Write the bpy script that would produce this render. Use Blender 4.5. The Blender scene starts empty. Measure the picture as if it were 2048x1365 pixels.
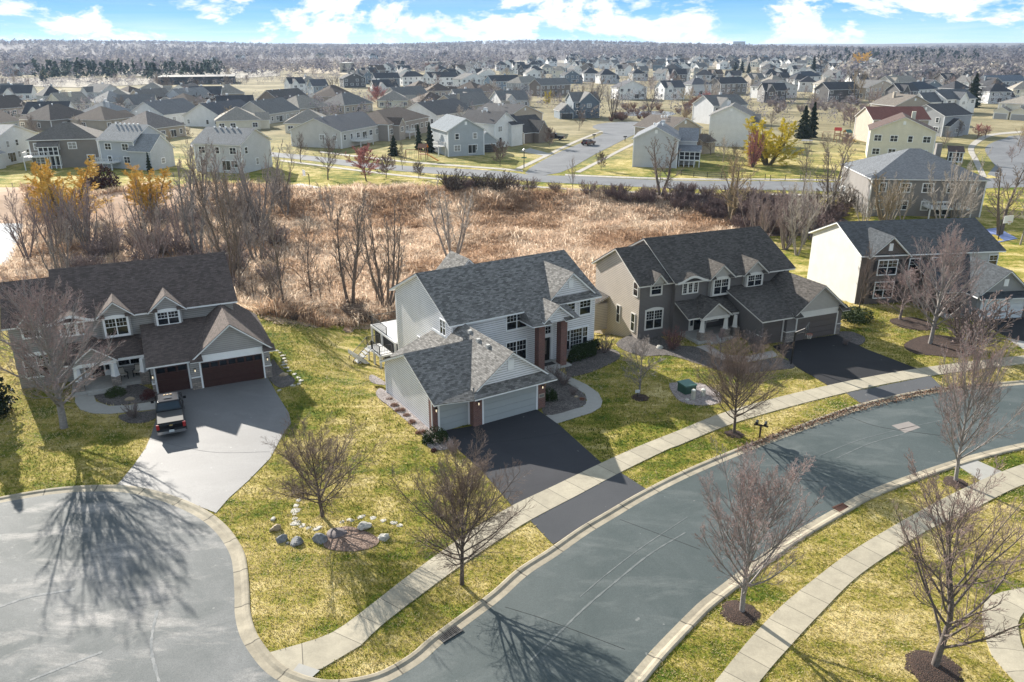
import bpy, math, random
import numpy as np
from mathutils import Vector, Matrix
from mathutils.geometry import tessellate_polygon
PI = math.pi; RAD = math.radians
scene = bpy.context.scene
COL = scene.collection
# ---------------------------------------------------------------- camera model and terrain
F, CX, CY, CAMH = 1570.0, 1024.0, 682.5, 26.5
PIT = math.atan(592 / F); CP, SP = math.cos(PIT), math.sin(PIT)
SUN_AZ, SUN_EL = 127.0, 24.0          # direction towards the sun, degrees from +X
def ss(a, b, x):
    t = np.clip((x - a) / (b - a), 0, 1); return t * t * (3 - 2 * t)
def T(x, y):
    x = np.asarray(x, float); y = np.asarray(y, float)
    s = -.4226 * x + .9063 * y
    e = 57 - 4 * (ss(-14, -6, x) - ss(-4, 6, x)) + 23 * ss(-12, -27, x)
    low = -2.8 * ss(0, 15, s - e) * (1 - ss(134, 152, y)) * (1 - ss(47, 62, x))
    d = np.hypot(x, y)
    w = .5 + .5 * np.sin(x / 410. + 1.3) * np.cos(y / 530. + x / 900.)
    hill = ss(900, 2500, d) * (13 + 5 * w + 5 * np.sin(x / 330. + .5)) + ss(2400, 5000, d) * 6 + ss(1900, 2900, d) * (5 + 7 * np.sin(x / 610. + 2.6) + 4 * np.sin(x / 230. + 1.))
    return low + hill
def ray(px, py):
    x = (px - CX) / F; y = (py - CY) / F
    return np.array([x, CP - SP * y, -SP - CP * y])
def at(px, py, z=None):
    r = ray(px, py); zz = 0.0 if z is None else z
    for i in range(12):
        t = (zz - CAMH) / r[2]; p = r * t
        if z is not None: break
        zz = float(T(p[0], p[1]))
    return Vector((p[0], p[1], zz))
def A2(px, py):
    p = at(px, py, 0); return (p.x, p.y)
# ---------------------------------------------------------------- object helpers
def tag(o, label=None, cat=None, group=None, kind=None):
    if label: o['label'] = label
    if cat: o['category'] = cat
    if group: o['group'] = group
    if kind: o['kind'] = kind
    return o
def empty(name, loc, rz=0, label=None, cat=None, group=None):
    o = bpy.data.objects.new(name, None); COL.objects.link(o)
    o.location = loc; o.rotation_euler = (0, 0, rz); o.empty_display_size = .3
    return tag(o, label, cat, group)
def mesh_obj(name, me, parent=None):
    o = bpy.data.objects.new(name, me); COL.objects.link(o)
    if parent is not None: o.parent = parent
    return o
def kids(o): return [c for c in bpy.data.objects if c.parent == o]
class MB:
    def __init__(s): s.v = []; s.f = []; s.m = []
    def poly(s, pts, m=0):
        i = len(s.v); s.v += [tuple(p) for p in pts]; s.f.append(tuple(range(i, i + len(pts)))); s.m.append(m)
    def face(s, idx, m=0): s.f.append(tuple(idx)); s.m.append(m)
    def obox(s, c, ax, ay, az, m=0):
        c, ax, ay, az = Vector(c), Vector(ax), Vector(ay), Vector(az); i = len(s.v)
        if ax.cross(ay).dot(az) < 0: ax = -ax
        for k in range(8):
            s.v.append(tuple(c + (ax if k & 1 else -ax) + (ay if k & 2 else -ay) + (az if k & 4 else -az)))
        for q in ((0, 2, 3, 1), (4, 5, 7, 6), (0, 1, 5, 4), (2, 6, 7, 3), (0, 4, 6, 2), (1, 3, 7, 5)):
            s.face([i + k for k in q], m)
    def box(s, x0, y0, z0, x1, y1, z1, m=0):
        s.obox(((x0 + x1) / 2, (y0 + y1) / 2, (z0 + z1) / 2), ((x1 - x0) / 2, 0, 0), (0, (y1 - y0) / 2, 0), (0, 0, (z1 - z0) / 2), m)
    def slab(s, pts, z_top, z_bot, top=True, bot=True, m=0, ms=None):
        """pts 3D planar outline (counter-clockwise from above); thickness straight down between offsets"""
        n = len(pts); ms = m if ms is None else ms
        t = [(p[0], p[1], p[2] + z_top) for p in pts]; b = [(p[0], p[1], p[2] + z_bot) for p in pts]
        if top: s.poly(t, m)
        if bot: s.poly(b[::-1], ms)
        for k in range(n):
            j = (k + 1) % n; s.poly([t[k], b[k], b[j], t[j]], ms)
    def tube(s, pts, rad, n=6, m=0, cap=False):
        pts = [Vector(p) for p in pts]; i0 = len(s.v); L = len(pts)
        for k, p in enumerate(pts):
            d = (pts[min(k + 1, L - 1)] - pts[max(k - 1, 0)]).normalized()
            a = d.orthogonal().normalized() if k == 0 else (a - d * a.dot(d)).normalized()
            b = d.cross(a); r = rad[k] if hasattr(rad, '__len__') else rad
            for q in range(n):
                w = 2 * PI * q / n; s.v.append(tuple(p + (a * math.cos(w) + b * math.sin(w)) * r))
        for k in range(L - 1):
            for q in range(n):
                q2 = (q + 1) % n; s.face((i0 + k * n + q, i0 + k * n + q2, i0 + (k + 1) * n + q2, i0 + (k + 1) * n + q), m)
        if cap:
            s.face([i0 + q for q in range(n)][::-1], m); s.face([i0 + (L - 1) * n + q for q in range(n)], m)
    def lathe(s, prof, c=(0, 0, 0), n=12, m=0):
        i0 = len(s.v)
        for r, z in prof:
            for q in range(n):
                w = 2 * PI * q / n; s.v.append((c[0] + r * math.cos(w), c[1] + r * math.sin(w), c[2] + z))
        for k in range(len(prof) - 1):
            for q in range(n):
                q2 = (q + 1) % n; s.face((i0 + k * n + q, i0 + k * n + q2, i0 + (k + 1) * n + q2, i0 + (k + 1) * n + q), m)
        s.face([i0 + (len(prof) - 1) * n + q for q in range(n)], m); s.face([i0 + q for q in range(n)][::-1], m)
    def mesh(s, name, mats, smooth=False, uv=False):
        me = bpy.data.meshes.new(name); me.from_pydata(s.v, [], s.f)
        for m in (mats if isinstance(mats, (list, tuple)) else [mats]): me.materials.append(m)
        me.polygons.foreach_set('material_index', s.m)
        if smooth: me.polygons.foreach_set('use_smooth', [True] * len(s.f))
        if uv:
            l = me.uv_layers.new(name='UVMap').data
            for p in me.polygons:
                n = p.normal; a = Vector((0, 0, 1)).cross(n)
                a = Vector((1, 0, 0)) if a.length < 1e-4 else a.normalized()
                b = n.cross(a)
                for li in p.loop_indices:
                    c = me.vertices[me.loops[li].vertex_index].co; l[li].uv = (c.dot(a), c.dot(b))
        me.update(); return me
    def build(s, name, mats, parent=None, smooth=False, uv=False):
        return mesh_obj(name, s.mesh(name, mats, smooth, uv), parent)
# ---------------------------------------------------------------- materials
MATS = {}
def newmat(name):
    m = bpy.data.materials.new(name); m.use_nodes = True
    nt = m.node_tree; b = nt.nodes['Principled BSDF']; return m, nt, b
def N(nt, t, **kw):
    n = nt.nodes.new(t)
    for k, v in kw.items():
        if k in n.inputs: n.inputs[k].default_value = v
        else: setattr(n, k, v)
    return n
def c4(c): return (c[0], c[1], c[2], 1)
def mixc(nt, fac, a, b, mode='MIX'):
    n = nt.nodes.new('ShaderNodeMix'); n.data_type = 'RGBA'; n.blend_type = mode
    for sock, v in ((n.inputs[0], fac), (n.inputs[6], a), (n.inputs[7], b)):
        if isinstance(v, bpy.types.NodeSocket): nt.links.new(v, sock)
        elif isinstance(v, (tuple, list)): sock.default_value = c4(v)
        else: sock.default_value = v
    return n.outputs[2]
def noise(nt, vec, scale, detail=4, rough=.6, dist=0):
    n = N(nt, 'ShaderNodeTexNoise', Scale=scale, Detail=detail, Roughness=rough, Distortion=dist)
    if vec is not None: nt.links.new(vec, n.inputs['Vector'])
    return n.outputs[0]
def ramp(nt, fac, *stops):
    n = nt.nodes.new('ShaderNodeValToRGB'); cr = n.color_ramp
    while len(cr.elements) < len(stops): cr.elements.new(.5)
    for e, (p, c) in zip(cr.elements, stops):
        e.position = p; e.color = c4(c) if hasattr(c, '__len__') else (c, c, c, 1)
    nt.links.new(fac, n.inputs[0]); return n.outputs[0]
def math_(nt, op, a, b=None, c=None):
    n = nt.nodes.new('ShaderNodeMath'); n.operation = op
    for k, v in enumerate((a, b, c)):
        if v is None: continue
        if isinstance(v, bpy.types.NodeSocket): nt.links.new(v, n.inputs[k])
        else: n.inputs[k].default_value = v
    return n.outputs[0]
def bump(nt, b, h, strength=.3, dist=.02):
    n = N(nt, 'ShaderNodeBump', Strength=strength, Distance=dist); nt.links.new(h, n.inputs['Height']); nt.links.new(n.outputs[0], b.inputs['Normal'])
def coord(nt, which='Object'): return nt.nodes.new('ShaderNodeTexCoord').outputs[which]
def plain(name, c, rough=.6, c2=None, scale=3., var=.15, bumps=0, metal=0, spec=.5, emit=0):
    key = ('plain', name)
    if key in MATS: return MATS[key]
    m, nt, b = newmat(name); v = coord(nt)
    c2 = c2 or tuple(k * (1 - var) for k in c)
    f = noise(nt, v, scale, 5)
    nt.links.new(mixc(nt, ramp(nt, f, (.3, 0.), (.7, 1.)), c, c2), b.inputs['Base Color'])
    b.inputs['Roughness'].default_value = rough; b.inputs['Metallic'].default_value = metal
    b.inputs['Specular IOR Level'].default_value = spec
    if bumps: bump(nt, b, noise(nt, v, scale * 6, 3), bumps, .03)
    if emit: b.inputs['Emission Color'].default_value = c4(c); b.inputs['Emission Strength'].default_value = emit
    MATS[key] = m; return m
def siding(c, pitch=.13, name='siding', dark=.62):
    key = (name, c, pitch)
    if key in MATS: return MATS[key]
    m, nt, b = newmat(name); v = coord(nt)
    s = nt.nodes.new('ShaderNodeSeparateXYZ'); nt.links.new(v, s.inputs[0])
    fr = math_(nt, 'FRACT', math_(nt, 'DIVIDE', s.outputs[2], pitch))
    ln = ramp(nt, fr, (0, dark * .75), (.16, dark * .75), (.26, 1.), (.85, 1.0), (1., .9))
    big = ramp(nt, noise(nt, v, .7, 5), (.25, .88), (.75, 1.06))
    col = mixc(nt, 1., mixc(nt, 1., c, big, 'MULTIPLY'), ln, 'MULTIPLY')
    nt.links.new(col, b.inputs['Base Color']); b.inputs['Roughness'].default_value = .6
    bump(nt, b, fr, .5, .03); MATS[key] = m; return m
def shingle(c, name='shingles', contrast=.5):
    key = (name, c, contrast)
    if key in MATS: return MATS[key]
    m, nt, b = newmat(name); uv = coord(nt, 'UV')
    br = N(nt, 'ShaderNodeTexBrick', Scale=1.0)
    for k, v in (('Brick Width', .3), ('Row Height', .15), ('Mortar Size', .008), ('Bias', 0.)): br.inputs[k].default_value = v
    nt.links.new(uv, br.inputs['Vector'])
    br.inputs['Color1'].default_value = c4(tuple(k * (1 + contrast) for k in c)); br.inputs['Color2'].default_value = c4(tuple(k * (1 - contrast) for k in c))
    br.inputs['Mortar'].default_value = c4(tuple(k * .5 for k in c))
    mp = N(nt, 'ShaderNodeMapping'); nt.links.new(uv, mp.inputs[0]); mp.inputs['Scale'].default_value = (3.4, 8.5, 1)
    n1 = ramp(nt, noise(nt, mp.outputs[0], 1., 4, .7), (.25, .74), (.75, 1.28))
    mp2 = N(nt, 'ShaderNodeMapping'); nt.links.new(uv, mp2.inputs[0]); mp2.inputs['Scale'].default_value = (.5, .16, 1)
    n2 = ramp(nt, noise(nt, mp2.outputs[0], 1.2, 5), (.3, .9), (.7, 1.1))
    col = mixc(nt, 1., mixc(nt, 1., br.outputs['Color'], n1, 'MULTIPLY'), n2, 'MULTIPLY')
    nt.links.new(col, b.inputs['Base Color']); b.inputs['Roughness'].default_value = .9; b.inputs['Specular IOR Level'].default_value = .2
    bump(nt, b, br.outputs['Fac'], .4, -.02); MATS[key] = m; return m
def masonry(name, c1, c2, mort, w, h, ms=.012):
    key = ('masonry', name)
    if key in MATS: return MATS[key]
    m, nt, b = newmat(name); uv = coord(nt, 'UV')
    br = N(nt, 'ShaderNodeTexBrick', Scale=1.0)
    for k, v in (('Brick Width', w), ('Row Height', h), ('Mortar Size', ms), ('Bias', 0.)): br.inputs[k].default_value = v
    nt.links.new(uv, br.inputs['Vector'])
    br.inputs['Color1'].default_value = c4(c1); br.inputs['Color2'].default_value = c4(c2); br.inputs['Mortar'].default_value = c4(mort)
    n1 = ramp(nt, noise(nt, uv, 9., 4), (.3, .7), (.7, 1.25))
    nt.links.new(mixc(nt, 1., br.outputs['Color'], n1, 'MULTIPLY'), b.inputs['Base Color']); b.inputs['Roughness'].default_value = .85
    bump(nt, b, br.outputs['Fac'], .5, -.02); MATS[key] = m; return m
WHITE = plain('white_trim', (.80, .81, .82), .5, scale=1.5, var=.08)
GLASS = plain('window_glass', (.012, .016, .022), .06, scale=2., var=.4, spec=.6)
FARGLASS = plain('far_window_glass', (.03, .036, .045), .12, scale=2., var=.3)
BLACKM = plain('black_metal', (.012, .012, .013), .4, spec=.5)
BRICK = masonry('red_brick', (.20, .062, .045), (.115, .035, .03), (.22, .18, .16), .21, .075)
STONE = masonry('ledge_stone', (.33, .28, .24), (.17, .15, .14), (.12, .11, .1), .42, .16, .015)
CONC = plain('concrete_step', (.40, .39, .37), .85, scale=4, var=.2, bumps=.1)
# ---------------------------------------------------------------- camera, sun, sky
cam = bpy.data.cameras.new('camera'); camo = bpy.data.objects.new('camera', cam); COL.objects.link(camo)
cam.sensor_width = 36; cam.lens = F / 2048 * 36; cam.clip_end = 20000; cam.clip_start = .5
camo.location = (0, 0, CAMH); camo.rotation_euler = (PI / 2 - PIT, 0, 0); scene.camera = camo
sun = bpy.data.lights.new('sun', 'SUN'); suno = bpy.data.objects.new('sun', sun); COL.objects.link(suno)
sun.energy = 5.0; sun.angle = RAD(.5); sun.color = (1., .935, .83)
sd = Vector((math.cos(RAD(SUN_AZ)) * math.cos(RAD(SUN_EL)), math.sin(RAD(SUN_AZ)) * math.cos(RAD(SUN_EL)), math.sin(RAD(SUN_EL))))
suno.rotation_euler = sd.to_track_quat('Z', 'Y').to_euler(); suno.location = (-40, 60, 60)
w = bpy.data.worlds.new('World'); scene.world = w; w.use_nodes = True
nt = w.node_tree; bg = nt.nodes['Background']; bg.inputs['Strength'].default_value = .10
sky = N(nt, 'ShaderNodeTexSky'); sky.sky_type = 'NISHITA'; sky.sun_disc = False
sky.sun_elevation = RAD(SUN_EL); sky.sun_rotation = RAD(90 - SUN_AZ); sky.altitude = 300; sky.air_density = 1.2; sky.dust_density = .4; sky.ozone_density = 3
g = coord(nt, 'Generated'); sep = nt.nodes.new('ShaderNodeSeparateXYZ'); nt.links.new(g, sep.inputs[0])
el = sep.outputs[2]
# clear-air colour deepens quickly above the horizon
grad = ramp(nt, el, (0., (1., 1., 1.)), (.3, (1.3, 1.1, .88)), (1., (2.0, 1.55, 1.08)))
lowc = ramp(nt, el, (0., (2.9, 3.95, 4.7)), (.012, (2.0, 3.5, 4.7)), (.035, (1.2, 2.7, 4.3)), (.07, (.72, 1.95, 3.75)), (.15, (.7, 1.5, 2.5)))
base = mixc(nt, ramp(nt, el, (.1, 0.), (.35, 1.)), lowc, mixc(nt, 1., sky.outputs[0], grad, 'MULTIPLY'))
az = math_(nt, 'ARCTAN2', sep.outputs[0], sep.outputs[1])
def cloudlayer(sx, sz, scale, lo, hi, off, det=8, rough=.58, offz=0.):
    cv = nt.nodes.new('ShaderNodeCombineXYZ')
    nt.links.new(math_(nt, 'MULTIPLY_ADD', az, sx, off), cv.inputs[0]); nt.links.new(math_(nt, 'MULTIPLY_ADD', el, sz, offz), cv.inputs[1])
    return ramp(nt, noise(nt, cv.outputs[0], scale, det, rough, .35), (lo, 0.), (hi, 1.))
c1 = cloudlayer(9., 17., 1., .475, .535, 5.3, offz=.4, rough=.62)
c2 = cloudlayer(4., 70., 1., .42, .72, 1.7)
low = ramp(nt, el, (0., .85), (.015, .6), (.035, .12), (.07, .3), (.2, 0.))
cl = math_(nt, 'MAXIMUM', c1, math_(nt, 'MULTIPLY', low, c2))
fade = ramp(nt, el, (0., 1.), (.3, .9), (.7, .55), (1., .5))
ccol = mixc(nt, math_(nt, 'MULTIPLY', c1, cloudlayer(14., 60., 1., .3, .6, 2.)), (3.9, 4.35, 4.8), (4.9, 4.95, 5.0))
nt.links.new(mixc(nt, math_(nt, 'MULTIPLY', cl, fade), base, ccol), bg.inputs['Color'])
scene.view_settings.view_transform = 'Standard'; scene.view_settings.look = 'None'; scene.view_settings.exposure = 1.28; scene.view_settings.gamma = 1
w.cycles.sampling_method = 'MANUAL'; w.cycles.sample_map_resolution = 512
scene.cycles.max_bounces = 6; scene.cycles.transparent_max_bounces = 8; scene.cycles.use_adaptive_sampling = False; scene.cycles.sample_clamp_indirect = 4
scene.cycles.use_denoising = True
# ---------------------------------------------------------------- ground
PAVED = []
def structure(o): o['kind'] = 'structure'; return o
def crom(pts, n=6, closed=False):
    P = [Vector(p) for p in pts]; out = []; L = len(P); m = L if closed else L - 1
    for i in range(m):
        a = P[(i - 1) % L] if closed or i > 0 else P[0] * 2 - P[1]
        b, c = P[i], P[(i + 1) % L]
        d = P[(i + 2) % L] if closed or i + 2 < L else P[-1] * 2 - P[-2]
        for k in range(n):
            t = k / n; out.append(.5 * ((2 * b) + (c - a) * t + (2 * a - 5 * b + 4 * c - d) * t * t + (3 * b - a - 3 * c + d) * t ** 3))
    if not closed: out.append(P[-1])
    return out
def resample(P, n):
    P = np.array([tuple(p)[:2] for p in P]); s = np.r_[0, np.cumsum(np.hypot(*np.diff(P, axis=0).T))]
    t = np.linspace(0, s[-1], n); return np.c_[np.interp(t, s, P[:, 0]), np.interp(t, s, P[:, 1])], t
def px2(l): return [Vector(A2(*p)) for p in l]
def sheet(name, pts, z, mat, th=.03, drape=False, kind='structure'):
    """flat sheet with its own small thickness; pts 2D"""
    PAVED.append([(p[0], p[1]) for p in pts])
    V = [Vector((p[0], p[1], 0)) for p in pts]; tri = tessellate_polygon([V]); n = len(V)
    zz = [float(T(p.x, p.y)) if drape else 0. for p in V]
    v = [(p.x, p.y, z + h) for p, h in zip(V, zz)] + [(p.x, p.y, z - th + h) for p, h in zip(V, zz)]
    f = []
    for t in tri:
        a, b, c = [V[i] for i in t]
        f.append(tuple(t) if (b - a).cross(c - a).z > 0 else tuple(t)[::-1])
    area = sum(V[i].x * V[(i + 1) % n].y - V[(i + 1) % n].x * V[i].y for i in range(n))
    for i in range(n):
        j = (i + 1) % n; f.append((i, n + i, n + j, j) if area > 0 else (j, n + j, n + i, i))
    me = bpy.data.meshes.new(name); me.from_pydata(v, [], f); me.materials.append(mat); me.update()
    o = mesh_obj(name, me)
    if kind: o['kind'] = kind
    return o
def ribbon(name, Lp, Rp, z, mat, th=.05, drape=False, step=1.5):
    Lc = crom(Lp, 8); Rc = crom(Rp, 8)
    n = max(4, int(resample(Lc, 2)[1][-1] / step * 2))
    A, s = resample(Lc, n); B0, s2 = resample(Rc, n * 6); j = 0; B = []
    for q in A:
        lo_, hi_ = j, min(len(B0), j + 60); k_ = lo_ + int(np.argmin(np.hypot(*(B0[lo_:hi_] - q).T))); j = max(j, k_); B.append(B0[j])
    PAVED.append([tuple(q) for q in A] + [tuple(q) for q in B[::-1]]); B = np.array(B); B[0] = B0[0]; B[-1] = B0[-1]; st = s
    v = []; uvs = []
    for i in range(n):
        ha = float(T(*A[i])) if drape else 0; hb = float(T(*B[i])) if drape else 0
        v += [(A[i][0], A[i][1], z + ha), (B[i][0], B[i][1], z + hb), (A[i][0], A[i][1], z - th + ha), (B[i][0], B[i][1], z - th + hb)]
        uvs += [(st[i], 0), (st[i], 1), (st[i], 0), (st[i], 1)]
    f = []
    for i in range(n - 1):
        a = 4 * i; b = a + 4; f += [(a, a + 1, b + 1, b), (a + 2, a, b, b + 2), (a + 1, a + 3, b + 3, b + 1)]
    me = bpy.data.meshes.new(name); me.from_pydata(v, [], f); me.materials.append(mat)
    if me.polygons[0].normal.z < 0: me.flip_normals()
    l = me.uv_layers.new(name='UVMap').data
    for lp in me.loops: l[lp.index].uv = uvs[lp.vertex_index]
    o = mesh_obj(name, me); o['kind'] = 'structure'; return o
def kerb(name, edge, side, mat, drape=False, scale=1.):
    C, s = resample(crom(edge, 8), max(6, int(resample(crom(edge, 8), 2)[1][-1] / .5)))
    d = np.gradient(C, axis=0); d /= np.hypot(d[:, 0], d[:, 1])[:, None]; nrm = np.c_[-d[:, 1], d[:, 0]] * side
    PAVED.append([tuple(q) for q in C] + [tuple(q) for q in (C + nrm * .74 * scale)[::-1]]); prof = [(-.03, .0), (0, .026), (.34, .03), (.50, .10), (.66, .11), (.73, .08), (.75, 0)]
    k = len(prof); v = []; f = []; uvs = []
    for i in range(len(C)):
        for (o, z) in prof:
            p = C[i] + nrm[i] * o * scale; v.append((p[0], p[1], z + (float(T(*p)) if drape else 0))); uvs.append((s[i] / 2, o))
    for i in range(len(C) - 1):
        for j in range(k - 1):
            a = i * k + j; f.append((a, a + 1, a + k + 1, a + k) if side < 0 else (a + k, a + k + 1, a + 1, a))
    me = bpy.data.meshes.new(name); me.from_pydata(v, [], f); me.materials.append(mat)
    l = me.uv_layers.new(name='UVMap').data
    for lp in me.loops: l[lp.index].uv = uvs[lp.vertex_index]
    o = mesh_obj(name, me); o['kind'] = 'structure'; return o
# --- materials of the ground
def lawn_material():
    m, nt, b = newmat('lawn'); v = coord(nt)
    a = noise(nt, v, .075, 4, .6, .5); c = noise(nt, v, .4, 6, .7); d = noise(nt, v, 2.6, 5, .75); e = noise(nt, v, 8., 4, .8)
    mpr = N(nt, 'ShaderNodeMapping'); nt.links.new(v, mpr.inputs[0]); mpr.inputs['Rotation'].default_value = (0, 0, RAD(-118)); mpr.inputs['Scale'].default_value = (.07, .95, 1)
    st_ = noise(nt, mpr.outputs[0], 1., 4, .65)
    sm = math_(nt, 'MULTIPLY_ADD', a, 1.0, -.5)
    for q, k in ((c, 1.15), (d, .75), (e, .45), (st_, .55)): sm = math_(nt, 'ADD', sm, math_(nt, 'MULTIPLY_ADD', q, k, -.5 * k))
    sc = math_(nt, 'MULTIPLY_ADD', sm, 1.15, .55)
    col = ramp(nt, sc, (.10, (.035, .062, .006)), (.32, (.085, .122, .014)), (.46, (.185, .182, .028)), (.62, (.33, .27, .075)), (.85, (.56, .46, .22)))
    fine = ramp(nt, noise(nt, v, 19., 4, .85), (.38, .55), (.5, 1.), (.62, 1.5))
    col = mixc(nt, 1., col, fine, 'MULTIPLY')
    # farther land: drier, duller open ground
    sp = nt.nodes.new('ShaderNodeSeparateXYZ'); nt.links.new(v, sp.inputs[0])
    far = ramp(nt, math_(nt, 'DIVIDE', sp.outputs[1], 1000.), (.165, 0.), (.26, .85), (1., 1.))
    fcol = ramp(nt, noise(nt, v, .03, 6, .7), (.35, (.13, .115, .08)), (.5, (.22, .19, .125)), (.62, (.34, .29, .20)), (.75, (.16, .155, .06)))
    wood = ramp(nt, math_(nt, 'DIVIDE', sp.outputs[1], 3000.), (.30, 0.), (.42, 1.), (1., 1.))
    fcol = mixc(nt, wood, fcol, (.15, .135, .135))
    nt.links.new(mixc(nt, far, col, fcol), b.inputs['Base Color']); b.inputs['Roughness'].default_value = 1; b.inputs['Specular IOR Level'].default_value = .1
    bump(nt, b, math_(nt, 'ADD', noise(nt, v, 30., 3, .8), math_(nt, 'MULTIPLY', d, 1.5)), .9, .05)
    return m
def asphalt(name, c, c2, c3, patch=.25, fine=.25, rough=.85, spec=.3):
    m, nt, b = newmat(name); v = coord(nt)
    mp = N(nt, 'ShaderNodeMapping'); nt.links.new(v, mp.inputs[0]); mp.inputs['Rotation'].default_value = (0, 0, RAD(40)); mp.inputs['Scale'].default_value = (.45, 1.1, 1)
    n1 = noise(nt, v, .14, 6, .65, .6); n2 = noise(nt, mp.outputs[0], .5, 6, .7, .4)
    col = mixc(nt, ramp(nt, n1, (.38, 0.), (.62, 1.)), c, c2)
    col = mixc(nt, math_(nt, 'MULTIPLY', ramp(nt, n2, (.5, 0.), (.72, 1.)), patch * 3), col, c3)
    fn = ramp(nt, noise(nt, v, 22., 3, .8), (.25, 1 - fine), (.75, 1 + fine))
    sp = ramp(nt, noise(nt, v, 1.7, 2, .5), (.735, 0.), (.75, 1.))
    col = mixc(nt, math_(nt, 'MULTIPLY', sp, .35), mixc(nt, 1., col, fn, 'MULTIPLY'), (.3, .3, .29))
    nt.links.new(col, b.inputs['Base Color']); b.inputs['Roughness'].default_value = rough; b.inputs['Specular IOR Level'].default_value = spec
    bump(nt, b, noise(nt, v, 60., 2), .3, .01); return m
def walk_concrete(name, c, pitch, stain=.25):
    m, nt, b = newmat(name); uv = coord(nt, 'UV'); v = coord(nt)
    s = nt.nodes.new('ShaderNodeSeparateXYZ'); nt.links.new(uv, s.inputs[0])
    fr = math_(nt, 'FRACT', math_(nt, 'DIVIDE', s.outputs[0], pitch)); wd = .03 / pitch
    ln = ramp(nt, fr, (0, .3), (wd, .35), (wd * 1.6, 1.), (1., 1.))
    idv = math_(nt, 'FLOOR', math_(nt, 'DIVIDE', s.outputs[0], pitch))
    wn = nt.nodes.new('ShaderNodeTexWhiteNoise'); wn.noise_dimensions = '1D'; nt.links.new(idv, wn.inputs['W'])
    pan = ramp(nt, wn.outputs[0], (0, .9), (1, 1.07))
    n = ramp(nt, noise(nt, v, .9, 6, .7), (.28, 1 - stain), (.72, 1.1))
    n2 = ramp(nt, noise(nt, v, 12, 4, .7), (.3, .9), (.7, 1.08))
    col = mixc(nt, 1., mixc(nt, 1., mixc(nt, 1., mixc(nt, 1., c, n, 'MULTIPLY'), n2, 'MULTIPLY'), pan, 'MULTIPLY'), ln, 'MULTIPLY')
    nt.links.new(col, b.inputs['Base Color']); b.inputs['Roughness'].default_value = .9; return m
def gravel_mat(name, c, c2, scale=14.):
    m, nt, b = newmat(name); v = coord(nt)
    vo = N(nt, 'ShaderNodeTexVoronoi', Scale=scale); nt.links.new(v, vo.inputs['Vector'])
    hs = nt.nodes.new('ShaderNodeSeparateColor'); nt.links.new(vo.outputs['Color'], hs.inputs[0])
    col = mixc(nt, ramp(nt, hs.outputs[0], (.1, 0.), (.9, 1.)), c, c2)
    col = mixc(nt, 1., col, ramp(nt, noise(nt, v, 1.1, 4), (.3, .7), (.7, 1.15)), 'MULTIPLY')
    nt.links.new(col, b.inputs['Base Color']); b.inputs['Roughness'].default_value = .95
    bump(nt, b, vo.outputs['Distance'], .8, -.05); return m
LAWN = lawn_material()
ASPH = asphalt('street_asphalt', (.050, .066, .067), (.072, .088, .089), (.135, .148, .146), .20, .35, .75)
ASPH2 = asphalt('court_asphalt', (.062, .074, .077), (.140, .146, .148), (.30, .285, .27), .34, .45, .76, .32)
DRIVE_C = asphalt('sealed_driveway', (.026, .027, .033), (.036, .037, .044), (.052, .053, .06), .08)
DRIVE_R = asphalt('new_sealed_driveway', (.015, .015, .018), (.020, .020, .023), (.04, .041, .045), .07)
DRIVE_L = asphalt('worn_driveway', (.115, .115, .119), (.145, .145, .149), (.20, .20, .20), .14, .35, .66, .42)
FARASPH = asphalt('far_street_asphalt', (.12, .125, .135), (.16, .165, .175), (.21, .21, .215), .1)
WALK = walk_concrete('sidewalk_concrete', (.37, .33, .25), 1.55)
KERBM = walk_concrete('kerb_concrete', (.36, .315, .235), 1.5, .45)
PATHM = plain('walkway_concrete', (.33, .32, .295), .9, scale=2., var=.14, bumps=.05)
PINKWALK = walk_concrete('pale_walk_concrete', (.38, .35, .31), 1.5)
GRAVEL = gravel_mat('river_gravel', (.17, .14, .13), (.36, .32, .31))
MULCH = gravel_mat('bark_mulch', (.022, .013, .009), (.075, .042, .03), 22.)
BED = gravel_mat('dark_bed_gravel', (.045, .04, .038), (.16, .14, .13))
# --- the terrain, one sheet to the horizon
ys = np.r_[np.arange(-60, 210, 2.5), 210 * np.power(9000 / 210., np.linspace(0, 1, 70)) ]
xs_ = np.r_[np.arange(0, 150, 3.), 150 * np.power(7000 / 150., np.linspace(0, 1, 46))]
xs = np.r_[-xs_[:0:-1], xs_]
GX, GY = np.meshgrid(xs, ys); GZ = T(GX, GY)
vv = np.c_[GX.ravel(), GY.ravel(), GZ.ravel()]; nx, ny = len(xs), len(ys)
ii = (np.arange(ny - 1)[:, None] * nx + np.arange(nx - 1)[None]).ravel()
me = bpy.data.meshes.new('ground'); me.from_pydata(vv.tolist(), [], np.c_[ii, ii + 1, ii + nx + 1, ii + nx].tolist()); me.materials.append(LAWN)
me.polygons.foreach_set('use_smooth', [True] * len(me.polygons)); structure(mesh_obj('ground', me))
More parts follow.
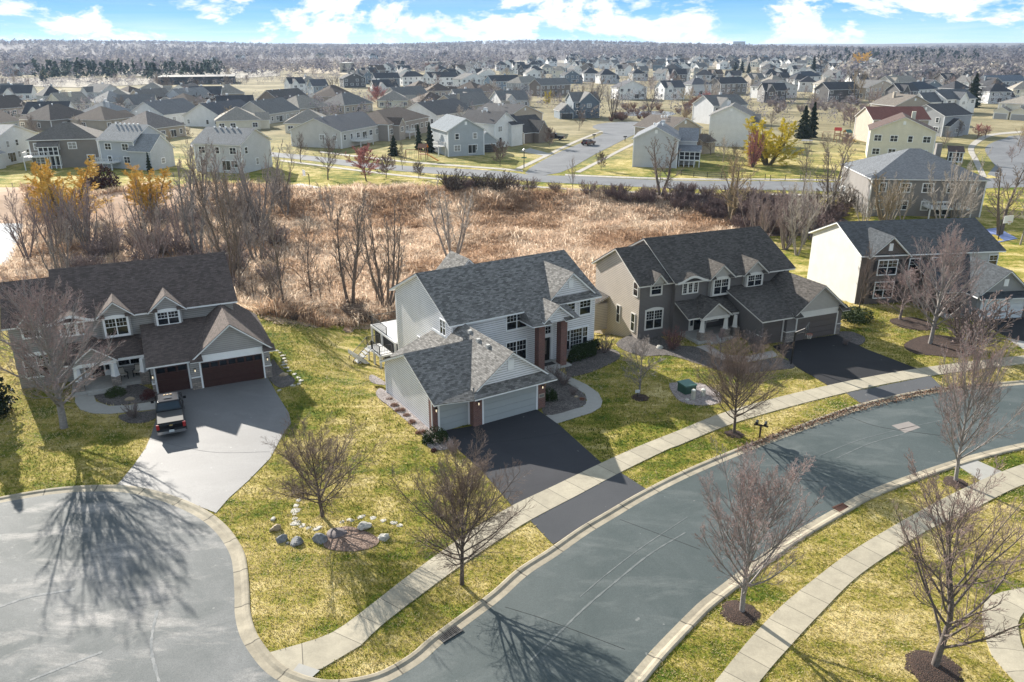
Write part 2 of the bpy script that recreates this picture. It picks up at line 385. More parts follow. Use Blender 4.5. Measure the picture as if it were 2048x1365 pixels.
# --- the near street with its court (turning circle)
def circ3(a, b, c):
    ax, ay, bx, by, cx, cy = *a, *b, *c; d = 2 * (ax * (by - cy) + bx * (cy - ay) + cx * (ay - by))
    ux = ((ax * ax + ay * ay) * (by - cy) + (bx * bx + by * by) * (cy - ay) + (cx * cx + cy * cy) * (ay - by)) / d
    uy = ((ax * ax + ay * ay) * (cx - bx) + (bx * bx + by * by) * (ax - cx) + (cx * cx + cy * cy) * (bx - ax)) / d
    return Vector((ux, uy)), math.hypot(ax - ux, ay - uy)
cc, cr = circ3(A2(0, 1007), A2(256, 987), A2(455, 1100))
a0 = math.atan2(A2(0, 1007)[1] - cc.y, A2(0, 1007)[0] - cc.x)
arc = [cc + Vector((math.cos(a), math.sin(a))) * cr for a in np.linspace(a0 + RAD(165), a0 + RAD(8), 16)]
court = arc + px2([(0, 1007), (102, 990), (188, 984), (256, 987), (325, 1004), (387, 1031), (428, 1062), (455, 1100), (465, 1131), (469, 1189), (470, 1233), (482, 1278), (510, 1322), (537, 1350), (564, 1366), (610, 1382), (660, 1388), (720, 1381), (778, 1364)])
north = px2([(841, 1327), (882, 1291), (933, 1252), (1003, 1199), (1056, 1151), (1114, 1113), (1176, 1069), (1227, 1038), (1296, 997), (1380, 954), (1480, 911), (1584, 871), (1724, 820), (1861, 789), (2048, 770), (2250, 752)])
nedge = court + north
south = px2([(1060, 1580), (1150, 1466), (1248, 1365), (1282, 1326), (1313, 1291), (1380, 1223), (1410, 1196), (1478, 1144), (1560, 1083), (1622, 1045), (1673, 1016), (1721, 989), (1793, 960), (1895, 925), (1964, 905), (2048, 886), (2250, 848)])
poly = crom(nedge, 5) + crom(south, 5)[::-1] + [Vector(cc + Vector((cr * .6, -cr * 1.3)))]
sheet('street', poly, .022, ASPH, .05)
sheet('turning_circle', crom(court[4:] + px2([(800, 1480), (700, 1700)]) + [cc + Vector((0, -cr))], 4, True) if False else [p for p in crom(court[2:31], 5)] + px2([(560, 1420), (560, 1600)]) + [cc + Vector((cr * .3, -cr * .9))], .026, ASPH2, .03)
kerb('north_kerb', nedge, 1, KERBM); kerb('south_kerb', south, -1, KERBM)
# sidewalks
nl = px2([(535, 1308), (606, 1288), (670, 1264), (745, 1209), (810, 1158), (885, 1103), (945, 1061), (1022, 1014), (1108, 973), (1193, 932), (1268, 898), (1348, 866), (1468, 820), (1656, 772), (1837, 738), (2048, 712), (2250, 692)])
nr = px2([(582, 1352), (640, 1340), (690, 1322), (766, 1250), (868, 1172), (940, 1120), (995, 1083), (1060, 1042), (1159, 990), (1241, 946), (1340, 898), (1348, 896), (1485, 842), (1690, 787), (1861, 753), (2048, 729), (2250, 708)])
ribbon('north_sidewalk', nl, nr, .055, WALK)
ribbon('south_sidewalk', px2([(1300, 1520), (1430, 1365), (1495, 1285), (1560, 1216), (1628, 1160), (1690, 1113), (1755, 1072), (1844, 1021), (1909, 987), (1985, 952), (2060, 925), (2200, 880)]),
       px2([(1390, 1540), (1519, 1365), (1588, 1285), (1639, 1230), (1711, 1158), (1793, 1100), (1861, 1059), (1930, 1028), (2018, 983), (2060, 966), (2130, 940), (2250, 900)]), .055, WALK)
sheet('ramp_pad', px2([(598, 1329), (640, 1343), (622, 1359), (584, 1347)]), .062, PATHM, .02)
sheet('crossing_walk', px2([(1912, 930), (1948, 920), (2016, 950), (1998, 968), (1960, 962)]), .05, PATHM, .04)
ribbon('south_path', px2([(2130, 1160), (2048, 1177), (2005, 1185), (1974, 1199), (1963, 1226), (1967, 1257), (1981, 1308), (2012, 1346), (2060, 1390), (2150, 1440)]),
       px2([(2130, 1200), (2075, 1212), (2048, 1226), (2037, 1243), (2036, 1257), (2040, 1280), (2048, 1302), (2070, 1330), (2110, 1370), (2180, 1400)]), .05, WALK)
# driveways and walkways
sheet('west_driveway', crom(px2([(312, 789), (345, 783), (536, 757), (554, 789), (578, 827), (582, 847), (568, 866), (540, 918), (496, 963), (458, 997), (432, 1027), (404, 1016), (325, 988), (233, 973), (267, 932), (291, 898), (303, 870), (312, 840)]), 1), .035, DRIVE_L)
sheet('middle_driveway', px2([(889, 862), (940, 854), (966, 848), (1072, 819), (1087, 829), (1114, 847), (1203, 927), (1194, 932), (1108, 973), (1024, 1013), (965, 944), (908, 892)]), .035, DRIVE_C)
sheet('middle_driveway_apron', px2([(1060, 1042), (1159, 990), (1241, 946), (1292, 979), (1200, 1035), (1106, 1090)]), .035, asphalt('apron_asphalt', (.042, .045, .052), (.052, .055, .062), (.07, .07, .08), .06))
sheet('east_driveway', px2([(1545, 693), (1590, 683), (1672, 670), (1735, 700), (1837, 739), (1656, 772), (1590, 733)]), .035, DRIVE_R)
sheet('east_driveway_apron', px2([(1692, 787), (1861, 753), (1889, 780), (1800, 795), (1730, 814)]), .035, asphalt('apron_asphalt_east', (.07, .073, .08), (.085, .088, .095), (.12, .12, .12), .07))
sheet('far_east_driveway', px2([(1948, 641), (2060, 632), (2130, 660), (2130, 700), (2048, 684), (2014, 675)]), .035, DRIVE_R)
sheet('far_east_walk', px2([(2012, 677), (2048, 684), (2120, 702), (2120, 712), (2048, 700)]), .045, PATHM)
sheet('west_walkway', crom(px2([(150, 788), (150, 806), (161, 821), (185, 828), (222, 829), (316, 819), (314, 803), (260, 811), (219, 813), (192, 804), (186, 786)]), 1), .04, PATHM)
sheet('middle_walkway', crom(px2([(1075, 742), (1105, 731), (1134, 752), (1173, 770), (1197, 787), (1205, 802), (1202, 815), (1185, 826), (1114, 848), (1092, 832), (1165, 815), (1174, 802), (1170, 789), (1136, 767), (1100, 752)]), 1), .04, PATHM)
sheet('east_walkway', crom(px2([(1392, 694), (1444, 721), (1490, 727), (1557, 713), (1545, 702), (1492, 714), (1451, 710), (1416, 690)]), 1), .04, plain('buff_walkway', (.38, .34, .31), .85, scale=2, var=.15))
# planting beds
def bed(name, pts, mat, z=.045, sm=4): return sheet(name, crom(px2(pts), sm, True), z, mat, .05)
bed('west_front_bed', [(190, 786), (196, 802), (222, 811), (260, 809), (314, 801), (312, 785), (270, 768), (225, 770)], BED)
bed('west_walk_bed', [(238, 832), (290, 824), (314, 822), (312, 836), (290, 846), (255, 846)], BED)
bed('west_side_bed', [(535, 752), (545, 720), (556, 732), (572, 748), (590, 760), (580, 772), (556, 775)], BED, .04)
bed('middle_side_bed', [(777, 787), (761, 778), (752, 785), (757, 797), (780, 815), (812, 842), (842, 868), (855, 893), (872, 901), (892, 900), (908, 892), (890, 866), (862, 850)], GRAVEL)
bed('middle_rear_bed', [(770, 765), (745, 750), (738, 757), (747, 767), (768, 770)], GRAVEL, .02)
bed('middle_front_bed', [(1088, 830), (1092, 770), (1105, 755), (1135, 768), (1168, 789), (1172, 802), (1163, 814)], BED)
bed('middle_hedge_bed', [(1135, 752), (1132, 728), (1160, 715), (1200, 698), (1232, 702), (1238, 718), (1190, 742), (1152, 753)], BED)
bed('east_front_bed', [(1232, 688), (1290, 664), (1352, 690), (1396, 696), (1446, 722), (1492, 728), (1556, 716), (1590, 735), (1540, 742), (1470, 748), (1400, 730), (1340, 712), (1280, 712)], BED)
bed('east_pier_bed', [(1672, 668), (1700, 664), (1728, 675), (1728, 686), (1712, 690)], BED)
bed('utility_bed', [(1338, 772), (1352, 766), (1402, 768), (1438, 786), (1440, 806), (1400, 812), (1358, 802)], GRAVEL)
bed('boulder_bed', [(650, 1096), (654, 1068), (690, 1054), (726, 1062), (758, 1080), (744, 1096), (700, 1104)], gravel_mat('leaf_litter', (.15, .095, .07), (.26, .18, .14), 9.))
bed('maple_bed', [(1808, 690), (1850, 672), (1910, 676), (1950, 700), (1925, 716), (1870, 712), (1830, 708)], MULCH)
bed('east_lawn_bed', [(1780, 640), (1830, 636), (1878, 655), (1850, 662), (1800, 655)], MULCH)
# faded lines, seam and patch on the asphalt
PAINT = plain('faded_line', (.145, .158, .157), .8, (.070, .086, .087), scale=2.2)
SEAM = plain('pale_crack', (.27, .27, .265), .9, (.13, .14, .145), scale=2.5)
def line(name, pts, w, mat, z=.030):
    C, s = resample(crom(px2(pts), 8), 60); d = np.gradient(C, axis=0); d /= np.hypot(d[:, 0], d[:, 1])[:, None]; nn = np.c_[-d[:, 1], d[:, 0]]
    rg = random.Random(len(pts)); ww = np.array([w * (.6 + .8 * rg.random()) for i in C])[:, None]
    return sheet(name, [Vector(p) for p in np.r_[C - nn * ww / 2, (C + nn * ww / 2)[::-1]]], z, mat, .006)
line('street_markings', [(1056, 1327), (1108, 1277), (1166, 1220), (1227, 1168), (1299, 1110), (1371, 1066)], .10, PAINT)
line('street_markings', [(1160, 1195), (1214, 1149), (1285, 1095), (1375, 1035)], .06, PAINT)
line('street_markings', [(1640, 912), (1710, 884), (1790, 862), (1900, 838)], .06, PAINT)
line('street_markings', [(1672, 918), (1740, 888), (1810, 868)], .07, PAINT)
line('street_seam', [(315, 1222), (306, 1262), (303, 1300), (314, 1350), (330, 1400)], .13, SEAM, .034)
line('street_seam', [(0, 1215), (60, 1195), (150, 1180)], .16, SEAM, .034)
line('street_seam', [(60, 1362), (140, 1330), (205, 1305)], .13, SEAM, .034)
TAR = plain('tar_seal', (.022, .025, .026), .95, scale=4., var=.3)
line('tar_crack', [(1010, 1215), (1075, 1235), (1150, 1262), (1250, 1300)], .025, TAR); line('tar_crack', [(1240, 1040), (1320, 1070), (1400, 1100)], .025, TAR); line('tar_crack', [(1460, 925), (1540, 950), (1640, 965)], .04, TAR); line('tar_crack', [(1700, 835), (1760, 855), (1880, 872)], .04, TAR)
line('drive_joint', [(955, 890), (1040, 880), (1130, 866)], .03, TAR, .040); line('drive_joint', [(300, 880), (420, 905), (540, 905)], .03, plain('drive_joint_grey', (.1, .1, .105), .9), .040)
sheet('street_patch', px2([(1783, 852), (1817, 844), (1841, 856), (1810, 867)]), .030, plain('tan_patch', (.24, .215, .2), .9, scale=2.), .006)
# the streets beyond the marsh
up = px2([(380, 288), (480, 299), (620, 312), (700, 322), (790, 331), (880, 336), (1000, 343), (1060, 350), (1150, 353), (1250, 358), (1380, 362), (1560, 363), (1700, 366), (1850, 364), (2010, 356), (2200, 350)])
dn = px2([(380, 294), (480, 307), (620, 322), (700, 333), (790, 342), (880, 349), (1000, 358), (1100, 366), (1150, 368), (1250, 373), (1380, 379), (1560, 381), (1700, 384), (1850, 382), (2010, 376), (2200, 372)])
ribbon('marsh_street', up, dn, .04, FARASPH, .06, step=4)
sheet('side_street', crom(px2([(1050, 347), (1105, 311), (1166, 285), (1207, 267), (1186, 256), (1192, 250), (1216, 246), (1254, 244), (1290, 245), (1320, 252), (1290, 262), (1264, 272), (1242, 283), (1187, 311), (1120, 346)]), 3, True), .045, FARASPH, .06)
sheet('curved_street', crom(px2([(2300, 268), (2048, 271), (2011, 277), (1980, 288), (1970, 300), (1979, 317), (1990, 332), (2000, 356), (2300, 350)]), 3, True), .05, FARASPH, .06)
def fwalk(name, pts, h, z=.06): ribbon(name, px2(pts), px2([(x, y + h) for x, y in pts]), z, PINKWALK, .06, step=3)
fwalk('marsh_sidewalk', [(640, 303), (786, 320), (880, 328), (1000, 337), (1046, 341)], 3)
fwalk('marsh_sidewalk', [(1130, 349), (1250, 354), (1380, 357.5), (1560, 358), (1680, 360)], 3)
fwalk('marsh_path', [(560, 320), (700, 338), (800, 350), (900, 359), (1000, 367), (1100, 375), (1250, 383), (1400, 388), (1560, 388), (1690, 392)], 3)
ribbon('side_sidewalk', px2([(1030, 338), (1085, 313), (1148, 283), (1200, 263)]), px2([(1042, 339), (1096, 313), (1158, 283), (1207, 263)]), .055, PINKWALK)
ribbon('side_sidewalk', px2([(1150, 345), (1196, 322), (1250, 294), (1290, 276)]), px2([(1160, 346), (1206, 322), (1260, 294), (1300, 276)]), .055, PINKWALK)
ribbon('curved_sidewalk', px2([(2048, 262), (1985, 268), (1955, 278), (1936, 296), (1946, 322), (1962, 355)]), px2([(2048, 266), (1992, 271), (1966, 281), (1948, 298), (1958, 322), (1974, 355)]), .055, PINKWALK)
sheet('side_driveway', px2([(1040, 303), (1060, 297), (1100, 308), (1090, 313)]), .06, PATHM, .04)
# ponds
m, nt, b = newmat('pond_water'); b.inputs['Base Color'].default_value = (.28, .30, .32, 1); b.inputs['Roughness'].default_value = .12; b.inputs['Specular IOR Level'].default_value = .9
bump(nt, b, noise(nt, coord(nt), 2.5, 3), .08, .05); WATER = m
def pond(pts): return sheet('pond_water', crom([Vector((at(x, y, -2.66).x, at(x, y, -2.66).y)) for x, y in pts], 4, True), -2.66, WATER, .05)
pond([(-250, 395), (-60, 380), (28, 384), (55, 410), (48, 470), (20, 530), (-60, 560), (-250, 560)])
pond([(130, 432), (210, 416), (300, 408), (396, 404), (372, 424), (310, 440), (200, 456), (140, 452)])
sheet('pond_water', crom(px2([(1230, 226), (1290, 223), (1340, 224), (1345, 231), (1280, 233), (1235, 231)]), 3, True), .05, WATER, .06)
# ---------------------------------------------------------------- house kit
class House:
    def __init__(s, name, loc, yaw, label, wallm, roofm, trim=WHITE, group=None, cat='house'):
        s.root = empty(name, loc, yaw, label, cat, group); s.wm, s.rm, s.tm = wallm, roofm, trim
        s.W = MB(); s.R = MB(); s.Fa = MB(); s.T = MB()
    def part(s, name, mb, mat, parent=None, **k): return mb.build(name, mat, parent or s.root, **k)
    def roofpoly(s, pts, th=.2):
        s.R.slab(pts, .0, -.05, True, False)
        c = sum((Vector(p) for p in pts), Vector()) / len(pts)
        q = [Vector(p) + (c - Vector(p)).normalized() * .03 for p in pts]
        s.Fa.slab(q, -.052, -th, False, True)
    def flush(s, wall='wall', roof='roof'):
        """turn what has been collected into wall and roof parts"""
        o = None
        if s.W.f: s.part(wall, s.W, s.wm, uv=True)
        if s.R.f: o = s.part(roof, s.R, s.rm, uv=True)
        if s.Fa.f: s.part('fascia', s.Fa, s.tm, o)
        if s.T.f: s.part('trim_board', s.T, s.tm)
        s.W, s.R, s.Fa, s.T = MB(), MB(), MB(), MB(); return o
    def gable(s, f, ze, zr, axis, wall=None, th=.2, z0=-.3, right_ze=None):
        u0, u1, v0, v1 = f
        if axis == 'u':
            vm = (v0 + v1) / 2; sl = (zr - ze) / (vm - v0)
            s.roofpoly([(u0, v0, ze), (u1, v0, ze), (u1, vm, zr), (u0, vm, zr)], th)
            s.roofpoly([(u1, v1, ze), (u0, v1, ze), (u0, vm, zr), (u1, vm, zr)], th)
        else:
            um = (u0 + u1) / 2; sl = (zr - ze) / (um - u0)
            s.roofpoly([(u0, v1, ze), (u0, v0, ze), (um, v0, zr), (um, v1, zr)], th)
            s.roofpoly([(u1, v0, ze), (u1, v1, ze), (um, v1, zr), (um, v0, zr)], th)
        if wall:
            a0, a1, b0, b1 = wall; e = .012
            if axis == 'u':
                hf = ze + sl * (b0 - v0) - th + e; hb = ze + sl * (v1 - b1) - th + e
                s.W.poly([(a0, b0, z0), (a1, b0, z0), (a1, b0, hf), (a0, b0, hf)])
                s.W.poly([(a1, b1, z0), (a0, b1, z0), (a0, b1, hb), (a1, b1, hb)])
                pk = zr - th + e
                s.W.poly([(a0, b1, z0), (a0, b0, z0), (a0, b0, hf), (a0, vm, pk), (a0, b1, hb)])
                s.W.poly([(a1, b0, z0), (a1, b1, z0), (a1, b1, hb), (a1, vm, pk), (a1, b0, hf)])
            else:
                hl = ze + sl * (a0 - u0) - th + e; hr = ze + sl * (u1 - a1) - th + e; pk = zr - th + e
                s.W.poly([(a0, b0, z0), (a1, b0, z0), (a1, b0, hr), (um, b0, pk), (a0, b0, hl)])
                s.W.poly([(a1, b1, z0), (a0, b1, z0), (a0, b1, hl), (um, b1, pk), (a1, b1, hr)])
                s.W.poly([(a0, b1, z0), (a0, b0, z0), (a0, b0, hl), (a0, b1, hl)])
                s.W.poly([(a1, b0, z0), (a1, b1, z0), (a1, b1, hr), (a1, b0, hr)])
    def hip(s, f, ze, zr, wall, th=.2, z0=-.3, inset=None):
        u0, u1, v0, v1 = f; W, D = u1 - u0, v1 - v0; k = inset or min(W, D) / 2
        if W >= D: r0, r1 = (u0 + k, (v0 + v1) / 2, zr), (u1 - k, (v0 + v1) / 2, zr)
        else: r0, r1 = ((u0 + u1) / 2, v0 + k, zr), ((u0 + u1) / 2, v1 - k, zr)
        A, B, C_, D_ = (u0, v0, ze), (u1, v0, ze), (u1, v1, ze), (u0, v1, ze)
        if W >= D: P = [[A, B, r1, r0], [B, C_, r1], [C_, D_, r0, r1], [D_, A, r0]]
        else: P = [[A, B, r0], [B, C_, r1, r0], [C_, D_, r1], [D_, A, r0, r1]]
        if W == D or math.dist(r0, r1) < .05: P = [[A, B, r0], [B, C_, r0], [C_, D_, r0], [D_, A, r0]]
        for p in P: s.roofpoly(p, th)
        a0, a1, b0, b1 = wall; h = ze - th + .15
        for p in (((a0, b0), (a1, b0)), ((a1, b0), (a1, b1)), ((a1, b1), (a0, b1)), ((a0, b1), (a0, b0))):
            (x0, y0), (x1, y1) = p; s.W.poly([(x0, y0, z0), (x1, y1, z0), (x1, y1, h), (x0, y0, h)])
    def wallbox(s, a0, a1, b0, b1, z0, z1):
        for (x0, y0), (x1, y1) in (((a0, b0), (a1, b0)), ((a1, b0), (a1, b1)), ((a1, b1), (a0, b1)), ((a0, b1), (a0, b0))):
            s.W.poly([(x0, y0, z0), (x1, y1, z0), (x1, y1, z1), (x0, y0, z1)])
        s.W.poly([(a0, b0, z1), (a1, b0, z1), (a1, b1, z1), (a0, b1, z1)])
    # ---- openings; P = bottom centre on the wall plane, side = 'f' front, 'l' left, 'r' right, 'b' back
    SIDES = {'f': ((1, 0, 0), (0, -1, 0)), 'l': ((0, -1, 0), (-1, 0, 0)), 'r': ((0, 1, 0), (1, 0, 0)), 'b': ((-1, 0, 0), (0, 1, 0))}
    def window(s, P, w, h, side='f', cols=2, rail=True, grid=None, arch=0, fw=.11, glass=None, deep=.07, name='window', far=False):
        r, n = Vector(s.SIDES[side][0]), Vector(s.SIDES[side][1]); u = Vector((0, 0, 1)); P = Vector(P); M = MB()
        def bar(x, z, hx, hz, d=deep): M.obox(P + r * x + u * z + n * (d / 2), r * hx, u * hz, n * (d / 2))
        bar(-w / 2 - fw / 2, h / 2, fw / 2, h / 2 + fw); bar(w / 2 + fw / 2, h / 2, fw / 2, h / 2 + fw)
        bar(0, -fw / 2, w / 2, fw / 2, deep + .02); bar(0, h + fw / 2, w / 2, fw / 2)
        if arch:
            K = 10; pts = [P + r * (-w / 2 - fw + (w + 2 * fw) * k / K) + u * (h + fw + arch * (1 - (2 * k / K - 1) ** 2)) + n * deep for k in range(K + 1)]
            base_ = [P + r * (w / 2 + fw) + u * (h + fw) + n * deep, P + r * (-w / 2 - fw) + u * (h + fw) + n * deep]
            M.poly(pts + base_ if False else (pts + base_)[::-1])
        cw = w / cols
        for k in range(1, cols): bar(-w / 2 + cw * k, h / 2, .045, h / 2, .06)
        if rail: bar(0, h * .5, w / 2, .028, .055)
        if grid:
            gc, gr = grid; z0 = h * .5 if rail else 0; hh = h - z0
            for k in range(cols):
                for q in range(1, gc): bar(-w / 2 + cw * (k + q / gc), z0 + hh / 2, .011, hh / 2, .045)
            for q in range(1, gr): bar(0, z0 + hh * q / gr, w / 2, .011, .045)
        fo = s.part(name, M, s.tm)
        G = MB(); a = n * .03
        G.poly([P - r * w / 2 + a, P + r * w / 2 + a, P + r * w / 2 + u * h + a, P - r * w / 2 + u * h + a])
        s.part('pane', G, glass or GLASS, fo); return fo
    def garage_door(s, u0, u1, v, h, mat, trim=True, wins=False, far=False):
        M = MB(); n = 4
        for k in range(n):
            z0, z1 = h * k / n + .012, h * (k + 1) / n - .012; M.box(u0, v - .03, z0, u1, v + .03, z1)
            c = max(2, int((u1 - u0) / .62))
            for q in range(c):
                x0 = u0 + (u1 - u0) * (q + .1) / c; x1 = u0 + (u1 - u0) * (q + .9) / c
                M.box(x0, v - .042, z0 + .1, x1, v - .02, z1 - .1)
        d = s.part('garage_door', M, mat)
        if wins:
            G = MB(); c = max(2, int((u1 - u0) / .62))
            for q in range(c):
                x0 = u0 + (u1 - u0) * (q + .12) / c; x1 = u0 + (u1 - u0) * (q + .88) / c; G.box(x0, v - .05, h * .78, x1, v - .035, h * .95)
            s.part('pane', G, GLASS, d)
        if trim:
            t = MB(); t.box(u0 - .14, v - .08, 0, u0, v + .02, h + .14); t.box(u1, v - .08, 0, u1 + .14, v + .02, h + .14); t.box(u0, v - .08, h, u1, v + .02, h + .14)
            s.part('door_frame', t, s.tm, d)
        return d
    def pillar(s, u0, u1, v0, v1, z0, z1, mat, name='pillar'):
        m_ = MB(); m_.box(u0, v0, z0, u1, v1, z1); return s.part(name, m_, mat, uv=True)
    def lamp(s, u, v, z):
        m_ = MB(); m_.box(u - .06, v - .12, z - .02, u + .06, v, z + .04); m_.box(u - .09, v - .22, z + .16, u + .09, v - .04, z + .20); m_.tube([(u, v - .13, z - .2), (u, v - .13, z + .17)], .012, 4)
        l = s.part('wall_lamp', m_, BLACKM); g_ = MB(); g_.lathe([(.03, -.10), (.05, .02), (.03, .10)], (u, v - .13, z), 8)
        s.part('bulb', g_, plain('lamp_glow', (1., .82, .55), .5, var=.02, emit=.35), l)
    def downspout(s, u, v, z0, z1, n=(-1, 0)):
        m_ = MB(); x, y = u + n[0] * .05, v + n[1] * .05
        m_.box(x - .045, y - .045, z0, x + .045, y + .045, z1); s.part('downspout', m_, s.tm)
def local(root, u, v, z=0):
    return Matrix.Translation(root.location) @ Matrix.Rotation(root.rotation_euler.z, 4, 'Z') @ Vector((u, v, z))
def hloc(px, py): p = at(px, py, 0); return (p.x, p.y, 0)
# ================================================================ middle house: pale grey siding, brick pillars
ROOFC = shingle((.165, .158, .15), 'weathered_shingles', .42)
SIDC = siding((.77, .77, .80), .19, 'grey_siding', .5)
C = House('suburban_house', hloc(966, 849), RAD(31.9), 'two storey pale grey house with tall red brick entry pillars and three garage bays', SIDC, ROOFC)
C.gable((1.0, 16.42, 7.0, 18.95), 5.5, 8.44, 'u', (1.4, 16.0, 7.5, 18.4), z0=-3.4)
mr = C.flush('wall', 'roof')
# right cross gable, its wall rising from the main roof
C.gable((10.75, 16.15, 7.33, 12.8), 5.62, 8.0, 'v', (11.15, 15.75, 7.75, 9.0), z0=5.4)
C.flush('gable_wall', 'cross_gable_roof')
# garage wing
C.W.poly([(-3.75, .63, -.3), (-.85, .63, -.3), (-.85, .63, 3.0), (-3.75, .63, 3.0)])
C.gable((-4.1, 2.6, -.2, 9.6), 2.7, 4.95, 'u', (-3.75, 2.45, .63, 9.25), z0=-1.6)
gr = C.flush('garage_wall', 'garage_roof')
C.gable((-1.2, 6.1, -.38, 7.5), 2.7, 5.42, 'v', (-.72, 5.5, .04, 7.45))
C.roofpoly([(-1.2, -.92, 2.68), (6.1, -.92, 2.68), (5.7, .05, 3.12), (-.8, .05, 3.12)], .16)
C.roofpoly([(-4.1, -.2, 2.70), (-1.2, -.92, 2.66), (-.9, .0, 3.02), (-1.2, .05, 2.82)], .1)
gr2 = C.flush('garage_gable_wall', 'garage_gable_roof')
for vx, vz in ((2.4, 2.2), (3.9, 2.0), (5.6, 1.2)):
    t_ = MB(); uu = 2.45 - (.55 if vx < 5 else .35); zz_ = 5.42 - .745 * (2.45 - uu); t_.box(uu - .14, vx - .14, zz_ - .1, uu + .14, vx + .14, zz_ + .2); C.part('roof_vent', t_, plain('vent_metal', (.45, .44, .42), .6), gr2)
# lean-to roof on the left side
C.roofpoly([(1.4, 10.9, 3.9), (1.4, 7.0, 3.9), (-2.6, 7.0, 2.45), (-2.6, 10.9, 2.45)][::1], .15)
C.W.poly([(-2.2, 10.6, -2.6), (-2.2, 7.4, -2.6), (-2.2, 7.4, 2.5), (-2.2, 10.6, 2.5)]); C.W.poly([(1.4, 10.6, -2.6), (-2.2, 10.6, -2.6), (-2.2, 10.6, 2.4), (1.4, 10.6, 3.7)])
C.T.box(1.36, 7.3, 3.86, 1.405, 10.9, 4.08)
C.flush('lean_to_wall', 'lean_to_roof')
# rear bump-out gable just over the ridge line
C.gable((6.7, 10.7, 17.5, 21.3), 5.6, 7.6, 'v', (7.0, 10.4, 18., 21.0), z0=-3.2); C.flush('rear_wall', 'rear_roof')
# portico
C.gable((8.95, 12.05, 5.15, 7.6), 4.85, 6.1, 'v', (9.15, 11.85, 5.55, 5.7), z0=4.5)
C.roofpoly([(7.95, 5.35, 4.62), (9.75, 5.15, 4.62), (9.6, 7.52, 5.75), (8.2, 7.52, 5.75)], .16); C.roofpoly([(7.95, 7.52, 4.62), (7.95, 5.35, 4.62), (8.25, 7.52, 5.72)], .16)
C.roofpoly([(11.15, 5.15, 4.62), (12.75, 5.35, 4.62), (12.5, 7.52, 5.6), (11.4, 7.52, 5.6)], .16); C.roofpoly([(12.75, 5.35, 4.62), (12.75, 7.52, 4.62), (12.45, 7.52, 5.6)], .16)
C.W.box(8.2, 5.75, 4.45, 12.5, 7.45, 4.6)
C.flush('portico_gable', 'portico_roof')
C.pillar(8.95, 9.58, 5.95, 6.58, 0, 4.46, BRICK, 'brick_pillar'); C.pillar(11.25, 11.9, 5.95, 6.6, 0, 4.46, BRICK, 'brick_pillar')
C.pillar(-.82, -.04, -.06, .62, 0, 2.62, BRICK, 'brick_pier'); C.pillar(4.86, 5.56, -.06, .5, 0, 2.62, BRICK, 'brick_pier'); C.pillar(-3.79, -3.42, .56, 1.3, -.3, 2.66, BRICK, 'brick_pier')
GD = plain('garage_door_grey', (.37, .40, .41), .5, scale=1.2, var=.06)
C.garage_door(0.05, 4.72, .0, 2.13, GD); C.garage_door(-3.3, -.95, .585, 2.13, GD)
C.window((7.67, 7.5, 3.9), 1.95, 1.3, 'f', 2, True, (3, 2)); C.window((7.64, 7.5, .95), 1.95, 1.75, 'f', 2, True, (3, 2))
C.window((14.9, 7.5, 3.9), 1.15, 1.3, 'f', 1, True, (3, 2)); C.window((12.95, 7.5, 3.9), 1.6, 1.3, 'f', 2, True, (2, 2))
C.window((14.0, 7.5, .82), 1.25, 1.8, 'f', 1, False, (4, 5)); C.window((13.05, 7.5, .82), .45, 1.8, 'f', 1, True, (2, 2)); C.window((15.0, 7.5, .82), .5, 1.8, 'f', 1, True, (2, 2))
C.window((1.4, 8.9, 4.12), .92, 1.2, 'l', 2, True, (2, 2), fw=.08); C.window((1.4, 13.6, 1.25), .7, 1.1, 'l', 1, True, None, fw=.08)
for q in ((13.22, 7.70, 6.5, 13.72, 7.76, 7.25), (2.2, -.02, 3.85, 2.72, .05, 4.68)): vent = MB(); vent.box(*q); C.part('gable_vent', vent, WHITE)
# entry: door between sidelights, transom, steps
dr = MB(); dr.box(10.0, 7.42, .3, 11.1, 7.5, 2.42); d_ = C.part('front_door', dr, plain('dark_door', (.02, .018, .018), .25))
fr = MB()
for x0, x1, z0, z1 in ((9.62, 9.8, .3, 4.3), (11.22, 11.42, .3, 4.3), (9.8, 11.22, 2.45, 2.75), (9.8, 11.22, 4.1, 4.3), (9.8, 11.22, .2, .3)): fr.box(x0, 7.38, z0, x1, 7.5, z1)
C.part('door_frame', fr, WHITE, d_)
gl = MB(); gl.box(10.35, 7.40, .9, 10.75, 7.42, 2.2); C.part('pane', gl, plain('door_leaded_glass', (.20, .18, .15), .2, scale=14., var=.8), d_)
C.window((10.5, 7.5, 2.8), 1.35, 1.25, 'f', 1, False, (5, 4), fw=.05)
st = MB(); st.box(8.8, 5.7, -.1, 12.3, 7.5, .16); st.box(9.55, 5.95, .15, 11.3, 7.5, .3); C.part('porch_step', st, CONC)
mt = MB(); mt.box(9.9, 6.3, .3, 11.0, 6.9, .32); C.part('door_mat', mt, plain('mat_dark', (.03, .03, .03), .9))
for lx, lv in ((-.43, -.06), (5.22, -.06), (-3.6, .56)): C.lamp(lx, lv, 1.85)
nb = MB(); nb.box(4.93, -.085, .95, 5.48, -.06, 1.28); pl = C.part('number_plaque', nb, plain('plaque_stone', (.40, .33, .28), .8))
nb2 = MB(); nb2.box(5.0, -.092, 1.02, 5.41, -.084, 1.21); C.part('plaque_panel', nb2, plain('plaque_panel_grey', (.22, .21, .19), .8, scale=30., var=.5), pl)
C.downspout(1.4, 18.3, -2.5, 5.2); C.downspout(-3.75, 9.1, -.8, 2.5); C.downspout(1.5, 7.5, 3.9, 5.3, (0, -1)); C.downspout(16.0, 7.6, 0, 5.3, (1, 0)); C.downspout(-3.75, .75, -.1, 2.5)
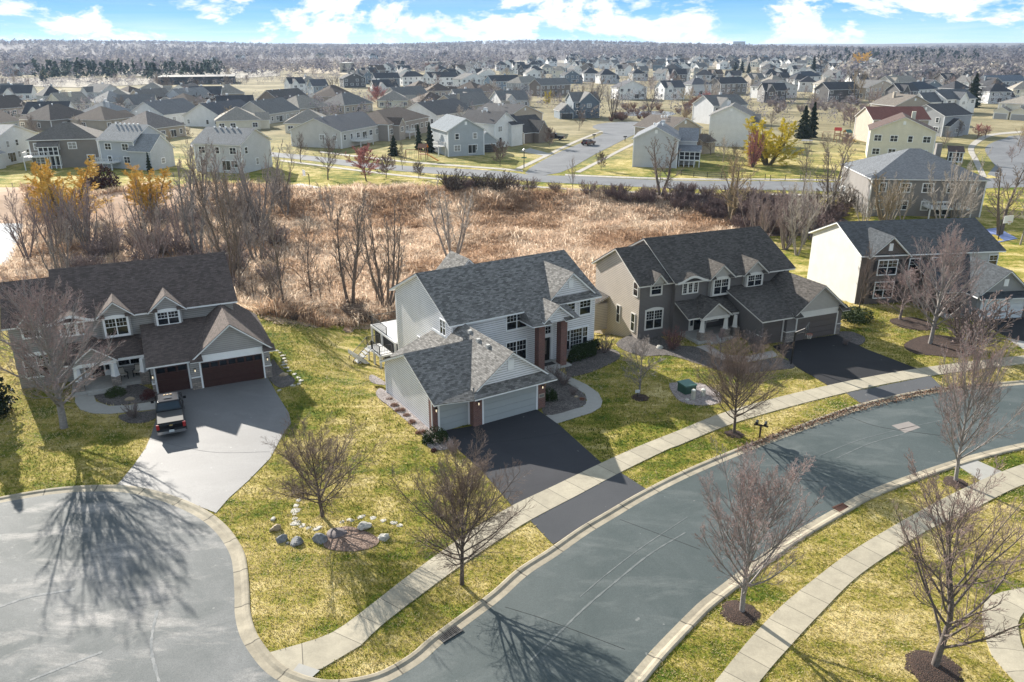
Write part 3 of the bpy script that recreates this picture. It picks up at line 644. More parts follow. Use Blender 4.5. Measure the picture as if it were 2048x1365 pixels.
# deck with stair and black railing at the left rear corner
dk = MB(); dk.box(1.15, 18.6, .1, 6., 24.6, .3); dk.box(-.2, 19.2, -1.18, 1.15, 22.4, -1.0)
for x, y, zt in ((1.25, 18.8, .1), (1.25, 22., .1), (1.25, 24.5, .1), (5.9, 24.5, .1), (-.1, 19.3, -1.1), (-.1, 22.3, -1.1), (-.1, 20.8, -1.1)): dk.box(x - .09, y - .09, -3.2, x + .09, y + .09, zt)
for vy in (21.2, 22.35): dk.obox((-1.15, vy, -1.95), (1.0, 0, -.85), (0, .06, 0), (0, 0, .2))
for k in range(7): dk.box(-.55 - k * .28, 21.2, -1.2 - k * .24, -.2 - k * .28, 22.35, -1.14 - k * .24)
dk.box(-1.0, 18.2, -2.75, -.75, 22.6, -2.45); dk.box(-1.0, 18.2, -2.75, .9, 18.4, -2.45)
deck = C.part('deck', dk, plain('deck_white', (.66, .66, .65), .6, scale=2.))
rl = MB()
def rail(m_, a, b, z, h=.95, gap=.14):
    a, b = Vector(a), Vector(b); n = max(2, int((b - a).length / gap))
    for q in (.1, h): m_.tube([a + Vector((0, 0, z + q)), b + Vector((0, 0, z + q))], .03, 4)
    for k in range(n + 1):
        p = a.lerp(b, k / n); m_.tube([p + Vector((0, 0, z + .1)), p + Vector((0, 0, z + h))], .045 if k in (0, n) else .016, 4)
rail(rl, (1.2, 20.6, 0), (1.2, 24.5, 0), .3); rail(rl, (1.2, 24.5, 0), (5.9, 24.5, 0), .3); rail(rl, (-.15, 19.25, 0), (-.15, 21.1, 0), -1.); rail(rl, (-.15, 19.25, 0), (1.1, 19.25, 0), -1.); rail(rl, (-.15, 22.35, 0), (1.1, 22.35, 0), -1.)
rail(rl, (-.2, 22.35, -1.), (-2.1, 22.35, -2.65), 0.); rail(rl, (-.2, 21.2, -1.), (-2.1, 21.2, -2.65), 0.)
C.part('deck_railing', rl, BLACKM, deck)
hw = MB(); hw.box(1.4, 18.7, -3., 5.7, 24.2, .05); C.part('under_deck_shade', hw, plain('under_deck_dark', (.03, .03, .032), .9))  # solid dark box standing in for the shade beneath the deck
# ================================================================ craftsman pair (west and east neighbours)
def craftsman(name, px, yaw, label, wallm, gablem, roofm, doorm, du, single, wing, trim=WHITE, wings=(True,), z0=-3.4, lampson=True, sidem=None, dwin=False):
    H = House(name, hloc(*px), yaw, label, wallm, roofm, trim)
    # main block with ridge along the street
    H.gable((-10.3, 4.05, 5.3, 17.3), 5.5, 8.55, 'u', (-9.95, 3.65, 5.75, 16.85), z0=z0); H.flush()
    # lower left wing
    H.gable((-13.9, -9.9, 5.9, 15.3), 5.45, 8.05, 'u', (-13.5, -9.9, 6.3, 14.9), z0=z0)
    if sidem: H.wm = sidem
    H.flush('wing_wall', 'wing_roof'); H.wm = wallm
    # garage: front slope running up to the main wall, then the double-door gable
    sl = .27
    H.roofpoly([(single[0] - .62, -.35, 2.7), (-.74, -.35, 2.7), (1.55, 5.74, 2.7 + 6.09 * sl), (single[0] - .62, 5.74, 2.7 + 6.09 * sl)])
    a, b_ = single[0] - .3, 5.55
    H.W.poly([(a, 5.7, -.3), (a, .42, -.3), (a, .42, 2.75), (a, 5.7, 4.1)]); H.W.poly([(a, .42, -.3), (-.5, .42, -.3), (-.5, .42, 2.7), (a, .42, 2.7)])
    H.flush('garage_wall', 'garage_roof')
    H.W.box(-.28, .06, -.3, 5.5, 9.05, 2.55); H.flush('garage_wall'); H.gable((-.72, 5.95, -.42, 9.4), 2.68, 5.36, 'v', (-.29, 5.51, .05, 9.1), z0=2.5); H.wm = gablem; H.flush('garage_gable_wall', 'garage_gable_roof'); H.wm = wallm
    for u0 in (-.75, 5.0): H.roofpoly([(u0, -.6, 2.62), (u0 + 1.0, -.6, 2.62), (u0 + .95, .04, 3.0), (u0 + .05, .04, 3.0)], .12)
    H.flush('wall', 'return_roof')
    tb = MB(); tb.box(.0, -.02, 2.36, 4.98, .06, 2.85); H.part('header_board', tb, trim)
    H.garage_door(.06, 4.9, .01, 2.28, doorm, wins=dwin); H.garage_door(single[0], single[1], .375, 2.28, doorm, wins=dwin)
    mw = (single[1] + .15, -.08)
    for u0, u1 in (mw, (5.02, 5.56), (single[0] - .36, single[0] - .14)):
        H.pillar(u0, u1, -.08, .6, 0, 1.05, STONE, 'stone_pier'); H.pillar(u0 + .03, u1 - .03, -.04, .6, 1.05, 2.6, gablem if False else H.wm, 'pier_panel')
        cp = MB(); cp.box(u0 - .03, -.11, 1.05, u1 + .03, .6, 1.12); H.part('pier_cap', cp, trim)
        if lampson: H.lamp((u0 + u1) / 2, -.04, 1.7)
    # wall dormers with gables
    def dormer(u, hw, zb, zt, zr, wu, win=True, v=5.28):
        H.W.box(u - hw, v, zb - .25, u + hw, 7.2, zt + .3)
        H.gable((u - hw - .42, u + hw + .42, v - .3, 8.6), zt + .12, zr, 'v', (u - hw, u + hw, v - .012, v + .2), z0=zt)
        H.wm = gablem; H.flush('dormer_wall', 'dormer_roof'); H.wm = wallm
        for q in (-1, 1): H.roofpoly([(u + q * hw * .95 - .32, v - .28, zt + .1), (u + q * hw * .95 + .32, v - .28, zt + .1), (u + q * hw * .95 + .3, v - .015, zt + .3), (u + q * hw * .95 - .3, v - .015, zt + .3)], .06)
        H.flush('wall', 'return_roof')
        H.window((u, v - .014, zb), wu, zt - zb - .1, 'f', 2, True, (3, 2), arch=.16, fw=.17)
    dormer(-5.7 + du, 1.12, 3.9, 5.4, 6.85, 1.6); dormer(-1.7 + du, 1.12, 4.25, 5.4, 6.85, 1.6)
    # triple window under an eyebrow
    e = MB(); ue = -8.95 + du
    K = 14; ey = [(ue - 1.75 + 3.5 * k / K, 5.5 + .5 * math.cos((k / K - .5) * PI) ** 2) for k in range(K + 1)]
    for k in range(K):
        (x0, z0_), (x1, z1_) = ey[k], ey[k + 1]
        e.poly([(x0, 5.24, z0_ + .02), (x1, 5.24, z1_ + .02), (x1, 6.6, z1_ + .28), (x0, 6.6, z0_ + .28)], 0); e.poly([(x0, 5.22, z0_ - .2), (x1, 5.22, z1_ - .2), (x1, 5.24, z1_ + .03), (x0, 5.24, z0_ + .03)], 1)
        e.poly([(x0, 5.73, 4.9), (x1, 5.73, 4.9), (x1, 5.73, z1_), (x0, 5.73, z0_)], 2)
    H.part('eyebrow_roof', e, [roofm, trim, wallm], uv=True)
    for q in (-.62, 0, .62): H.window((ue + q, 5.72, 4.25), .38, .95 + (.14 if q == 0 else 0), 'f', 1, False, (2, 4), fw=.12)
    # wing windows, small dormer gable
    uw = -11.95 + du * .3
    H.window((uw, 6.3, 4.35), 1.05, 1.0, 'f', 1, True, (3, 2), fw=.16); H.window((uw - .05, 6.3, .95), 1.75, 1.75, 'f', 2, True, (3, 3), arch=.2, fw=.15)
    H.gable((uw - .85, uw + .85, 5.6, 8.0), 5.55, 6.5, 'v', (uw - .6, uw + .6, 5.9, 6.2), z0=5.3); H.wm = gablem; H.flush('small_gable_wall', 'small_gable_roof'); H.wm = wallm
    # porch: shed roof, gable, tapered columns on stone
    H.roofpoly([(-9.95, 3.3, 2.55), (a - .05, 3.3, 2.55), (a - .05, 5.74, 3.55), (-9.95, 5.74, 3.55)]); H.flush('wall', 'porch_roof')
    up_ = -7.7 + du
    H.gable((up_ - 1.75, up_ + 1.75, 2.75, 5.7), 2.6, 3.95, 'v', (up_ - 1.4, up_ + 1.4, 3.05, 3.2), z0=2.45); H.wm = gablem; H.flush('porch_gable', 'porch_gable_roof'); H.wm = wallm
    bm = MB(); bm.box(up_ - 1.6, 3.0, 2.22, up_ + 1.6, 3.25, 2.5); bm.box(up_ + 1.6, 3.35, 2.25, a - .05, 3.55, 2.45); H.part('porch_beam', bm, trim)
    for q in (up_ - 1.35, up_ + 1.35, a - .55):
        H.pillar(q - .34, q + .34, 2.85, 3.5, -.1, 1.1, STONE, 'stone_pier')
        cb = MB(); cb.lathe([(.36, 1.1), (.34, 1.2), (.30, 1.2), (.21, 2.25)], (q, 3.18, 0), 4); H.part('porch_column', cb, trim)
    ps = MB(); ps.box(up_ - 2., 2.75, -.1, up_ + 2., 5.74, .3); ps.box(up_ + 2., 3.2, -.1, a, 5.74, .3); ps.box(up_ - .8, 2.3, -.1, up_ + .9, 2.75, .16); H.part('porch_floor', ps, CONC)
    dr = MB(); dr.box(up_ - .5, 5.66, .3, up_ + .45, 5.75, 2.35); d = H.part('front_door', dr, plain('dark_door', (.02, .018, .018), .25))
    ft = MB(); ft.box(up_ - 1.05, 5.68, .3, up_ - .5, 5.76, 2.5); ft.box(up_ + .45, 5.68, .3, up_ + 1.0, 5.76, 2.5); ft.box(up_ - .5, 5.68, 2.35, up_ + .45, 5.76, 2.5); H.part('door_frame', ft, trim, d)
    pg = MB(); pg.box(up_ - .92, 5.66, .8, up_ - .62, 5.68, 2.3); pg.box(up_ + .57, 5.66, .8, up_ + .87, 5.68, 2.3); pg.box(up_ - .3, 5.64, .9, up_ + .25, 5.66, 2.2); H.part('pane', pg, GLASS, d)
    H.window((a - 1.55, 5.75, 1.0), 1.75, 1.25, 'f', 2, True, (3, 2))
    return H
SIDL = siding((.33, .32, .31), .17, 'taupe_shake', .7); GABL = siding((.35, .34, .335), .17, 'grey_shake', .8)
ROOFL = shingle((.10, .078, .07), 'brown_shingles', .3); DOORL = plain('wood_garage_door', (.050, .016, .012), .45, scale=6., var=.35)
Lh = craftsman('craftsman_house', (407, 777), RAD(25.7), 'taupe craftsman house with dark wood garage doors, black pickup parked in front', SIDL, GABL, ROOFL, DOORL, 0., (-3.36, -.95), True, dwin=True)
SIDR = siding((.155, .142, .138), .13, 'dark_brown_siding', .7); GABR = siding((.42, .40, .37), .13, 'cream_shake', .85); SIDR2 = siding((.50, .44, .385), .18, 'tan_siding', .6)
ROOFR = shingle((.078, .07, .064), 'charcoal_shingles', .35); DOORR = plain('brown_garage_door', (.105, .088, .082), .5, scale=1.5, var=.1)
Rh = craftsman('craftsman_house', (1588, 683), RAD(22.95), 'dark brown craftsman house with stone porch piers beside the black basketball hoop', SIDR, GABR, ROOFR, DOORR, .65, (-3.75, -1.35), True, plain('cream_trim', (.62, .60, .56), .5, scale=2., var=.08), sidem=None, lampson=False)
# tan cladding on the east house's lit side wall, bump-out and side windows
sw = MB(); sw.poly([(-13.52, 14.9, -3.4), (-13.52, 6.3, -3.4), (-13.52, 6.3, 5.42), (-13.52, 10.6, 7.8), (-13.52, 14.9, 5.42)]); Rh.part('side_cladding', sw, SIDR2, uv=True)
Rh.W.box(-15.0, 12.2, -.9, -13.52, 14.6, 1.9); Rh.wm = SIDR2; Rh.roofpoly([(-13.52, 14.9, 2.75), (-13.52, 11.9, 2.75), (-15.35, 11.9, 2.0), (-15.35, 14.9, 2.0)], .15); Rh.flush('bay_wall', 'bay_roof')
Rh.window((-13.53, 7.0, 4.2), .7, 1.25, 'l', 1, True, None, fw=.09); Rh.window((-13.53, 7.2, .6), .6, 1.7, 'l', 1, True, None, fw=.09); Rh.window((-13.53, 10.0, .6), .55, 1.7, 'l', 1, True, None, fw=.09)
# ================================================================ pale house with slate roof (far east)
SIDW = siding((.60, .595, .585), .12, 'cream_siding', .75); ROOFW = shingle((.055, .062, .070), 'slate_shingles', .3); FRW = masonry('grey_brown_brick', (.13, .105, .095), (.09, .075, .07), (.16, .14, .13), .22, .08)
Wh = House('suburban_house', hloc(1956, 640), RAD(8.), 'cream sided house with slate blue roof, dark shutters and a white garage door', SIDW, ROOFW)
Wh.gable((-10.0, 7.0, 6.4, 18.0), 5.5, 7.95, 'u', (-9.65, 6.55, 6.9, 17.5), z0=-3.0); Wh.flush()
Wh.gable((-9.2, -4.3, 6.05, 10.8), 5.35, 7.55, 'v', (-8.75, -4.75, 6.5, 7.2), z0=-.2); Wh.wm = FRW; Wh.flush('brick_front', 'cross_gable_roof')
Wh.W.poly([(-9.6, 6.88, -.2), (3.0, 6.88, -.2), (3.0, 6.88, 5.25), (-9.6, 6.88, 5.25)]); Wh.flush('brick_front')
Wh.wm = siding((.30, .305, .315), .13, 'grey_siding_front', .7)
Wh.gable((-.9, 5.5, -.4, 8.0), 2.6, 5.25, 'v', (-.5, 5.1, .04, 7.5)); Wh.roofpoly([(-.9, -.8, 2.5), (5.5, -.8, 2.5), (5.2, .03, 2.95), (-.6, .03, 2.95)], .14); Wh.roofpoly([(-3.6, 1.6, 2.6), (-.6, 1.6, 2.6), (-.6, 6.9, 4.6), (-3.6, 6.9, 4.6)], .14); Wh.flush('garage_wall', 'garage_roof')
Wh.W.box(-3.3, 2.0, -.2, -.5, 6.9, 2.6); Wh.wm = FRW; Wh.flush('entry_wall')
Wh.garage_door(.05, 4.75, 0.0, 2.15, plain('white_garage_door', (.66, .68, .70), .5, scale=1.5, var=.05)); Wh.pillar(4.8, 5.2, -.08, .3, 0, 2.4, FRW, 'brick_pier')
for q in ((2.05, .0, 3.5, 2.55, .05, 4.25), (-6.95, 6.42, 5.9, -6.5, 6.5, 6.7)): vt = MB(); vt.box(*q); Wh.part('gable_vent', vt, WHITE)
for P, w_, h_ in (((-6.75, 6.5, 3.3), 2.1, 1.55), ((-3.4, 6.88, 3.6), 1.05, 1.2), ((-.8, 6.88, 3.6), 1.05, 1.2), ((1.9, 6.88, 3.6), 1.6, 1.2), ((-6.75, 6.5, .7), 2.1, 1.7), ((6.0, 6.9, 3.7), .95, 1.15)):
    Wh.window(P, w_, h_, 'f', 2 if w_ > 1.2 else 1, True, (2, 2), fw=.1)
    if P[0] < 5:
        for q in (-1, 1): sh = MB(); sh.box(P[0] + q * (w_ / 2 + .36) - .2, P[1] - .05, P[2] - .05, P[0] + q * (w_ / 2 + .36) + .2, P[1], P[2] + h_ + .05); Wh.part('shutter', sh, plain('dark_shutter', (.022, .02, .022), .6))
dr = MB(); dr.box(-2.2, 1.92, .1, -1.3, 2.0, 2.2); Wh.part('front_door', dr, plain('dark_door', (.02, .018, .018), .25))
st = MB(); st.box(-3.2, .8, -.1, -.6, 2.0, .12); Wh.part('porch_step', st, CONC)
# ---------------------------------------------------------------- bare trees, shrubs, reeds, woods
def bark_mat(name, bark, tip, lo=.35, hi=1.):
    m, nt, b = newmat(name); a = nt.nodes.new('ShaderNodeAttribute'); a.attribute_name = 'twig'
    v = coord(nt); n = ramp(nt, noise(nt, v, 5., 4), (.3, .7), (.7, 1.25))
    col = mixc(nt, ramp(nt, a.outputs['Fac'], (lo, 0.), (hi, 1.)), bark, tip)
    nt.links.new(mixc(nt, 1., col, n, 'MULTIPLY'), b.inputs['Base Color']); b.inputs['Roughness'].default_value = .85; b.inputs['Specular IOR Level'].default_value = .25
    return m
BARK = bark_mat('bark_brown', (.10, .08, .068), (.20, .145, .12))
BARKG = bark_mat('bark_grey', (.19, .17, .155), (.36, .31, .285))
BARKR = bark_mat('bark_red_buds', (.24, .22, .21), (.36, .215, .20), .80, 1.)
BARKP = bark_mat('bark_pink_buds', (.10, .075, .07), (.52, .22, .20), .35, .9)
BARKO = bark_mat('willow_orange', (.12, .09, .06), (.70, .46, .09), .1, .5)
BARKY = bark_mat('willow_yellow', (.11, .09, .05), (.64, .52, .05), .1, .5)
BARKT = bark_mat('marsh_tree_bark', (.135, .108, .09), (.29, .235, .195))
BARKL = bark_mat('pale_bark', (.28, .245, .215), (.48, .43, .38))
BARKM = bark_mat('mauve_twigs', (.19, .155, .145), (.36, .265, .25))
BARKB = bark_mat('straw_twigs', (.18, .14, .09), (.42, .32, .18))
BARKD = bark_mat('plum_brush', (.16, .118, .11), (.31, .22, .21))
def nrm(a): return a / np.maximum(np.linalg.norm(a, axis=-1, keepdims=True), 1e-9)
def growth(rg, P, D, L, seg, up, wob, droop=0):
    n = len(P); pts = np.zeros((n, seg + 1, 3)); pts[:, 0] = P; d = D.copy()
    for k in range(seg):
        d = d + np.array([0, 0, up - droop * k / seg]) + rg.normal(0, wob, (n, 3)); d = nrm(d)
        pts[:, k + 1] = pts[:, k] + d * (L / seg)[:, None]
    return pts
def tubes(pts, r0, r1, sides, twig, acc):
    n, K, _ = pts.shape
    d = np.gradient(pts, axis=1); d = nrm(d)
    ref = np.where(np.abs(d[:, :1, 2:3]) > .9, np.array([1., 0, 0]), np.array([0, 0, 1.])); ref = np.broadcast_to(ref, d.shape)
    a = nrm(np.cross(d, ref)); b = np.cross(d, a)
    t = np.linspace(0, 1, K)[None, :]; r = r0[:, None] * (1 - t) + r1[:, None] * t
    w = 2 * PI * np.arange(sides) / sides
    V = pts[:, :, None] + (a[:, :, None] * np.cos(w)[None, None, :, None] + b[:, :, None] * np.sin(w)[None, None, :, None]) * r[:, :, None, None]
    base = acc['n']; acc['n'] += n * K * sides; acc['v'].append(V.reshape(-1, 3))
    i = base + (np.arange(n)[:, None, None] * K + np.arange(K - 1)[None, :, None]) * sides; q = np.arange(sides)[None, None, :]; q2 = (q + 1) % sides
    acc['f'].append(np.stack([i + q, i + q2, i + sides + q2, i + sides + q], -1).reshape(-1, 4))
    acc['t'].append(np.broadcast_to((twig[0] + (twig[1] - twig[0]) * t)[:, :, None], (n, K, sides)).ravel())
def quadmesh(name, V, Fq, mats, twig=None, smooth=True, colors=None):
    me = bpy.data.meshes.new(name); me.vertices.add(len(V)); me.vertices.foreach_set('co', np.asarray(V, np.float32).ravel())
    n = len(Fq); me.loops.add(n * 4); me.loops.foreach_set('vertex_index', np.asarray(Fq, np.int32).ravel()); me.polygons.add(n)
    me.polygons.foreach_set('loop_start', np.arange(0, n * 4, 4, dtype=np.int32)); me.polygons.foreach_set('loop_total', np.full(n, 4, np.int32))
    if smooth: me.polygons.foreach_set('use_smooth', np.ones(n, bool))
    me.materials.append(mats); me.update(); me.validate()
    if twig is not None: me.attributes.new('twig', 'FLOAT', 'POINT').data.foreach_set('value', np.asarray(twig, np.float32))
    if colors is not None:
        c = np.c_[colors, np.ones(len(colors))].astype(np.float32); me.color_attributes.new('tone', 'FLOAT_COLOR', 'POINT').data.foreach_set('color', c.ravel())
    return me
def accmesh(name, acc, mat): return quadmesh(name, np.concatenate(acc['v']), np.concatenate(acc['f']), mat, np.concatenate(acc['t']))
def newacc(): return dict(v=[], f=[], t=[], n=0)
def tree_proto(seed, H, r, stems=1, lean=.0, trunk_wob=.03, levels=(), spread=None, trunk_top=.12, sides=7, fat=1.):
    """trunk and crown meshes; levels: children, t0, t1, angle, length factor, segments, sides, up, wobble, droop"""
    rg = np.random.default_rng(seed); tr, cr = newacc(), newacc()
    az = rg.uniform(0, 2 * PI, stems) if stems > 1 else np.zeros(1)
    az = az * 0 + np.arange(stems) * 2 * PI / stems + rg.uniform(-.4, .4, stems)
    D = np.c_[np.cos(az) * lean, np.sin(az) * lean, np.ones(stems)]; P = np.c_[np.cos(az), np.sin(az), az * 0] * (r * .8 if stems > 1 else 0)
    P[:, 2] = -.15; L = H * rg.uniform(.85, 1.0, stems) if stems > 1 else np.array([H])
    pts = growth(rg, P, nrm(D), L, 9, .05 if stems > 1 else .02, trunk_wob)
    R0 = np.full(stems, r); R1 = R0 * trunk_top
    tubes(pts, R0, R1, sides, (0, .25), tr)
    par, pr0, pr1, pL = pts, R0, R1, L
    for li, (m, t0, t1, ang, lf, seg, sd, up, wob, droop) in enumerate(levels):
        n = len(par); K = par.shape[1]
        t = np.linspace(t0, t1, m)[None, :] + rg.uniform(-.5, .5, (n, m)) * (t1 - t0) / m; t = np.clip(t, .02, .99)
        x = t * (K - 1); k = np.minimum(x.astype(int), K - 2); fx = (x - k)[..., None]; ar = np.arange(n)[:, None]
        p = par[ar, k] * (1 - fx) + par[ar, k + 1] * fx; tan = nrm(par[ar, k + 1] - par[ar, k])
        a = nrm(np.cross(tan, rg.normal(0, 1, tan.shape))); b = np.cross(tan, a)
        ph = (np.arange(m)[None, :] * 2.39996 + rg.uniform(0, 6.28, (n, 1)) + rg.normal(0, .35, (n, m)))[..., None]
        if li == 0:
            a = np.broadcast_to(np.array([1., 0, 0]), tan.shape); b = np.broadcast_to(np.array([0, 1., 0]), tan.shape)
        th = (ang[0] + (ang[1] - ang[0]) * t + rg.normal(0, .10, t.shape))[..., None]
        d = nrm(np.cos(th) * tan + np.sin(th) * (a * np.cos(ph) + b * np.sin(ph)))
        u = (t - t0) / max(t1 - t0, 1e-6)
        env = spread(u) if (li == 0 and spread) else (1 - .62 * t)
        Lc = (pL[:, None] * lf * env * rg.uniform(.75, 1.15, t.shape)).ravel()
        prad = pr0[:, None] * (1 - t) + pr1[:, None] * t
        rc = np.minimum(np.maximum(prad * (.52 if li == 0 else .68), .005 * fat), (.0042 * fat + (.0125 if li == 0 else .0085) * Lc.reshape(t.shape) ** 1.08)).ravel(); re = np.maximum(rc * .28, .0046 * fat)
        q = growth(rg, p.reshape(-1, 3), d.reshape(-1, 3), Lc, seg, up, wob, droop)
        lv = (.3, .45, .65, .85, 1.)[li]; lv2 = (.45, .65, .85, 1., 1.)[li]
        tubes(q, rc, re, sd, (lv, lv2), cr)
        par, pr0, pr1, pL = q, rc, re, Lc
    return tr, cr
def make_proto(name, mat, *a, **k):
    tr, cr = tree_proto(*a, **k); H = float(max(v[:, 2].max() for v in cr['v']))
    return dict(trunk=accmesh(name + '_trunk', tr, mat), crown=accmesh(name + '_crown', cr, mat), H=H)
oval = lambda u: .55 + .75 * np.sin(np.clip(u * 1.15 + .25, 0, 1.3) * PI * .72) * (1 - .55 * u)
PR = {}
L4 = lambda a, b, c, d: (a, b, c, d)
PR['linden'] = make_proto('linden', BARK, 1, 7.6, .17, fat=1.0, trunk_wob=.02, spread=oval, levels=(
    (44, .24, .96, (1.3, .5), .74, 9, 5, .06, .05, 0), (12, .15, .97, (.75, .5), .44, 6, 4, .05, .09, 0), (8, .12, .97, (.7, .55), .56, 4, 3, .03, .1, 0), (5, .15, .95, (.65, .5), .6, 2, 3, .02, .12, 0)))
PR['linden_b'] = make_proto('linden_b', BARK, 12, 7.0, .16, fat=1.0, trunk_wob=.03, spread=oval, levels=(
    (36, .2, .94, (1.15, .6), .74, 9, 5, .06, .06, 0), (12, .15, .97, (.75, .5), .44, 6, 4, .05, .09, 0), (8, .12, .97, (.7, .55), .56, 4, 3, .03, .1, 0), (5, .15, .95, (.65, .5), .6, 2, 3, .02, .12, 0)))
vase = lambda u: 1.15 - .55 * u
PR['maple'] = make_proto('maple', BARKG, 3, 8.2, .17, fat=1.35, trunk_wob=.035, spread=oval, levels=(
    (30, .2, .93, (.85, .35), .66, 9, 5, .07, .05, 0), (11, .18, .97, (.55, .45), .44, 6, 4, .09, .06, 0), (8, .15, .97, (.6, .5), .52, 4, 3, .07, .08, 0), (4, .2, .95, (.6, .5), .58, 2, 3, .06, .1, 0)))
PR['maple_b'] = make_proto('maple_b', BARKG, 14, 9.5, .16, fat=1.2, trunk_wob=.04, spread=lambda u: 1.1 - .5 * u, levels=(
    (26, .16, .92, (.8, .35), .62, 9, 5, .07, .05, 0), (10, .18, .97, (.55, .45), .40, 6, 4, .08, .07, 0), (7, .15, .97, (.6, .5), .52, 4, 3, .06, .09, 0), (4, .2, .95, (.6, .5), .6, 2, 3, .05, .1, 0)))
PR['maple_wide'] = make_proto('maple_wide', BARKG, 5, 9.5, .24, fat=1.4, trunk_wob=.04, spread=lambda u: 1.2 - .5 * u, levels=(
    (30, .2, .92, (1.0, .4), .62, 9, 5, .07, .06, 0), (11, .18, .97, (.6, .5), .46, 6, 4, .09, .07, 0), (8, .15, .97, (.6, .5), .52, 4, 3, .06, .09, 0), (4, .2, .95, (.6, .5), .58, 2, 3, .05, .1, 0)))
PR['marsh'] = make_proto('marsh', BARKT, 7, 11.5, .17, fat=3.2, stems=3, lean=.30, trunk_wob=.05, levels=(
    (9, .25, .92, (.55, .35), .36, 6, 4, .1, .06, 0), (8, .15, .95, (.55, .45), .48, 4, 3, .08, .08, 0), (6, .15, .95, (.6, .5), .52, 3, 3, .05, .1, 0)))
PR['marsh_b'] = make_proto('marsh_b', BARKT, 8, 10.5, .16, fat=3.2, stems=5, lean=.38, trunk_wob=.05, levels=(
    (7, .3, .92, (.5, .3), .36, 6, 4, .1, .06, 0), (7, .15, .95, (.55, .45), .46, 4, 3, .08, .08, 0), (6, .15, .95, (.6, .5), .52, 3, 3, .05, .1, 0)))
PR['marsh_c'] = make_proto('marsh_c', BARKT, 9, 11., .16, fat=3.2, stems=1, trunk_wob=.05, spread=lambda u: 1.1 - .5 * u, levels=(
    (14, .2, .92, (.7, .35), .42, 6, 4, .1, .07, 0), (8, .15, .95, (.6, .45), .46, 4, 3, .07, .09, 0), (6, .15, .95, (.6, .5), .52, 3, 3, .05, .1, 0)))
PR['spread'] = make_proto('spread', BARKT, 10, 9., .26, fat=3.0, stems=2, lean=.25, trunk_wob=.07, levels=(
    (12, .2, .95, (1.0, .45), .52, 7, 5, .05, .09, 0), (9, .2, .95, (.75, .6), .40, 5, 3, .04, .11, 0), (6, .2, .95, (.7, .6), .45, 3, 3, .02, .12, 0), (3, .2, .95, (.7, .6), .5, 2, 3, .02, .12, 0)))
PR['willow'] = make_proto('willow', BARKO, 11, 7.5, .24, fat=4.2, stems=4, lean=.42, trunk_wob=.05, levels=(
    (13, .07, .97, (1.05, .45), .5, 6, 5, .06, .08, 0), (11, .12, .97, (.85, .6), .46, 5, 3, .04, .1, .1), (9, .1, .97, (.7, .6), .6, 4, 3, .0, .1, .22), (4, .15, .95, (.6, .5), .6, 2, 3, -.06, .1, .2)))
PR['small_far'] = make_proto('small_far', BARK, 13, 4.6, .09, fat=4., stems=1, trunk_wob=.04, spread=oval, levels=(
    (20, .2, .93, (1.1, .4), .55, 6, 4, .06, .07, 0), (9, .15, .95, (.7, .6), .5, 4, 3, .05, .1, 0), (7, .15, .95, (.65, .55), .55, 3, 3, .03, .1, 0), (3, .2, .95, (.6, .5), .6, 2, 3, .03, .1, 0)))
PR['small'] = make_proto('small', BARK, 13, 4.6, .09, fat=1.5, stems=1, trunk_wob=.04, spread=oval, levels=(
    (16, .2, .93, (1.0, .4), .5, 6, 4, .06, .07, 0), (9, .15, .95, (.7, .6), .48, 4, 3, .05, .1, 0), (7, .15, .95, (.65, .55), .55, 3, 3, .03, .1, 0), (3, .2, .95, (.6, .5), .6, 2, 3, .03, .1, 0)))
PR['brush'] = make_proto('brush', BARKD, 15, 2.6, .035, fat=3.6, stems=14, lean=.55, trunk_wob=.08, trunk_top=.3, sides=4, levels=(
    (8, .1, .95, (.7, .5), .45, 4, 3, .06, .1, 0), (6, .15, .95, (.7, .6), .5, 3, 3, .03, .12, 0)))
PR['far_tree'] = make_proto('far_tree', BARKT, 16, 10., .22, fat=5.5, trunk_wob=.05, sides=4, spread=lambda u: 1.1 - .4 * u, levels=(
    (16, .18, .94, (1.0, .4), .55, 4, 3, .06, .08, 0), (9, .2, .95, (.7, .55), .46, 3, 3, .04, .12, 0), (7, .2, .95, (.7, .6), .55, 2, 3, .03, .14, 0)))
for k in ('crown',):   # distant twigs are drawn a little stouter so that they stay visible
    me = PR['far_tree'][k]
def set_mat(o, mat):
    if o.material_slots and mat is not None: o.material_slots[0].link = 'OBJECT'; o.material_slots[0].material = mat
def far_at(px, dist):
    r = ray(px, 90.5); k = dist / math.hypot(r[0], r[1]); x, y = r[0] * k, r[1] * k; return Vector((x, y, float(T(x, y))))
def top_height(base, px, py):
    r = ray(px, py); t = math.hypot(base.x, base.y) / math.hypot(r[0], r[1]); return CAMH + r[2] * t - base.z
rt = random.Random(5)
FARK = {'small': 'small_far', 'maple': 'far_tree'}
def tree(proto, base, label, name='bare_tree', top=None, H=None, wide=1., mat=None, group=None, cat='tree', rz=None, parts=True, lift=0):
    b = at(*base); p = PR[FARK.get(proto, proto) if b.y > 110 else proto]
    h = H if H else top_height(b, base[0], top); s = h / p['H']
    root = empty(name, (b.x, b.y, b.z + lift), rt.uniform(0, 6.28) if rz is None else rz, label, cat, group); root.scale = (s * wide, s * wide, s)
    for k in ('trunk', 'crown'):
        if k in p: set_mat(mesh_obj(k, p[k], root), mat)
    return root
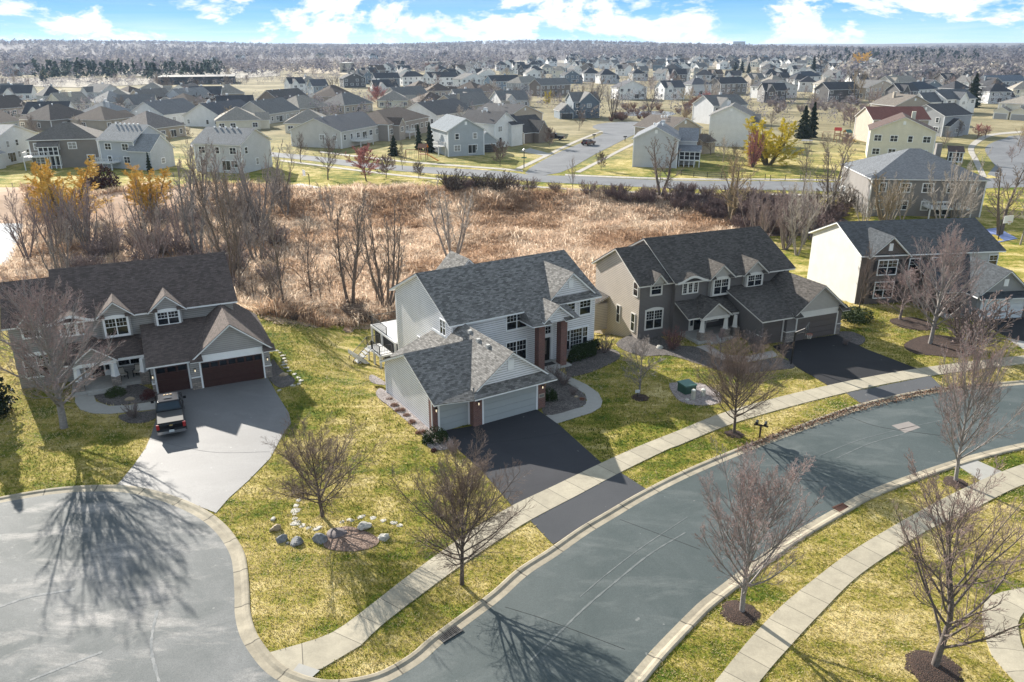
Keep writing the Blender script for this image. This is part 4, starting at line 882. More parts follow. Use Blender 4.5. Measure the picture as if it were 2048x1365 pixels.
# --- evergreens
def leafcloud(rg, n, fn, size, up=.3):
    C = fn(n); nrmv = nrm(rg.normal(0, 1, (n, 3)) + np.array([0, 0, up])); a = nrm(np.cross(nrmv, rg.normal(0, 1, (n, 3)))); b = np.cross(nrmv, a)
    s = size * rg.uniform(.5, 1.4, (n, 1)); V = np.stack([C - a * s, C + b * s * .6, C + a * s, C - b * s * .6], 1).reshape(-1, 3)
    return V, np.arange(4 * n).reshape(n, 4)
def leafmat(name, c1, c2, sc=2.5):
    m, nt, b = newmat(name); v = coord(nt)
    col = ramp(nt, noise(nt, v, sc, 5, .75), (.3, c1), (.7, c2)); nt.links.new(col, b.inputs['Base Color']); b.inputs['Roughness'].default_value = .7; b.inputs['Specular IOR Level'].default_value = .2
    return m
SPRUCEM = leafmat('spruce_needles', (.010, .018, .010), (.040, .058, .026)); BOXM = leafmat('box_leaves', (.012, .022, .008), (.04, .066, .018), 6.); YEWM = leafmat('juniper_leaves', (.02, .035, .012), (.075, .10, .03), 4.)
REDM = leafmat('burgundy_leaves', (.05, .015, .015), (.13, .05, .045), 6.); RUSTM = leafmat('rusty_leaves', (.16, .06, .04), (.32, .18, .11), 6.); DKRED = leafmat('dark_red_leaves', (.035, .014, .012), (.10, .04, .032), 3.)
def spruce_proto(seed, H, R0, n=5200):
    rg = np.random.default_rng(seed)
    def fn(n):
        t = rg.uniform(0, 1, n) ** 1.4; z = .4 + (H - .4) * t; R = R0 * (1 - t) ** .85 * (.72 + .28 * np.sin(z * 5.2 + rg.uniform(-.4, .4, n))) + .08
        a = rg.integers(0, 11, n) * .571 + z * 2.3 + rg.normal(0, .16, n); r = R * np.sqrt(rg.uniform(.15, 1, n)) * (.85 + .2 * np.sin(a * 3 + z)); return np.c_[r * np.cos(a), r * np.sin(a), z - r * .28]
    V, Fq = leafcloud(rg, n, fn, H * .026, .6); tr = newacc(); tubes(growth(rg, np.zeros((1, 3)), np.array([[0, 0, 1.]]), np.array([H * .96]), 5, 0, .01), np.array([H * .018]), np.array([.02]), 6, (0, .1), tr)
    return dict(trunk=accmesh('spruce_trunk', tr, BARK), crown=quadmesh('spruce_crown', V, Fq, SPRUCEM, smooth=False), H=H)
PR['spruce'] = spruce_proto(1, 9., 2.3); PR['spruce_b'] = spruce_proto(2, 9., 3.2)
def ball_proto(seed, n=2600, flat=1., size=.05):
    rg = np.random.default_rng(seed); K = nrm(rg.normal(0, 1, (16, 3))) * .62; K[:, 2] = np.abs(K[:, 2]) * .9
    def fn(n):
        k = rg.integers(0, 16, n); d = nrm(rg.normal(0, 1, (n, 3))); p = K[k] + d * .42 * rg.uniform(.5, 1., (n, 1)) ** .5; p[:, 2] = np.abs(p[:, 2]) * .95 * flat; return p
    V, Fq = leafcloud(rg, n, fn, size); return quadmesh('shrub_leaves', V, Fq, BOXM, smooth=False)
BALLS = [ball_proto(k) for k in range(3)]; LOWB = [ball_proto(9, 1500, .55, .07)]
def shrub(base, r, label, mat=BOXM, name='evergreen_shrub', h=1., long=1., rz=0, group=None, lift=0, cat='shrub', mesh=None):
    b = at(*base); o = mesh_obj(name, mesh or BALLS[rt.randrange(3)]); o.location = (b.x, b.y, b.z + lift); o.scale = (r * long, r, r * h); o.rotation_euler = (0, 0, rz); set_mat(o, mat)
    return tag(o, label, cat, group)
# ================= the named street and yard trees
tree('linden', (924, 1169), 'bare dark street tree casting its shadow onto the street by the storm drain', 'street_tree', top=893, wide=1.0, rz=.4)
tree('linden_b', (645, 1033), 'bare round-crowned tree inside the ring of boulders on the lawn', 'lawn_tree', top=848, wide=1.28)
tree('linden', (1468, 868), 'bare street tree between the sidewalk and kerb beside the green utility box', 'street_tree', top=660, wide=1.0, rz=2.2)
tree('maple', (1484, 1226), 'bare grey maple in a small mulch ring on the inner side of the bend', 'street_tree', top=872, wide=1.0, mat=BARKR, rz=1.0)
tree('maple_b', (1868, 1335), 'bare tall tree beside the curved path at the lower corner', 'street_tree', top=905, wide=1.3, mat=bark_mat('bark_pink_brown', (.13, .11, .10), (.27, .19, .17)), rz=2.5)
tree('maple', (1911, 965), 'bare red-budded street tree beside the crossing walk', 'street_tree', top=630, wide=.78, mat=BARKR, rz=.2)
tree('maple_wide', (128, 856), 'broad bare maple in front of the taupe craftsman house', 'lawn_tree', top=535, wide=1.3, mat=BARKR, rz=3.)
tree('maple_wide', (1860, 688), 'broad red-budded maple in a mulch bed before the slate-roofed house', 'lawn_tree', top=438, wide=.95, mat=BARKR, rz=1.4)
tree('small', (1278, 791), 'small bare ornamental tree with a sign staked beside it', 'lawn_tree', top=668, wide=1.1, mat=BARKG)
tree('small', (1440, 712), 'bare ornamental tree in the brown house front bed', 'lawn_tree', top=655, wide=1.4, mat=BARKM)
tree('marsh_c', (1716, 628), 'slim bare tree at the corner of the slate-roofed house', 'bare_tree', top=480, wide=.8, mat=BARK)
tree('small', (1800, 640), 'bare ornamental tree before the dark brick front', 'lawn_tree', top=530, wide=1.7, mat=BARKM)
tree('brush', (1935, 700), 'bare bush at the edge of the mulch bed by the white garage', 'bare_shrub', top=585, wide=1.2, mat=BARKM, cat='shrub')
tree('brush', (1345, 700), 'rusty bare bush at the tan side wall of the brown house', 'bare_shrub', top=655, wide=.9, mat=BARKP, cat='shrub')
def ring(base, r, mat=MULCH):
    b = at(*base); m_ = MB(); rg = random.Random(int(base[0])); pr = []
    K = 18; V = [(b.x + math.cos(2 * PI * k / K) * r * rg.uniform(.85, 1.1), b.y + math.sin(2 * PI * k / K) * r * rg.uniform(.85, 1.1)) for k in range(K)]
    c = len(m_.v); m_.v += [(x, y, b.z + .02) for x, y in V] + [(b.x + (x - b.x) * .6, b.y + (y - b.y) * .6, b.z + .12) for x, y in V] + [(b.x, b.y, b.z + .16)]
    for k in range(K):
        j = (k + 1) % K; m_.face((k, j, K + j, K + k)); m_.face((K + k, K + j, 2 * K))
    structure(m_.build('mulch_ring', mat, smooth=True))
for bs, r in (((1480, 1228), .95), ((1865, 1338), 1.25), ((1911, 966), .8), ((1280, 796), .75), ((1468, 869), .7)): ring(bs, r)
# ---------------------------------------------------------------- marsh: reeds, brush, trees around it
def inpoly(x, y, P):
    P = np.array(P); r = np.zeros(len(x), bool); j = len(P) - 1
    for i in range(len(P)):
        xi, yi, xj, yj = *P[i], *P[j]
        c = ((yi > y) != (yj > y)) & (x < (xj - xi) * (y - yi) / (yj - yi + 1e-12) + xi); r ^= c; j = i
    return r
def tonemat(name, rough=.9):
    m, nt, b = newmat(name); a = nt.nodes.new('ShaderNodeAttribute'); a.attribute_name = 'tone'; nt.links.new(a.outputs['Color'], b.inputs['Base Color']); b.inputs['Roughness'].default_value = rough; b.inputs['Specular IOR Level'].default_value = .1
    tl = nt.nodes.new('ShaderNodeBsdfTranslucent'); nt.links.new(a.outputs['Color'], tl.inputs[0]); mx = nt.nodes.new('ShaderNodeMixShader'); mx.inputs[0].default_value = .5
    nt.links.new(b.outputs[0], mx.inputs[1]); nt.links.new(tl.outputs[0], mx.inputs[2]); nt.links.new(mx.outputs[0], [q for q in nt.nodes if q.type == 'OUTPUT_MATERIAL'][0].inputs[0]); return m
REEDM = tonemat('dry_reeds'); WOODM = tonemat('bare_woodland')
marsh_px = [(-320, 610), (-260, 380), (40, 376), (130, 392), (300, 378), (480, 372), (640, 384), (760, 378), (860, 380), (1000, 392), (1140, 404), (1300, 420), (1420, 430), (1500, 445), (1520, 470), (1400, 480), (1300, 490), (1215, 520), (1190, 625), (1000, 640), (790, 638), (540, 640), (440, 600), (200, 600), (-60, 610)]
MP = [(at(*p).x, at(*p).y) for p in marsh_px]
rg = np.random.default_rng(4)
def vnoise(x, y, sc, seed):
    r_ = np.random.default_rng(seed); G = r_.uniform(0, 1, (257, 257)); u = (x / sc) % 256; v = (y / sc) % 256; i = u.astype(int); j = v.astype(int); fu = u - i; fv = v - j; fu = fu * fu * (3 - 2 * fu); fv = fv * fv * (3 - 2 * fv)
    return (G[i, j] * (1 - fu) + G[i + 1, j] * fu) * (1 - fv) + (G[i, j + 1] * (1 - fu) + G[i + 1, j + 1] * fu) * fv
def scatter(P, n, rg):
    P = np.array(P); lo, hi = P.min(0), P.max(0); out = np.zeros((0, 2))
    while len(out) < n:
        q = rg.uniform(lo, hi, (n * 2, 2)); out = np.r_[out, q[inpoly(q[:, 0], q[:, 1], P)]]
    return out[:n]
ponds = [[(at(x, y, -2.66).x, at(x, y, -2.66).y) for x, y in q] for q in ([(-250, 395), (-60, 380), (28, 384), (55, 410), (48, 470), (20, 530), (-60, 560), (-250, 560)], [(130, 432), (210, 416), (300, 408), (396, 404), (372, 424), (310, 440), (200, 456), (140, 452)])]
def reeds(n, h0, h1, palette, P, name, label):
    c = scatter(P, n, rg)
    for q in ponds: c = c[~inpoly(c[:, 0], c[:, 1], q)]
    clump = np.sin(c[:, 0] * .9 + 2 * np.sin(c[:, 1] * .31)) * np.cos(c[:, 1] * .55 + c[:, 0] * .2)
    B = 7; n = len(c); C = np.repeat(c, B, 0) + rg.normal(0, .22, (n * B, 2)); z = T(C[:, 0], C[:, 1])
    a = rg.uniform(0, 2 * PI, n * B); flat = .45 + .85 * vnoise(C[:, 0] + 300, C[:, 1] + 300, 5., 8); h = rg.uniform(h0, h1, n * B) * (1 + .22 * np.repeat(clump, B)) * flat; w_ = rg.uniform(.02, .065, n * B)
    lean = rg.normal(0, .6, (n * B, 2)) + np.repeat(rg.normal(0, .28, (n, 2)), B, 0)
    px, py = np.cos(a) * w_, np.sin(a) * w_
    base = np.c_[C, z - .05]; mid = base + np.c_[lean * h[:, None] * .35, h * .62]; top = base + np.c_[lean * h[:, None], h * (1 - .25 * np.minimum(1, np.abs(lean).sum(1)))]
    d = np.c_[px, py, px * 0]
    V = np.stack([base - d, base + d, mid + d, mid - d, top + d * .5, top - d * .5], 1).reshape(-1, 3)
    i = np.arange(n * B)[:, None] * 6; Fq = np.r_[i + np.array([[0, 1, 2, 3]]), i + np.array([[3, 2, 4, 5]])]
    pal = np.array(palette); pn = (2.6 * vnoise(C[:, 0] + 300, C[:, 1] + 300, 9., 5) - 1.3 + .8 * vnoise(C[:, 0] + 300, C[:, 1] + 300, 2.2, 6) - .4 + rg.normal(0, .35, n * B)); k = np.clip(((pn + 1) / 2 * len(pal)), 0, len(pal) - 1).astype(int)
    col = pal[k] * rg.uniform(.75, 1.2, (n * B, 1)); o = mesh_obj(name, quadmesh(name, V, Fq, REEDM, smooth=False, colors=np.repeat(col, 6, 0)))
    return tag(o, label, 'reeds', kind='stuff')
reeds(36000, .9, 1.9, [(.42, .28, .185), (.57, .42, .30), (.69, .54, .41), (.81, .69, .55), (.62, .47, .35)], MP, 'cattail_reeds', 'dry tan cattail reeds filling the marsh behind the houses')
MUD = plain('marsh_litter', (.34, .22, .14), 1., (.48, .33, .23), scale=.6, bumps=.6)
def drape(name, P, dz, mat, step=2.):
    P = np.array(P); lo, hi = P.min(0), P.max(0); gx = np.arange(lo[0], hi[0] + step, step); gy = np.arange(lo[1], hi[1] + step, step)
    X, Y = np.meshgrid(gx, gy); ok = inpoly((X[:-1, :-1] + step / 2).ravel(), (Y[:-1, :-1] + step / 2).ravel(), P); nx = len(gx)
    i = (np.arange(len(gy) - 1)[:, None] * nx + np.arange(nx - 1)[None]).ravel()[ok]
    me = quadmesh(name, np.c_[X.ravel(), Y.ravel(), (T(X, Y) + dz).ravel()], np.c_[i, i + 1, i + nx + 1, i + nx], mat); return structure(mesh_obj(name, me))
drape('marsh_ground', MP, .06, MUD)
# strips of rough ground at the lawn edges and under the thickets
ROUGH = plain('rough_ground', (.17, .12, .085), 1., (.27, .20, .13), scale=.8, bumps=.6)
RP = [(at(*p).x, at(*p).y) for p in [(440, 600), (545, 648), (790, 646), (785, 628), (540, 626), (450, 585)]]
drape('rough_edge', RP, .05, ROUGH, 1.)
BP = [(at(*p).x, at(*p).y) for p in [(880, 372), (1010, 380), (1150, 388), (1400, 392), (1620, 398), (1700, 430), (1660, 470), (1500, 470), (1400, 440), (1150, 412), (900, 388)]]
drape('thicket_ground', BP, .075, plain('thicket_litter', (.10, .07, .06), 1., (.16, .115, .095), scale=.8), 1.5)
# brush thicket: every bush its own object
bx = scatter(BP, 170, rg)
THK = 'plum brown bare bush in the thicket along the far marsh edge'
def bush(x, y, h, wide, mat, label, group, proto='brush', name='bare_shrub', cat='shrub'):
    p = PR[proto]; s = h / p['H']; root = empty(name, (x, y, float(T(x, y))), rt.uniform(0, 6.28), label, cat, group); root.scale = (s * wide, s * wide, s)
    for k in ('trunk', 'crown'): set_mat(mesh_obj('stems' if k == 'trunk' else 'twigs', p[k], root), mat)
    return root
for x, y in bx: bush(x, y, rt.uniform(1.5, 2.9), 1.3, BARKD, THK, 'bushes of the plum thicket')
LB = [(at(*p).x, at(*p).y) for p in [(-40, 440), (120, 470), (330, 450), (470, 420), (560, 470), (560, 620), (480, 600), (300, 560), (60, 570), (-40, 600)]]
for x, y in [q for q in scatter(LB, 95, rg) if not any(inpoly(np.array([q[0]]), np.array([q[1]]), P_)[0] for P_ in ponds) and q[0] > -62]: bush(x, y, rt.uniform(2.0, 4.2), 1.25, BARKM, 'mauve bare bush among the reeds behind the taupe craftsman house', 'mauve bushes at the west marsh')
for x, y in scatter([(at(*p).x, at(*p).y) for p in [(540, 620), (545, 642), (780, 640), (780, 612)]], 26, rg): bush(x, y, rt.uniform(.8, 1.7), 1.4, BARKT, 'low brown bush on the lawn edge below the clump trees', 'low bushes at the lawn edge')
for px, py, h, w_, lab in ((905, 388, 4.6, 1.3, 'big grey-green round bush on the near bank beside the street corner, left of its pair'), (1000, 390, 4.4, 1.35, 'big pale-tipped round bush under the street sign, right of its pair'), (960, 384, 3.8, 1.2, 'dark bush between the two big round bushes'),
        (1690, 420, 4.5, 1.3, 'tall tan bush at the left corner of the hip-roofed house')):
    p = at(px, py); bush(p.x, p.y, h, w_, bark_mat('bush_green_tips', (.09, .07, .06), (.22, .20, .10), .5), lab, None)
# tall marsh trees, one line per tree: proto, base px, top py, width, material, description
MT = [('marsh', 705, 622, 400, 1.0, None, 'tall clump of bare stems directly behind the left rear corner of the grey house'), ('marsh_b', 775, 628, 405, .9, None, 'bare multi-stem tree nearest the white deck'),
      ('marsh_b', 905, 530, 372, 1.1, BARKL, 'pale bare clump rising behind the ridge of the grey house'), ('marsh', 660, 450, 375, 1.0, BARKL, 'pale thin clump standing alone in the reeds, upper middle'),
      ('marsh_c', 480, 600, 345, .8, None, 'tall straight bare tree at the right end of the taupe house roof'), ('marsh', 462, 575, 330, .8, None, 'leaning bare clump behind the ridge end of the taupe house'),
      ('marsh_c', 570, 628, 400, .8, None, 'dark bare trunk at the edge of the lawn, leftmost there'), ('marsh_c', 625, 610, 430, .9, None, 'thin bare sapling between lawn edge and reeds'),
      ('marsh', 400, 520, 300, .9, BARKG, 'grey bare clump above the dark brown roof, in front of the grey gabled house'), ('marsh_c', 395, 440, 290, .9, BARKG, 'grey tree at the right end of the small pond'),
      ('marsh_b', 520, 470, 290, .95, BARKG, 'grey multi-stem tree before the right side of the grey gabled house'), ('marsh_c', 440, 450, 285, 1.0, BARKG, 'grey tree before the middle of the grey gabled house'),
      ('marsh_b', 300, 500, 370, .95, None, 'bare clump on the near bank of the small pond'), ('marsh_c', 240, 520, 390, 1., BARKM, 'mauve bare tree left of the small pond near bank'), ('marsh', 180, 500, 370, .9, BARKM, 'mauve leaning clump above the left roof end'),
      ('marsh_b', 110, 510, 380, .95, BARKM, 'mauve clump between the two ponds'), ('marsh_c', 60, 530, 375, .9, BARKM, 'mauve tree by the large pond edge'), 
      ('marsh_c', 140, 545, 430, .9, None, 'brown bare tree just behind the taupe roof, left part'), ('marsh_c', 330, 530, 420, .8, None, 'brown bare tree just behind the middle of the taupe ridge'), ('marsh_c', 230, 540, 430, .8, None, 'brown bare tree just behind the left third of the taupe ridge'),
      ('marsh_c', 1145, 402, 322, .7, None, 'slim bare tree standing in the thicket below the street junction'), ('spread', 1320, 398, 282, 1.0, None, 'dark spreading tree in front of the grey gabled porch house'),
      ('spread', 1465, 452, 312, 1.15, BARKB, 'broad straw-coloured bare tree above the charcoal roof'), ('spread', 1660, 440, 290, .8, None, 'dark forked bare tree left of the hip-roofed house'), ('marsh_c', 1605, 390, 290, 1.0, None, 'bare tree on the verge below the yellow willow'),
      ('marsh_b', 1570, 500, 400, 1.2, BARKM, 'pale birch clump between the charcoal roof and the slate roof'), ('marsh', 1620, 480, 408, 1.2, BARKM, 'pinkish birch clump left of the slate roof'), ('marsh_b', 1530, 470, 405, 1.1, BARKM, 'mauve birch behind the charcoal roof'),
      ('spread', 1765, 440, 358, 1.3, BARKB, 'straw-coloured bushy tree before the dark rear wall of the hip-roofed house'), ('marsh_b', 1905, 440, 300, .8, BARKL, 'pale tall clump at the right end of the hip roof'), ('spread', 2000, 470, 330, .9, None, 'dark bare tree behind the sport court on the right'), ('marsh_c', 2040, 490, 340, .9, BARKL, 'white-barked tree at the right margin above the white garage')]
for pr, px, py, tp, wd, mt, lab in MT: tree(pr, (px, py), lab, 'marsh_tree', top=tp - 12, wide=wd * 1.08, mat=mt)
tree('willow', (135, 445), 'orange willow left of the dark red tree by the pond', 'willow_tree', top=312, wide=1.5); tree('willow', (300, 432), 'orange willow between the dark red tree and the grey gabled house', 'willow_tree', top=328, wide=1.45)
tree('willow', (1535, 330), 'bright yellow willow beside the tall dark spruce', 'willow_tree', top=230, wide=1.55, mat=BARKY)
tree('willow', (1505, 335), 'orange pink bush-like tree left of the yellow willow', 'bare_tree', top=255, wide=.6, mat=BARKP)
for px, py, tp, lab in ((733, 363, 285, 'round pink-budded tree on the verge'), (772, 357, 306, 'darker pink-brown tree right of the round pink one')): tree('small', (px, py), lab, 'budding_tree', top=tp, wide=1.35, mat=BARKP if tp < 300 else BARKD)
for px, py, tp, wd, lab in ((656, 360, 262, .85, 'dark vase-shaped bare tree on the verge lawn by the basketball hoop'), (838, 358, 320, 1.0, 'small dark bare tree on the verge right of the pink trees'), (602, 327, 262, .8, 'dark tree at the left end of the marsh street'), (805, 340, 282, .6, 'slim bare tree between street and playset'),
        (1158, 262, 215, .8, 'young tree on the lawn of the blue craftsman house'), (1098, 296, 250, .9, 'young tree on the lawn beside the dark pickup'), (1202, 341, 300, .8, 'young multi-stem tree on the corner lawn right of the side street'), (1000, 333, 275, .8, 'thin tree in front of the blue-grey gabled house')):
    tree('small' if tp > 240 and wd > .7 and px > 700 else 'maple', (px, py), lab, 'street_tree', top=tp, wide=wd, mat=BARK)
shrubtree = lambda px, py, r, mat, lab, h=1.2, name='evergreen_shrub': shrub((px, py), r, lab, mat, name, h)
for px, py, tp, wd, lab in ((860, 305, 245, 1., 'dark spruce in front of the brown hip-roofed ranch, taller of two'), (838, 300, 250, .9, 'dark spruce left of the taller one by the brown ranch'), (788, 312, 272, 1.3, 'low dark spruce under the white sunroom'), (1622, 275, 205, 1.0, 'tall dark spruce beside the yellow willow'), (1605, 277, 212, 1.1, 'broad brownish spruce left of the tall one'),
        (1942, 215, 148, 1.1, 'large dark spruce at the far right'), (1625, 152, 112, 1., 'dark spruce in the far middle right'), (1470, 146, 124, 1.3, 'dark spruce cluster tree, left of three'), (1483, 146, 122, 1.2, 'dark spruce cluster tree, middle of three'), (1497, 146, 126, 1.2, 'dark spruce cluster tree, right of three'), (300, 345, 305, .8, 'green young spruce beside the deck stairs of the grey-blue house'), (1187, 212, 190, .8, 'small spruce by the blue craftsman house')):
    tree('spruce' if wd < 1.05 else 'spruce_b', (px, py), lab, 'spruce_tree', top=tp, wide=wd)
tree('spruce_b', (-18, 830), 'green spruce at the left edge beside the taupe house', 'spruce_tree', top=640, wide=.9)
shrub((205, 375), 3.6, 'dark red leafy tree between the two orange willows', DKRED, 'red_leaf_tree', 1.4, cat='tree')

# the looser growth along the near edge and west side of the marsh
GEN = ('marsh', 'marsh_b', 'marsh_c'); re_ = random.Random(21)
for poly_, n_, mats_, lab, grp in (([(-60, 560), (0, 470), (120, 480), (260, 470), (380, 480), (450, 560), (430, 590), (200, 585), (0, 590)], 17, (BARKM, BARKG, BARKL), 'mauve-grey bare tree in the belt just behind the taupe house', 'trees of the west belt'),
        ([(350, 430), (420, 400), (570, 395), (590, 470), (540, 560), (470, 560), (400, 500)], 16, (BARKG, BARKT), 'grey bare tree in the clump between the pond and the open reeds', 'trees of the pond clump'),
        ([(1480, 470), (1500, 440), (1640, 440), (1660, 500), (1620, 540), (1540, 500)], 12, (BARKM, BARKL), 'pale pinkish birch in the grove between the charcoal and slate roofs', 'birches of the grove'),
        ([(470, 600), (560, 636), (780, 632), (790, 606), (640, 596), (540, 590)], 9, (BARKT,), 'thin bare sapling along the lawn edge', 'saplings at the lawn edge'),
        ([(1690, 450), (1900, 452), (1960, 440), (1930, 470), (1720, 474)], 8, (BARKB, BARKL), 'straw bare tree between the hip-roofed house and the slate roof', 'trees behind the slate roof')):
    for x, y in scatter([(at(*p).x, at(*p).y) for p in poly_], n_, rg):
        p_ = PR[re_.choice(GEN)]; h = re_.uniform(5.5, 10.5) * (.6 if 'sapling' in lab else 1); root = empty('bare_tree', (x, y, float(T(x, y))), re_.uniform(0, 6.28), lab, 'tree', grp); s = h / p_['H']; root.scale = (s * 1.1, s * 1.1, s)
        m_ = re_.choice(mats_)
        for q in ('trunk', 'crown'): set_mat(mesh_obj(q, p_[q], root), m_)

# ---------------------------------------------------------------- grass blades on the near lawns, leaf litter along the kerb
n = 380000; y = 21 + 66 * rg.uniform(0, 1, n) ** 1.25; x = rg.uniform(-1, 1, n) * (.70 * y + 3); ok = np.ones(n, bool)
for P_ in PAVED:
    P_ = np.array(P_); lo_, hi_ = P_.min(0), P_.max(0)
    if lo_[1] > 90: continue
    q = (x > lo_[0]) & (x < hi_[0]) & (y > lo_[1]) & (y < hi_[1]); idx = np.nonzero(q)[0]; ok[idx[inpoly(x[idx], y[idx], P_)]] = False
x, y = x[ok], y[ok]; n = len(x); 
def seg_d(ax, ay, bx, by): L2 = (bx - ax) ** 2 + (by - ay) ** 2; tt = np.clip(((x - ax) * (bx - ax) + (y - ay) * (by - ay)) / L2, 0, 1); return np.hypot(x - ax - tt * (bx - ax), y - ay - tt * (by - ay))
q0, q1, q2 = A2(640, 690), A2(700, 770), A2(830, 880); swath = np.exp(-(np.minimum(seg_d(*q0, *q1), seg_d(*q1, *q2)) / 1.1) ** 2) * (vnoise(x, y, .45, 11) > .45)
g0, g1 = A2(560, 690), A2(740, 860); green = np.exp(-(seg_d(*A2(590, 680), *A2(760, 900)) / 3.2) ** 2) + np.exp(-(np.hypot(x - A2(1190, 870)[0], y - A2(1190, 870)[1]) / 4.) ** 2)
t = .40 * vnoise(x, y, 6., 1) + .24 * vnoise(x, y, 2.1, 2) + .18 * vnoise(x, y, .7, 3) + .34 * rg.uniform(0, 1, n) + .045 - .10 * green + .42 * swath
pal = np.array([(.035, .062, .008), (.075, .115, .014), (.145, .165, .022), (.27, .235, .06), (.42, .345, .14), (.57, .48, .27)]); k = np.clip((t - .25) / .60 * 6, 0, 5.99); i = k.astype(int); fr_ = (k - i)[:, None]; col = pal[i] * (1 - fr_) + pal[np.minimum(i + 1, 5)] * fr_
C_ = np.c_[x, y, T(x, y) + .012]; a_ = rg.uniform(0, 2 * PI, n); L_ = rg.uniform(.035, .085, n) * (.6 + y / 60); up_ = rg.uniform(.3, 1.1, n); d_ = np.c_[np.cos(a_), np.sin(a_), up_] * L_[:, None]; s_ = np.c_[-np.sin(a_), np.cos(a_), a_ * 0] * (L_ * .28)[:, None]
tag(mesh_obj('lawn_grass', quadmesh('lawn_grass', np.stack([C_ - s_, C_ + s_, C_ + d_ + s_ * .5, C_ + d_ - s_ * .5], 1).reshape(-1, 3), np.arange(4 * n).reshape(n, 4), REEDM, smooth=False, colors=np.repeat(col, 4, 0))), 'short patchy grass of the near lawns and verges', 'grass', kind='stuff')
C_, s_ = resample(crom(px2([(1480, 905), (1560, 874), (1640, 846), (1728, 818), (1800, 802), (1880, 784), (1990, 774)]), 6), 200); n = 2600; k = rg.integers(0, 200, n); P_ = C_[k] + rg.normal(0, .22, (n, 2)) + np.array([.1, .5]) * rg.uniform(0, 1, (n, 1)); C3 = np.c_[P_, np.full(n, .10) + rg.uniform(0, .05, n)]
V_, F_ = leafcloud(rg, n, lambda n: C3, .07, 1.5); tag(mesh_obj('leaf_litter', quadmesh('leaf_litter', V_, F_, leafmat('brown_leaves', (.08, .045, .03), (.24, .14, .085)), smooth=False)), 'brown leaf litter along the kerb before the brown house', 'leaf litter', kind='stuff')
# ---------------------------------------------------------------- the houses beyond the marsh
def wcol(c, nm='painted_siding'): return siding(c, .16, nm, .8)
SH = lambda c, n='far_shingles': shingle(c, n, .2)
WW = (.78, .78, .77); GREY = (.36, .37, .39); BLUE = (.14, .18, .22); TAN = (.42, .36, .29); TAUPE = (.24, .215, .195); CREAM = (.72, .68, .56); LGREY = (.56, .57, .59); DKW = (.11, .105, .105); BRN = (.20, .165, .14)
rDK = (.060, .060, .066); rBR = (.105, .082, .068); rGR = (.155, .15, .145); rNV = (.050, .060, .078); rTN = (.27, .245, .21); rRD = (.155, .062, .052)
rh = random.Random(11); HOUSEPOS = []
def farwin(H, P, w_, h_, side, cols=2):
    r, n = Vector(House.SIDES[side][0]), Vector(House.SIDES[side][1]); u = Vector((0, 0, 1)); P = Vector(P); M = MB()
    M.obox(P + u * h_ / 2 + n * .04, r * (w_ / 2 + .12), u * (h_ / 2 + .12), n * .04)
    o = H.part('window', M, WHITE); G = MB(); cw = w_ / cols
    for k in range(cols):
        c = P + r * (-w_ / 2 + cw * (k + .5)) + n * .085
        for z0, z1 in ((0.02, h_ * .48), (h_ * .53, h_ - .02)): G.poly([c - r * (cw / 2 - .05) + u * z0, c + r * (cw / 2 - .05) + u * z0, c + r * (cw / 2 - .05) + u * z1, c - r * (cw / 2 - .05) + u * z1])
    H.part('pane', G, FARGLASS if rh.random() < .72 else plain('drawn_blind', (.30, .30, .29), .4, var=.3), o)
